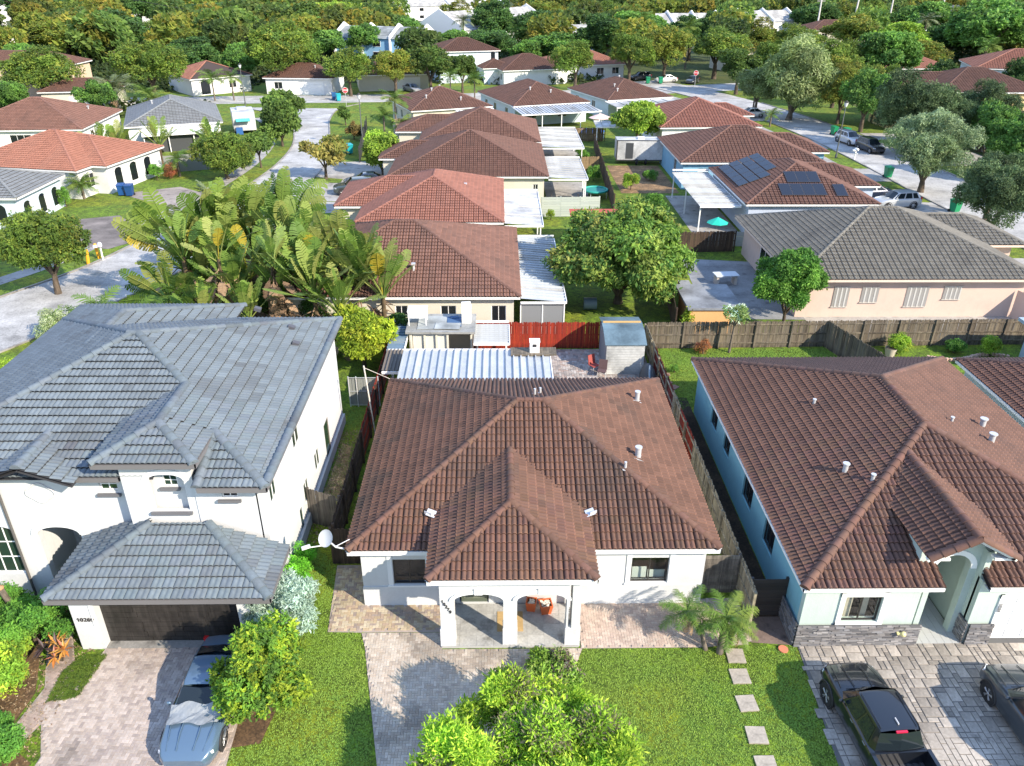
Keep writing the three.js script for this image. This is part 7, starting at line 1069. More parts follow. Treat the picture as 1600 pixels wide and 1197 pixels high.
{
  const t = estateHouse('estate_house', 'brown-roofed house with black solar panels on its front and left slopes', { x0: 21.7, x1: 33.6, z0: -67.9, z1: -81.7, wall: wallC.lilac, tint: brownT(1.05), wings: [[28, 36.4, -74.4, -81.4, 2.95, 0.38, 'r']], windows: [['f', 1.5, 1, 1.3, 1.1], ['f', 3.9, 1, 1.0, 1.1], ['f', 7.5, 1.1, 1, 0.9], ['r', 1.5, 1, 1, 1]], vents: [[24.3, -69.4], [29.5, -69.3], [27.2, -75]], frame: whiteM });
  const pv = M([0.012, 0.014, 0.022], 0.22), pvb = M([0.012, 0.03, 0.06], 0.4, { clearcoat: 0, specularIntensity: 0.4 }), rim2 = M([0.07, 0.07, 0.08], 0.4), s = 0.38;
  const put = (x, z, w, d, tilt, ax, mat) => { const y = ax === 'f' ? 2.95 + s * (-67.9 - z) : 2.95 + s * (x - 21.7), g = new THREE.Group(); g.name = 'solar_panel'; g.position.set(x, y + 0.2, z); ax === 'f' ? (g.rotation.x = Math.atan(s)) : (g.rotation.z = Math.atan(s)); t.add(g); part('frame', new G().box(-w / 2, -0.03, -d / 2, w / 2, 0.01, d / 2), rim2, g); part('cell_face', new G().box(-w / 2 + 0.03, 0.01, -d / 2 + 0.03, w / 2 - 0.03, 0.02, d / 2 - 0.03), mat, g); };
  for (let i = 0; i < 3; i++) put(26.5 + i * 1.02 + 0.05, -71.5, 0.99, 1.68, 0, 'f', pv); for (let i = 0; i < 4; i++) put(25.6 + i * 1.02, -69.7, 0.99, 1.75, 0, 'f', pv); put(30.5, -69.6, 1.0, 1.75, 0, 'f', pv);
  for (let i = 0; i < 4; i++) for (let j = 0; j < 5; j++) { const x = 22.7 + i * 0.97, z = -73.4 - j * 1.55; if (i === 3 && j === 0 || i < 1 && j > 4) continue; put(x, z, 0.93, 1.5, 0, 'l', pvb); }
}
{
  const t = estateHouse('pink_house', 'pink-walled house with a weathered olive-grey tile roof and four shuttered windows', { x0: 19.7, x1: 36.6, z0: -49.1, z1: -64, ov: 0.7, e: 3.0, wall: wallC.pink, tint: oliveGreyT, tile: FAR_TILE, trim: M([0.72, 0.58, 0.48], 0.7), capTone: 1.15, wings: [[30, 39.8, -56.4, -63.6, 3.0, 0.38, 'r']], vents: [[33, -51.4], [34.6, -51.2]] });
  const sm = [M([0.50, 0.47, 0.42], 0.6), M([0.34, 0.35, 0.35], 0.6)];
  [[22.8, 0.8, 1.05, 1.42], [24.72, 1.12, 1.15, 1.08], [27.8, 0.8, 1.5, 1.42], [30.35, 1.34, 1.2, 0.92]].forEach(([x, y, w, h]) => { const f = part('shutter', new G().box(x - 0.05, y - 0.05, -49.8, x + w + 0.05, y, -49.7).box(x - 0.05, y + h, -49.8, x + w + 0.05, y + h + 0.05, -49.7), sm[0], t), n = Math.round(w / 0.16); for (let i = 0; i < n; i++) part('shutter_leaf', new G().cbox(x + ((i + 0.5) * w) / n, y + h / 2, -49.74, w / n, h, 0.03, i % 2 ? 0.45 : -0.45), sm[i % 2], f); });
  windowAt(t, [20.4, -62.5], [20.4, -50.3], 4, 0.4, 2.4, 1.9, { cols: 2, depth: -0.04 });
  const hose = new G(); for (let k = 0; k < 3; k++) { const pts = []; for (let i = 0; i <= 16; i++) { const a = (i / 16) * 6.283; pts.push(V(27.2 + k * 0.1 + Math.cos(a) * (0.45 - k * 0.06), 0.05 + k * 0.03, -48.4 + Math.sin(a) * 0.3)); } hose.tube(pts, 0.025, 5, false); }
  tag(part('garden_hose', hose, M([0.3, 0.3, 0.22], 0.7)), 'coiled garden hose lying at the foot of the pink wall', 'hose');
  tag(part('gate_edge', new G().quad(V(35.4, 0.02, -49.7), V(36.4, 0.02, -46.4), V(36.4, 2.0, -46.4), V(35.4, 2.0, -49.7)), M([0.66, 0.50, 0.42], 0.9)), 'pale edge post of the brown gate at the end of the pink wall', 'gate post');
}
{ // grey garden building beside the patio with its flat roof, tables
  const t = thing('garden_room', 'small flat-roofed orange garden room behind the white flowering tree', 'shed', 13.9, 0, -48.6); part('wall', new G().box(-1.5, 0, -1.9, 1.7, 1.75, 1.6), M([0.70, 0.40, 0.17], 0.9, { map: stuccoT }), t); part('roof_slab', new G().box(-1.7, 1.75, -2.6, 1.9, 1.9, 1.75), M([0.32, 0.34, 0.37], 0.9, { map: blotchT }), t);
  const tb = thing('outdoor_table', 'grey-white table on the pink house patio', 'table', 17.2, 0.02, -56.2, 0.1); part('tabletop', new G().box(-0.9, 0.72, -0.5, 0.9, 0.8, 0.5), M([0.5, 0.53, 0.56], 0.7), tb); for (const a of [-1, 1]) part('leg', new G().box(a * 0.7 - 0.1, 0, -0.35, a * 0.7 + 0.1, 0.72, 0.35), M([0.55, 0.5, 0.45], 0.8), tb);
  tag(part('counter', new G().box(13.2, 0.02, -54.6, 14.0, 0.9, -50.4), M([0.5, 0.52, 0.53], 0.8, { map: slabT })), 'pale low counter wall along the left side of the pink house patio', 'counter');
}
estateHouse('blue_corner_house', 'small white house with a brown roof at the right edge behind the mint house', { x0: 24.4, x1: 34, z0: -27, z1: -37.2, wall: wallC.pale, tint: brownT(0.9), tile: BARREL, windows: [['l', 1.0, 0.3, 1.3, 1.9], ['l', 4, 0.8, 1.6, 1.3]], frame: whiteM });
tag(part('neighbour_eave', new G().box(31.2, 2.7, -43, 37, 2.9, -39.6).box(31.8, 0, -42.7, 37, 2.7, -40), M([0.30, 0.38, 0.44], 0.9)), 'pale blue corner of a house and its eave at the right edge', 'house corner');
// left side of the street
estateHouse('estate_house', 'white house with the dusty brown roof at the left edge, beyond the red-roofed one', { x: -60.9, z: -109.3, turn: 0.08, x0: -8, x1: 8, z0: 7.4, z1: -7.4, wall: wallC.white, tint: brownT(1.35), windows: [['f', 1, 1, 2.6, 1.4], ['f', 6.5, 1, 2.6, 1.3], ['r', 3, 1, 1.2, 1.2]], vents: [[5.6, -2]] });
estateHouse('estate_house', 'white house with the bright coral tile roof and arched porch at the left edge', { x: -48, z: -88, turn: -0.2, x0: -7, x1: 7, z0: 6.7, z1: -6.7, wall: wallC.white, tint: orangeT, wings: [[0, 8.6, 4.2, -6.2, 2.95, 0.38, 'r']], windows: [['r', 1.2, 0.3, 1.3, 2.1, 'arch', 1], ['r', 3.8, 0.4, 1.3, 2.0, 'arch', 1], ['r', 6.4, 0.4, 1.3, 2.0, 'arch', 1], ['r', 1.2, 0.8, 1.4, 1.4]], vents: [[-3.6, 4]] });
estateHouse('estate_house', 'white bungalow with the light grey ribbed roof beside the plain grey fence', { x: -45, z: -113.6, turn: 0.365, x0: -6, x1: 6, z0: 8, z1: -8, wall: wallC.white, tint: greyT, tile: FAR_FLAT, trim: whiteM, windows: [['r', 2, 0.9, 1.2, 1.3], ['r', 5, 0.9, 1.2, 1.3], ['r', 10, 0.9, 1.2, 1.3]], vents: [[-2.4, -1]] });
estateHouse('estate_house', 'white garage wing with a dark grey roof and arched windows at the left edge', { x: 0, z: 0, x0: -57, x1: -42.9, z0: -69.8, z1: -78.6, wall: wallC.pale, tint: greyT, tile: FAR_FLAT, windows: [['r', 1, 0.4, 1.2, 1.8, 'arch'], ['r', 3.6, 0.4, 1.2, 1.8, 'arch'], ['r', 6, 0.4, 1.2, 1.8, 'arch'], ['f', 10.8, 0.6, 1.4, 1.7, 'arch']] });
estateHouse('estate_house', 'white house with the coral roof and arched window behind two coconut palms', { x: -54.9, z: -159, turn: 0.71, x0: -6, x1: 6, z0: 6, z1: -6, wall: wallC.white, tint: orangeT, windows: [['f', 1.6, 0.1, 1.8, 2.5, 'arch'], ['f', 7, 0.9, 1.4, 1.3], ['r', 3, 1, 1, 1.2]] });
estateHouse('estate_house', 'beige two-storey house with a dark brown roof at the far left, behind the round tree', { x: -82, z: -147.5, turn: -0.02, x0: -9, x1: 9, z0: 5, z1: -5, e: 6, wall: wallC.beige, tint: brownT(0.95), windows: [['f', 3, 3.8, 1.2, 1.3], ['f', 9, 3.8, 1.2, 1.3], ['r', 3, 3.6, 1, 1.2]], vents: [[5, 2], [7, 1]] });
estateHouse('estate_house', 'low beige house glimpsed between the date palm and the round trees', { x: -69, z: -139, turn: 0.2, x0: -6, x1: 6, z0: 4, z1: -4, e: 3, wall: wallC.cream, tint: brownT(0.9), windows: [['f', 4, 0.1, 3.5, 2.2, 'garage']] });
estateHouse('estate_house', 'white house with a wide white garage door at the end of the left street', { x: -36, z: -158.5, turn: -0.05, x0: -7, x1: 6, z0: 5.5, z1: -5, wall: wallC.white, tint: brownT(0.85), windows: [['f', 6, 0.05, 4.6, 2.3, 'garage'], ['f', 1.5, 1, 1.5, 1.2]], vents: [[2, 2]] });
estateHouse('estate_house', 'brown-roofed house half hidden between two round trees at the end of the left street', { x: -21, z: -164, turn: 0.2, x0: -7, x1: 7, z0: 5.5, z1: -6, wall: wallC.cream, tint: brownT(0.85), windows: [['f', 7, 0.05, 4.6, 2.3, 'garage']] });
estateHouse('estate_house', 'pale two-storey house with a dark brown roof and arched upper window in the middle distance', { x: -7.5, z: -176, turn: 0.3, x0: -6.5, x1: 6.5, z0: 5.5, z1: -5.5, e: 6, wall: wallC.pale, tint: brownT(0.85), wings: [[1.5, 8.5, 9.5, -2, 3.1, 0.38, 'f']], windows: [['f', 10.6, 4.3, 1.0, 1.4, 'arch'], ['r', 2, 4.2, 1.2, 1.1], ['f', 1.2, 0.05, 3.6, 2.3, 'garage', 1]] });
estateHouse('estate_house', 'white house with a low brown roof, right of the pale two-storey house', { x: 5.5, z: -173.5, turn: 0.32, x0: -7.2, x1: 7.2, z0: 6.5, z1: -6, wall: wallC.white, tint: brownT(0.85), windows: [['l', 2, 1, 1.4, 1.2], ['l', 6, 1, 1.4, 1.2], ['l', 9.4, 1, 1, 1.2]] });
estateHouse('estate_house', 'white house with a pale orange roof behind the dark round tree', { x: 17.5, z: -182, turn: 0.3, x0: -8, x1: 8, z0: 6.5, z1: -6.5, wall: wallC.white, tint: orangeT, windows: [['f', 9, 1, 1.6, 1.3], ['f', 12.5, 1, 1.6, 1.3]] });
estateHouse('estate_house', 'yellow two-storey house with a dark brown roof on the far right', { x0: 61.5, x1: 77, z0: -114.6, z1: -128, e: 6, wall: wallC.yellow, tint: brownT(0.85), wings: [[57.5, 66, -119, -127.6, 6, 0.38, 'l']], vents: [[68, -117], [70, -116], [71.5, -117]], windows: [['l', 3, 3.8, 1.2, 1.3], ['l', 8, 3.8, 1.2, 1.3]] });
estateHouse('estate_house', 'low dark brown roof in front of the yellow house at the right edge', { x0: 65.5, x1: 82, z0: -98.5, z1: -112, wall: wallC.white, tint: brownT(0.75), tile: FAR_TILE, wings: [[63, 70, -103, -109, 2.9, 0.38, 'l']], windows: [['l', 3, 1, 1.2, 1.3]] });
estateHouse('estate_house', 'two-storey house with a coral roof at the top right edge', { x: 93, z: -148, turn: -0.3, x0: -9, x1: 9, z0: 7, z1: -7, e: 6, wall: wallC.pale, tint: orangeT, windows: [['l', 3, 3.6, 1.2, 1.4], ['l', 8, 3.6, 1.2, 1.4], ['f', 3, 3.6, 1.2, 1.4], ['f', 8, 3.6, 1.2, 1.4]] });
estateHouse('estate_house', 'far coral roof peeping out above the olive trees right of centre', { x: 57, z: -196, turn: 0.3, x0: -6.5, x1: 6.5, z0: 5, z1: -5, e: 5, wall: wallC.cream, tint: orangeT, windows: [['f', 3, 3, 1.2, 1.2]] });
estateHouse('estate_house', 'far coral roof and pale wall under the tall trees at the top right', { x: 84, z: -172, turn: 0.1, x0: -7, x1: 7, z0: 5, z1: -5, e: 3.4, wall: wallC.cream, tint: orangeT, windows: [['f', 3, 1, 1.2, 1.2]] });
[[-131, -322, 5.5, 'far brown-roofed white house at the top left among the trees', 0], [-206, -362, 6.5, 'far white house at the very top left corner', 0.2], [172, -330, 6, 'far pale grey-roofed house at the top right among the trees', -0.2], [130, -280, 5, 'far white house with a tan roof under the top right trees', 0.2], [96, -246, 5.5, 'far dark-roofed house behind the olive trees at the top', 0.1]].forEach(([x, z, e, l, r], i) => estateHouse('far_house', l, { x, z, turn: r, x0: -9, x1: 9, z0: 6, z1: -6, e, wall: [wallC.white, wallC.white, wallC.pale, wallC.white, wallC.cream][i], tint: i === 2 ? greyT : brownT(1.1), windows: [['f', 3, e - 2.2, 1.6, 1.3], ['f', 8, e - 2.2, 1.6, 1.3], ['f', 13, e - 2.2, 1.6, 1.3]] }));

// blocks of pale terraced houses beyond the trees: gabled bays parted by raised walls
function terrace(name, label, x, z, turn, n, bay, depth, e, rise, roofM, wm, o = {}) {
  const t = thing(name, label, 'terrace', x, 0, z, turn), W = n * bay;
  part('wall', new G().box(-W / 2, 0, -depth / 2, W / 2, e, depth / 2), wm, t);
  for (let i = 0; i < n; i++) { const a = -W / 2 + i * bay + 0.2, b = a + bay - 0.4, f = new G(); f.quad(V(a, e, depth / 2 + 0.4), V(b, e, depth / 2 + 0.4), V(b, e + rise, 0), V(a, e + rise, 0)).quad(V(b, e, -depth / 2 - 0.4), V(a, e, -depth / 2 - 0.4), V(a, e + rise, 0), V(b, e + rise, 0)); for (let k = 1; k < 8; k++) { const yy = e + (rise * k) / 8, zz = (depth / 2 + 0.4) * (1 - k / 8); f.box(a, yy, zz - 0.05, b, yy + 0.05, zz + 0.05); } part('roof', f, roofM, t); }
  for (let i = 0; i <= n; i++) { const p = -W / 2 + i * bay, g = new G(), q = [V(p - 0.18, 0, depth / 2 + 0.6), V(p - 0.18, e + 0.6, depth / 2 + 0.6), V(p - 0.18, e + rise + 0.8, 0), V(p - 0.18, e + 0.6, -depth / 2 - 0.6), V(p - 0.18, 0, -depth / 2 - 0.6)], r = q.map((v) => v.clone().setX(p + 0.18)); g.poly(q).poly(r.slice().reverse()); for (let k = 0; k < 4; k++) g.quad(q[k], r[k], r[k + 1], q[k + 1]); part('party_wall', g, o.trim || whiteM, t); }
  for (let i = 0; i < n; i++) for (const y of e > 4 ? [0.9, e - 1.8] : [0.9]) { const p = -W / 2 + (i + 0.5) * bay, w = part('window', new G().box(p - 1.1, y - 0.1, depth / 2, p + 1.1, y + 1.3, depth / 2 + 0.05), whiteM, t); part('pane', new G().box(p - 1, y, depth / 2 + 0.05, p + 1, y + 1.2, depth / 2 + 0.07), glassM, w); }
  return t;
}
const tileWhite = M([0.62, 0.62, 0.60], 0.8, { map: blotchT }), roofGreyM = M([0.42, 0.46, 0.47], 0.8, { map: blotchT }), blueWallM = M([0.22, 0.42, 0.62], 0.9);
terrace('terrace', 'grey-roofed terrace with blue walls and raised white party walls, left of the top centre', -28.5, -216, -0.32, 3, 7.6, 11, 5.2, 2.4, roofGreyM, blueWallM);
terrace('terrace', 'long white-roofed block at the top centre beyond the trees', -27, -385, 0.55, 2, 27, 22, 5.5, 5, tileWhite, wallC.white);
terrace('terrace', 'white-roofed hall slanting down at the top centre, nearer than the long block', -4, -262, 0.95, 1, 44, 17, 5, 4.5, tileWhite, wallC.white);
terrace('terrace', 'small white terrace with blue windows right of the tall palm at the top centre', 20.5, -232, 0.1, 1, 8, 10, 5, 2.2, tileWhite, blueWallM);
terrace('terrace', 'white gabled terrace with blue upper walls behind the two coconut palms', 56, -268, 0.2, 3, 8, 12, 5.5, 2.8, tileWhite, blueWallM);
terrace('terrace', 'low white block behind the round trees right of the top centre', 34, -262, -0.1, 2, 9, 12, 5, 2.4, tileWhite, wallC.white);
terrace('terrace', 'white gable end at the top right of centre', 86, -282, 0.4, 2, 10, 12, 5.5, 3, tileWhite, wallC.white);
terrace('terrace', 'white block half seen through the trees at the top left of centre', -44, -250, 0.1, 2, 9, 12, 4.5, 2, tileWhite, wallC.white);

// patio roofs of the rows
patioCover('patio_cover', 'long grey-white ribbed patio roof beside the weathered red-brown roof', 1.36, 4.25, -46.6, -59.6, 2.45, 2.7, { along: 'x', pan: 0.5, slopeX: 1, mats: [whitePan, zinc, zinc], posts: [1.3], postZ: [6, 2, -2, -6] });
patioCover('patio_cover', 'smooth white patio roof beside the bright reddish roof', 0.42, 3.6, -63, -73.8, 2.5, 2.7, { along: 'x', pan: 2.6, slopeX: 1, mats: [M([0.74, 0.74, 0.72], 0.7, { map: blotchT })], posts: [1.4], postZ: [5, 0, -5] });
patioCover('patio_cover', 'white streaked patio roof beside the dark mossy roof', 4.92, 8.85, -78.6, -87.8, 2.55, 2.75, { along: 'x', pan: 0.9, slopeX: 1, mats: [whitePan], posts: [1.8], postZ: [4.2, 2.8, 1.4] });
patioCover('patio_cover', 'white patio roof with dark streaks beside the fourth brown roof', 4.95, 9.9, -93.6, -105.6, 2.55, 2.75, { along: 'x', pan: 0.9, slopeX: 1, mats: [whitePan, M([0.45, 0.46, 0.45], 0.7)], posts: [2.3], postZ: [5.4, -5] });
{ const t = patioCover('patio_cover', 'long white patio roof on slim white posts in front of the pale house', -6.2, 6.2, 3, -2.2, 2.45, 2.8, { along: 'z', pan: 0.5, mats: [whitePan, zinc], posts: [-6, -3, 0, 3, 6], postZ: [2.4] }); t.position.set(8.4, 0, -121.2); t.rotation.y = 0.3; }
{ const t = patioCover('patio_cover', 'white flat patio roof along the front of the dark brown-roofed house at the bend', -6, 6, 2, -2, 2.5, 2.75, { along: 'z', pan: 2, mats: [whitePan], posts: [-5.8, 0, 5.8], postZ: [1.8] }); t.position.set(22.6, 0, -127.3); t.rotation.y = 0.36; }
{ const t = patioCover('patio_cover', 'small pale blue patio roof at the right end of the cream house', -3, 3, 1.6, -1.6, 2.5, 2.65, { along: 'z', pan: 0.6, mats: [zinc], posts: [-2.8, 2.8], postZ: [1.5] }); t.position.set(-3, 0, -118.6); t.rotation.y = 0.385; }
{ const t = patioCover('patio_cover', 'flat white porch roof of the bungalow with dark screens below', -4.6, 4.6, 3, -3, 2.4, 2.7, { along: 'z', pan: 3, mats: [whiteM], posts: [-4.4, -1.5, 1.5, 4.4], postZ: [2.6] }); t.position.set(-41.6, -0.15, -106.4); t.rotation.y = 0.365; part('screen', new G().box(-4.4, 0.1, 2.2, 4.4, 2.3, 2.25), M([0.05, 0.055, 0.06], 0.6), t); }
patioCover('patio_cover', 'grey-white ribbed patio roof left of the solar panel house', 17.9, 21.6, -68.9, -81.6, 2.5, 2.8, { along: 'x', pan: 0.55, mats: [zinc, whitePan], posts: [-1.7], postZ: [6, 0, -6] });
patioCover('patio_cover', 'white lean-to roof behind the bright green tree', 12.8, 18.6, -107.4, -110.6, 2.5, 2.7, { along: 'z', pan: 1, mats: [whitePan], posts: [-2.7, 2.7], postZ: [1.4] });
{ const t = thing('screen_room', 'grey mesh screen wall in white frames under the ribbed patio roof', 'screen wall', 2.75, 0, -46.75); for (let i = 0; i < 2; i++) part('mesh_panel', new G().box(-1.35 + i * 1.38, 0.1, -0.01, -0.02 + i * 1.38, 2.35, 0.01), M([0.20, 0.21, 0.22], 0.8), t); for (const x of [-1.4, 0, 1.4]) part('post', new G().box(x - 0.035, 0, -0.05, x + 0.035, 2.4, 0.05), whiteM, t); }
{ const t = thing('cream_shed', 'cream shed with a small brown gable roof beside the cream house', 'shed', -12.6, 0, -112.4, 0.35); part('wall', new G().box(-1.8, 0, -1.3, 1.8, 2.0, 1.3), wallC.cream, t); part('roof_sheet', new G().quad(V(-1.95, 2.0, 1.5), V(1.95, 2.0, 1.5), V(1.95, 2.75, 0), V(-1.95, 2.75, 0)).quad(V(1.95, 2.0, -1.5), V(-1.95, 2.0, -1.5), V(-1.95, 2.75, 0), V(1.95, 2.75, 0)), M([0.26, 0.16, 0.12], 0.9, { map: grainT }), t); part('gable', new G().poly([V(-1.8, 2, 1.3), V(-1.8, 2, -1.3), V(-1.8, 2.7, 0)]).poly([V(1.8, 2, -1.3), V(1.8, 2, 1.3), V(1.8, 2.7, 0)]), wallC.cream, t); part('door', new G().box(-0.6, 0.05, 1.3, 0.5, 1.9, 1.34), M([0.6, 0.5, 0.36], 0.8), t); }
{ const t = thing('red_shed', 'small white shed with a red lean roof half hidden by the big tree', 'shed', 8.6, 0, -66.2); part('wall', new G().box(-2.3, 0, -1.3, 2.3, 2.1, 1.3), wallC.white, t); part('roof_sheet', new G().quad(V(-2.5, 2.1, 1.5), V(2.5, 2.1, 1.5), V(2.5, 2.6, -1.5), V(-2.5, 2.6, -1.5)), M([0.42, 0.09, 0.06], 0.8, { map: grainT }), t); part('door', new G().box(-1.9, 0.05, 1.3, -1.0, 1.95, 1.34), whiteM, t); }

// ---------------------------------------------------------------- bins, posts, trailer and other small things
function bin(x, z, c, label, turn = 0, s = 1) {
  const t = thing('wheelie_bin', label, 'bin', x, 0.02, z, turn), m = M(c, 0.45), g = new G(), q = (r, d, y) => [V(-r, y, d), V(r, y, d), V(r, y, -d), V(-r, y, -d)], a = q(0.26, 0.3, 0.1), b = q(0.33, 0.4, 1.0);
  for (let i = 0; i < 4; i++) { const j = (i + 1) % 4; g.quad(a[i], a[j], b[j], b[i]); } g.poly(a.slice().reverse()); part('tub', g, m, t); part('lid', new G().cbox(0, 1.05, 0, 0.7, 0.07, 0.84, 0, 0.05).cbox(0, 1.0, 0.42, 0.62, 0.06, 0.06), m, t); part('handle', new G().rod(V(-0.28, 1.0, -0.46), V(0.28, 1.0, -0.46), 0.025), m, t);
  for (const k of [-1, 1]) { const w = new THREE.CylinderGeometry(0.13, 0.13, 0.06, 12); w.rotateZ(Math.PI / 2); w.translate(k * 0.3, 0.12, -0.3); part('wheel', w, tyreM, t); }
  t.scale.setScalar(s); return t;
}
bin(-19.1, -102.4, [0.01, 0.30, 0.34], 'teal wheelie bin on the grass strip beside the street lamp', 0.5, 1.15); bin(-28.3, -146, [0.02, 0.36, 0.42], 'teal wheelie bin beside the stop sign at the end of the left street', 0.4, 1.15); bin(-29.4, -147.5, [0.02, 0.10, 0.26], 'dark blue wheelie bin behind the teal bin at the end of the left street', 0.3, 1.1);
bin(-39.3, -82.0, [0.012, 0.07, 0.24], 'blue wheelie bin in front of the coral-roofed house, left of its twin', 0.2, 1.1); bin(-38.4, -81.8, [0.012, 0.06, 0.2], 'blue wheelie bin in front of the coral-roofed house, right of its twin', 0.1, 1.1);
bin(48.1, -115.7, [0.01, 0.22, 0.09], 'green wheelie bin on the far kerb, left one of the pair', 0.3, 1.1); bin(49.4, -114.4, [0.012, 0.26, 0.11], 'green wheelie bin on the far kerb, right one of the pair', 0.2, 1.1); bin(44.6, -90, [0.01, 0.24, 0.10], 'green wheelie bin on the near kerb opposite the silver car', 0, 1.15); bin(45.0, -75.8, [0.01, 0.24, 0.10], 'green wheelie bin with its lid up by the lower right trees', 0.3, 1.15); bin(50.6, -78.5, [0.012, 0.28, 0.12], 'green wheelie bin across the street under the lower right tree', 0.2, 1.1);
bin(30.4, -169.9, [0.01, 0.22, 0.10], 'far green bin left of the two at the bend of the right street', 0, 1.2); bin(33, -169.9, [0.01, 0.24, 0.11], 'far green bin right of the two at the bend of the right street', 0, 1.2);
function lamp(x, z, h, label) { const t = thing('street_lamp', label, 'street lamp', x, 0, z); part('shaft', new G().tube([V(0, 0, 0), V(0, h * 0.5, 0), V(0, h, 0)], (k) => 0.09 - 0.04 * k, 8), M([0.10, 0.11, 0.11], 0.6), t); part('base', new G().rod(V(0, 0, 0), V(0, 0.5, 0), 0.14, 8), M([0.09, 0.1, 0.1], 0.6), t); part('lantern', new G().tube([V(0, h, 0), V(0, h + 0.15, 0), V(0, h + 0.5, 0)], (k) => 0.1 + 0.16 * k, 8), M([0.5, 0.52, 0.52], 0.4), t); part('lantern_cap', new G().tube([V(0, h + 0.5, 0), V(0, h + 0.62, 0), V(0, h + 0.75, 0)], (k) => 0.3 - 0.26 * k, 8), M([0.06, 0.06, 0.06], 0.6), t); return t; }
lamp(-17.9, -105.8, 6.2, 'black street lamp on the grass strip beside the teal bin'); lamp(42.6, -100.4, 6.2, 'street lamp on the grass between the brown roofs and the right street'); lamp(-43.2, -140.8, 6, 'slim street lamp in front of the coral house at the end of the left street');
function stopSign(x, z, turn, label) { const t = thing('stop_sign', label, 'stop sign', x, 0, z, turn), g = new G(), k = new G(), P = (r, i, zz) => V(Math.cos((i + 0.5) * Math.PI / 4) * r, 2.5 + Math.sin((i + 0.5) * Math.PI / 4) * r, zz); g.poly([...Array(8).keys()].map((i) => P(0.5, i, 0.02))).poly([...Array(8).keys()].map((i) => P(0.5, i, -0.01)).reverse()); k.poly([...Array(8).keys()].map((i) => P(0.45, i, 0.03))); part('border', g, whiteM, t); part('face', k, M([0.55, 0.02, 0.03], 0.4), t); part('post', new G().rod(V(0, 0, -0.03), V(0, 3.0, -0.03), 0.035), alumM, t); const w = letters('STOP', 0.27, -0.37, 2.37, 0.03, t, whiteM, 'lettering'); return w; }
stopSign(-26.1, -141, 0.1, 'red stop sign where the left street meets the cross street'); stopSign(39.3, -166.5, -0.2, 'red stop sign at the bend of the right street');
function mailbox(x, z, turn, label) { const t = thing('mailbox', label, 'mailbox', x, 0, z, turn); part('post', new G().box(-0.06, 0, -0.06, 0.06, 1.15, 0.06).cbox(0, 0.85, 0.2, 0.08, 0.08, 0.5), whiteM, t); const g = new THREE.CapsuleGeometry(0.17, 0.4, 4, 10); g.rotateX(Math.PI / 2); g.translate(0, 1.32, 0.1); part('box', g, whiteM, t); part('newspaper_tray', new G().box(-0.5, 1.16, -0.05, -0.2, 1.3, 0.25), whiteM, t); }
mailbox(-32.4, -61.8, 0.5, 'white twin mailbox on the grass strip beside the yellow bollards'); mailbox(44.5, -99.3, 0.2, 'white mailbox on the grass of the right street, below the lamp');
[[-34.2, -61.7, 0.12, 'yellow bollard on the left, leaning, of three by the white mailbox'], [-33.1, -60.7, -0.1, 'yellow bollard nearest the kerb, of three by the white mailbox'], [-32.9, -62.2, 0.08, 'yellow bollard right behind the white mailbox post']].forEach(([x, z, tilt, l]) => { const t = thing('bollard', l, 'bollard', x, 0, z); t.rotation.z = tilt; part('pipe', new G().rod(V(0, 0, 0), V(0, 1.15, 0), 0.13, 12), M([0.72, 0.36, 0.02], 0.5), t); const c = new THREE.SphereGeometry(0.13, 12, 6, 0, 6.283, 0, 1.57); c.translate(0, 1.15, 0); part('cap', c, M([0.72, 0.36, 0.02], 0.5), t); });
{ const t = thing('utility_pole', 'tall pale utility pole leaning at the top left corner', 'utility pole', -131, 0, -232); part('shaft', new G().tube([V(0, 0, 0), V(-4.5, 26, 0)], (k) => 0.75 - 0.25 * k, 8), M([0.6, 0.58, 0.55], 0.8), t); part('crossarm', new G().cbox(-3.9, 23, 0, 5, 0.3, 0.3), M([0.45, 0.42, 0.4], 0.8), t); for (let i = 0; i < 2; i++) part('wire', new G().tube([V(-4 + i * 2, 23, 0), V(25, 14.5, 3), V(62, 9, 8)], 0.05, 4), darkMetalM, t); }
[[96, -258, 13, 0, 'concrete pole left of the pair of poles at the top right'], [104, -252, 15, 0.05, 'concrete pole beside the parked cars at the top right'], [122, -268, 14, 0, 'third concrete pole from the left at the top right'], [139, -270, 14, 0, 'fourth concrete pole from the left at the top right'], [157, -250, 14, 0.04, 'pale pole among the palms at the top right'], [172, -222, 12, 0, 'pale pole above the yellow house at the top right']].forEach(([x, z, h, r, l]) => { const t = thing('utility_pole', l, 'utility pole', x, 0, z); t.rotation.z = -r; part('shaft', new G().tube([V(0, 0, 0), V(0, h, 0)], (k) => 0.3 - 0.08 * k, 7), M([0.58, 0.56, 0.53], 0.8), t); part('crossarm', new G().cbox(0, h - 0.8, 0, 2.4, 0.16, 0.16), M([0.4, 0.38, 0.36], 0.8), t); });
[[90, -262, 'white car furthest left of the far parked row at the top right'], [95, -263, 'silver car second in the far parked row at the top right'], [100, -261, 'pale car third in the far parked row at the top right']].forEach(([x, z, l], i) => vehicle('parked_car', l, 'car', { ...SUV, color: [0.6 - i * 0.1, 0.6 - i * 0.1, 0.6 - i * 0.08] }, x, z, 0.4));
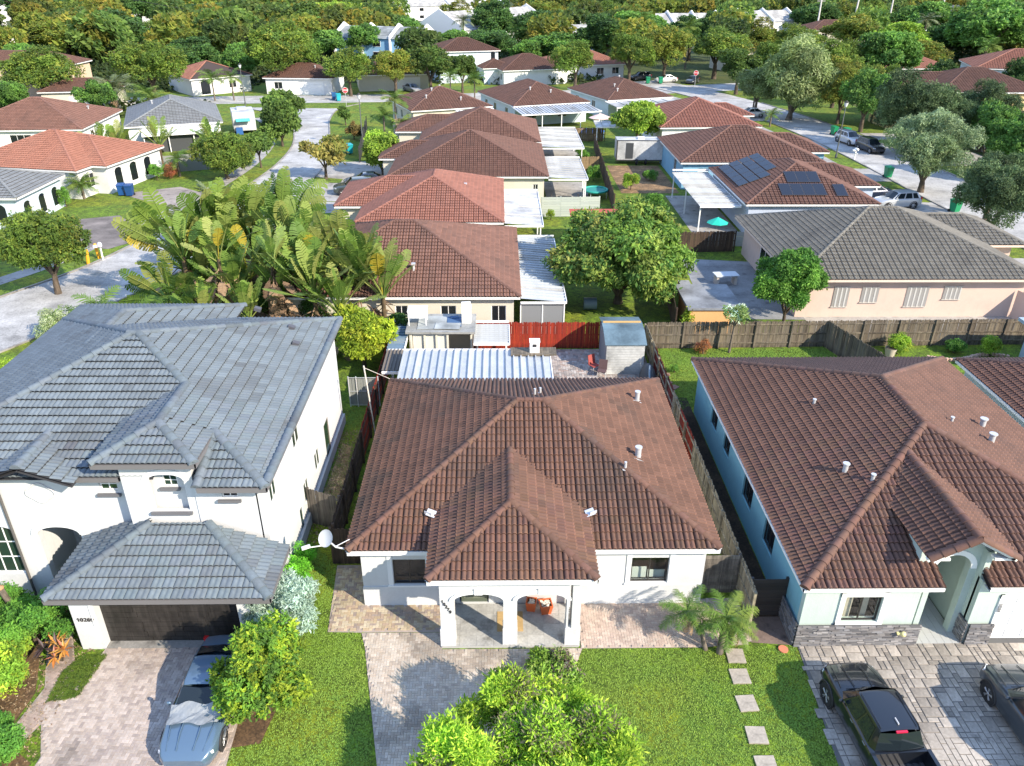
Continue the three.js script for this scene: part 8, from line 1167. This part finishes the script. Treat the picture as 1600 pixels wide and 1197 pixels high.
{ // white trailer in the blue house yard
  const t = thing('trailer', 'white box trailer with black edges parked beside the blue-walled house', 'trailer', 17.3, 0, -97.6, -0.03); part('body', new G().box(-3.1, 0.6, -1.2, 3.1, 2.9, 1.2), M([0.68, 0.70, 0.70], 0.5, { map: blotchT }), t); part('frame', new G().box(-3.14, 0.5, 1.2, 3.14, 0.62, 1.24).box(-3.14, 2.86, 1.2, 3.14, 2.94, 1.24).box(-3.14, 0.6, 1.2, -3.0, 2.9, 1.24).box(3.0, 0.6, 1.2, 3.14, 2.9, 1.24), darkMetalM, t); part('door', new G().box(-2.0, 0.75, 1.2, -1.1, 2.6, 1.23), M([0.05, 0.055, 0.06], 0.4), t);
  for (const x of [-0.6, 0.5]) wheel(t, x, 1.1, 0.36); part('roof_vent', new G().box(-0.5, 2.9, -0.4, 0.3, 3.1, 0.4), whiteM, t);
}
{ const t = thing('camper', 'white truck with a teal awning beside the grey-roofed bungalow', 'truck', -36.7, 0, -117.6, 0.35); part('body', new G().box(-1.5, 0.5, -2.4, 1.5, 3.0, 2.2), M([0.72, 0.74, 0.74], 0.5, { map: blotchT }), t); part('roof_unit', new G().box(-0.7, 3.0, -1.2, 0.6, 3.3, 0.2), M([0.4, 0.42, 0.44], 0.6), t); part('awning', new G().cbox(-0.2, 2.0, 2.6, 1.9, 0.05, 0.9, 0, 0.3), M([0.08, 0.42, 0.40], 0.7), t); part('crate', new G().box(-1.3, 0.1, 2.3, -0.4, 1.0, 3.0), M([0.02, 0.10, 0.3], 0.6), t); for (const z of [-1.5, 1.4]) for (const s of [-1, 1]) wheel(t, s * 1.35, z, 0.4); }
{ const t = thing('pool', 'round above-ground pool with a blue cover between the board fences', 'pool', 12.6, 0, -113.4); const w = new THREE.CylinderGeometry(2.1, 2.1, 0.9, 28, 1, true); w.translate(0, 0.45, 0); part('wall', w, M([0.30, 0.50, 0.66], 0.6), t); const c = new G(); seed(9); for (let i = 0; i < 28; i++) { const a = (i / 28) * 6.283, b = ((i + 1) / 28) * 6.283, r = (q) => 1.1 + 0.15 * Math.sin(q * 5), h = (q) => 0.86 + 0.06 * Math.sin(q * 7); c.tri(V(0, 0.78, 0), V(Math.cos(b) * r(b), h(b), -Math.sin(b) * r(b)), V(Math.cos(a) * r(a), h(a), -Math.sin(a) * r(a))); c.quad(V(Math.cos(a) * r(a), h(a), -Math.sin(a) * r(a)), V(Math.cos(b) * r(b), h(b), -Math.sin(b) * r(b)), V(Math.cos(b) * 2.15, 0.93, -Math.sin(b) * 2.15), V(Math.cos(a) * 2.15, 0.93, -Math.sin(a) * 2.15)); } part('cover', c, M([0.02, 0.13, 0.5], 0.5), t); }
{ const t = thing('trampoline', 'round teal trampoline on legs beside the plank fence', 'trampoline', 10.0, 0, -81.4); const r = new THREE.TorusGeometry(1.25, 0.12, 8, 26); r.rotateX(Math.PI / 2); r.translate(0, 0.8, 0); part('rim', r, M([0.02, 0.30, 0.25], 0.6), t); const c = new THREE.CircleGeometry(1.2, 26); c.rotateX(-Math.PI / 2); c.translate(0, 0.78, 0); part('mat', c, M([0.02, 0.22, 0.20], 0.7), t); for (let i = 0; i < 4; i++) { const a = i * 1.57 + 0.5; part('leg', new G().rod(V(Math.cos(a) * 1.2, 0.8, Math.sin(a) * 1.2), V(Math.cos(a) * 1.3, 0, Math.sin(a) * 1.3), 0.03), alumM, t); } }
{ const t = thing('garden_umbrella', 'pale pink garden umbrella beside the blue pool', 'umbrella', 14.6, 0, -117.6), g = new G(); for (let i = 0; i < 8; i++) { const a = (i / 8) * 6.283, b = ((i + 1) / 8) * 6.283; g.tri(V(0, 2.6, 0), V(Math.cos(b) * 1.7, 2.0, -Math.sin(b) * 1.7), V(Math.cos(a) * 1.7, 2.0, -Math.sin(a) * 1.7)); } part('canopy', g, M([0.66, 0.48, 0.42], 0.8), t); part('pole', new G().rod(V(0, 0, 0), V(0, 2.6, 0), 0.03), alumM, t); }
{ const t = thing('parasol', 'bright teal parasol under the ribbed patio roof by the solar panel house', 'parasol', 19.0, 0, -66.6), g = new G(); for (let i = 0; i < 8; i++) { const a = (i / 8) * 6.283, b = ((i + 1) / 8) * 6.283; g.tri(V(0, 2.2, 0), V(Math.cos(b) * 0.95, 1.7, -Math.sin(b) * 0.95), V(Math.cos(a) * 0.95, 1.7, -Math.sin(a) * 0.95)); } part('canopy', g, M([0.01, 0.42, 0.30], 0.7), t); part('pole', new G().rod(V(0, 0, 0), V(0, 2.2, 0), 0.03), alumM, t); }
slats('panel_fence', 'pale board fence below the solar panel house patio', [17.6, -65.2], [22.4, -65.2], 1.3, 3, [M([0.42, 0.45, 0.46], 0.8)]);
{ const t = thing('patio_set', 'dark table and chairs under the streaked white patio roof', 'table set', 6.6, 0.02, -78.6); part('tabletop', new G().box(-0.7, 0.7, -0.45, 0.7, 0.75, 0.45), darkMetalM, t); for (const [a, b] of [[-1, -1], [1, -1], [1, 1], [-1, 1]]) part('leg', new G().rod(V(a * 0.6, 0.72, b * 0.35), V(a * 0.6, 0, b * 0.35), 0.03), darkMetalM, t); for (const s of [-1, 1]) part('chair', new G().cbox(s * 1.1, 0.45, 0, 0.5, 0.05, 0.5).cbox(s * 1.33, 0.75, 0, 0.05, 0.6, 0.5).cbox(s * 1.1, 0.22, 0, 0.42, 0.44, 0.42), M([0.07, 0.06, 0.06], 0.7), t); }
[[5.6, -92.3, [0.5, 0.12, 0.1], 'red cloth-covered heap under the fourth white patio roof'], [7.6, -92.0, [0.62, 0.62, 0.6], 'white cloth-covered heap under the fourth white patio roof'], [4.6, -92.6, [0.05, 0.07, 0.12], 'dark blue cloth-covered heap under the fourth white patio roof']].forEach(([x, z, c, l], i) => { seed(60 + i); const g = new G(); for (let k = 0; k < 5; k++) g.ball(V(rr(-0.5, 0.5), rr(0.2, 0.5), rr(-0.4, 0.4)), rr(0.35, 0.5), 0.8, 6); const o = part('covered_heap', g, M(c, 0.9)); o.position.set(x, 0, z); tag(o, l, 'heap'); });
{ const t = thing('wire_fence', 'black mesh fence at the right end of the pink house', 'fence', 39.5, 0, -49.5, 0.95); for (let i = 0; i < 6; i++) part('post', new G().rod(V(i * 1.9, 0, 0), V(i * 1.9, 1.7, 0), 0.04), darkMetalM, t); for (const y of [0.1, 0.9, 1.65]) part('rail', new G().rod(V(0, y, 0), V(9.5, y, 0), 0.025), darkMetalM, t); const g = new G(); for (let i = 0; i < 64; i++) g.rod(V(i * 0.15, 0.1, 0), V(i * 0.15, 1.65, 0), 0.008, 4); part('wire', g, darkMetalM, t, 'stuff'); }
{ const g = new G(); seed(61); for (let i = 0; i < 26; i++) g.cbox(26.6 + i * 0.2, 0.1, -43.3 + rr(-0.04, 0.04) + 0.35 * Math.sin(i * 0.24), 0.18, 0.16, 0.16, rr(0, 1)); tag(part('bed_edging', g, M([0.5, 0.33, 0.25], 0.9)), 'row of pinkish stones edging the bed before the right board fence', 'edging').userData.kind = 'stuff'; }
{ const t = thing('flower_pot', 'pale round flower pot on the grass before the right board fence', 'pot', 24.3, 0, -43.6); part('pot', new THREE.CylinderGeometry(0.36, 0.26, 0.6, 18, 1, true).translate(0, 0.3, 0), M([0.5, 0.44, 0.36], 0.8), t); part('soil', new THREE.CircleGeometry(0.33, 16).rotateX(-Math.PI / 2).translate(0, 0.54, 0), M([0.1, 0.08, 0.06], 1), t); }
tag(part('water_barrel', new THREE.CylinderGeometry(0.42, 0.42, 0.9, 18).rotateZ(1.57).translate(6.35, 0.45, -51.2), M([0.12, 0.17, 0.2], 0.5)), 'grey-blue barrel lying on the lawn below the big tree', 'barrel');

renderer.render(scene, camera);
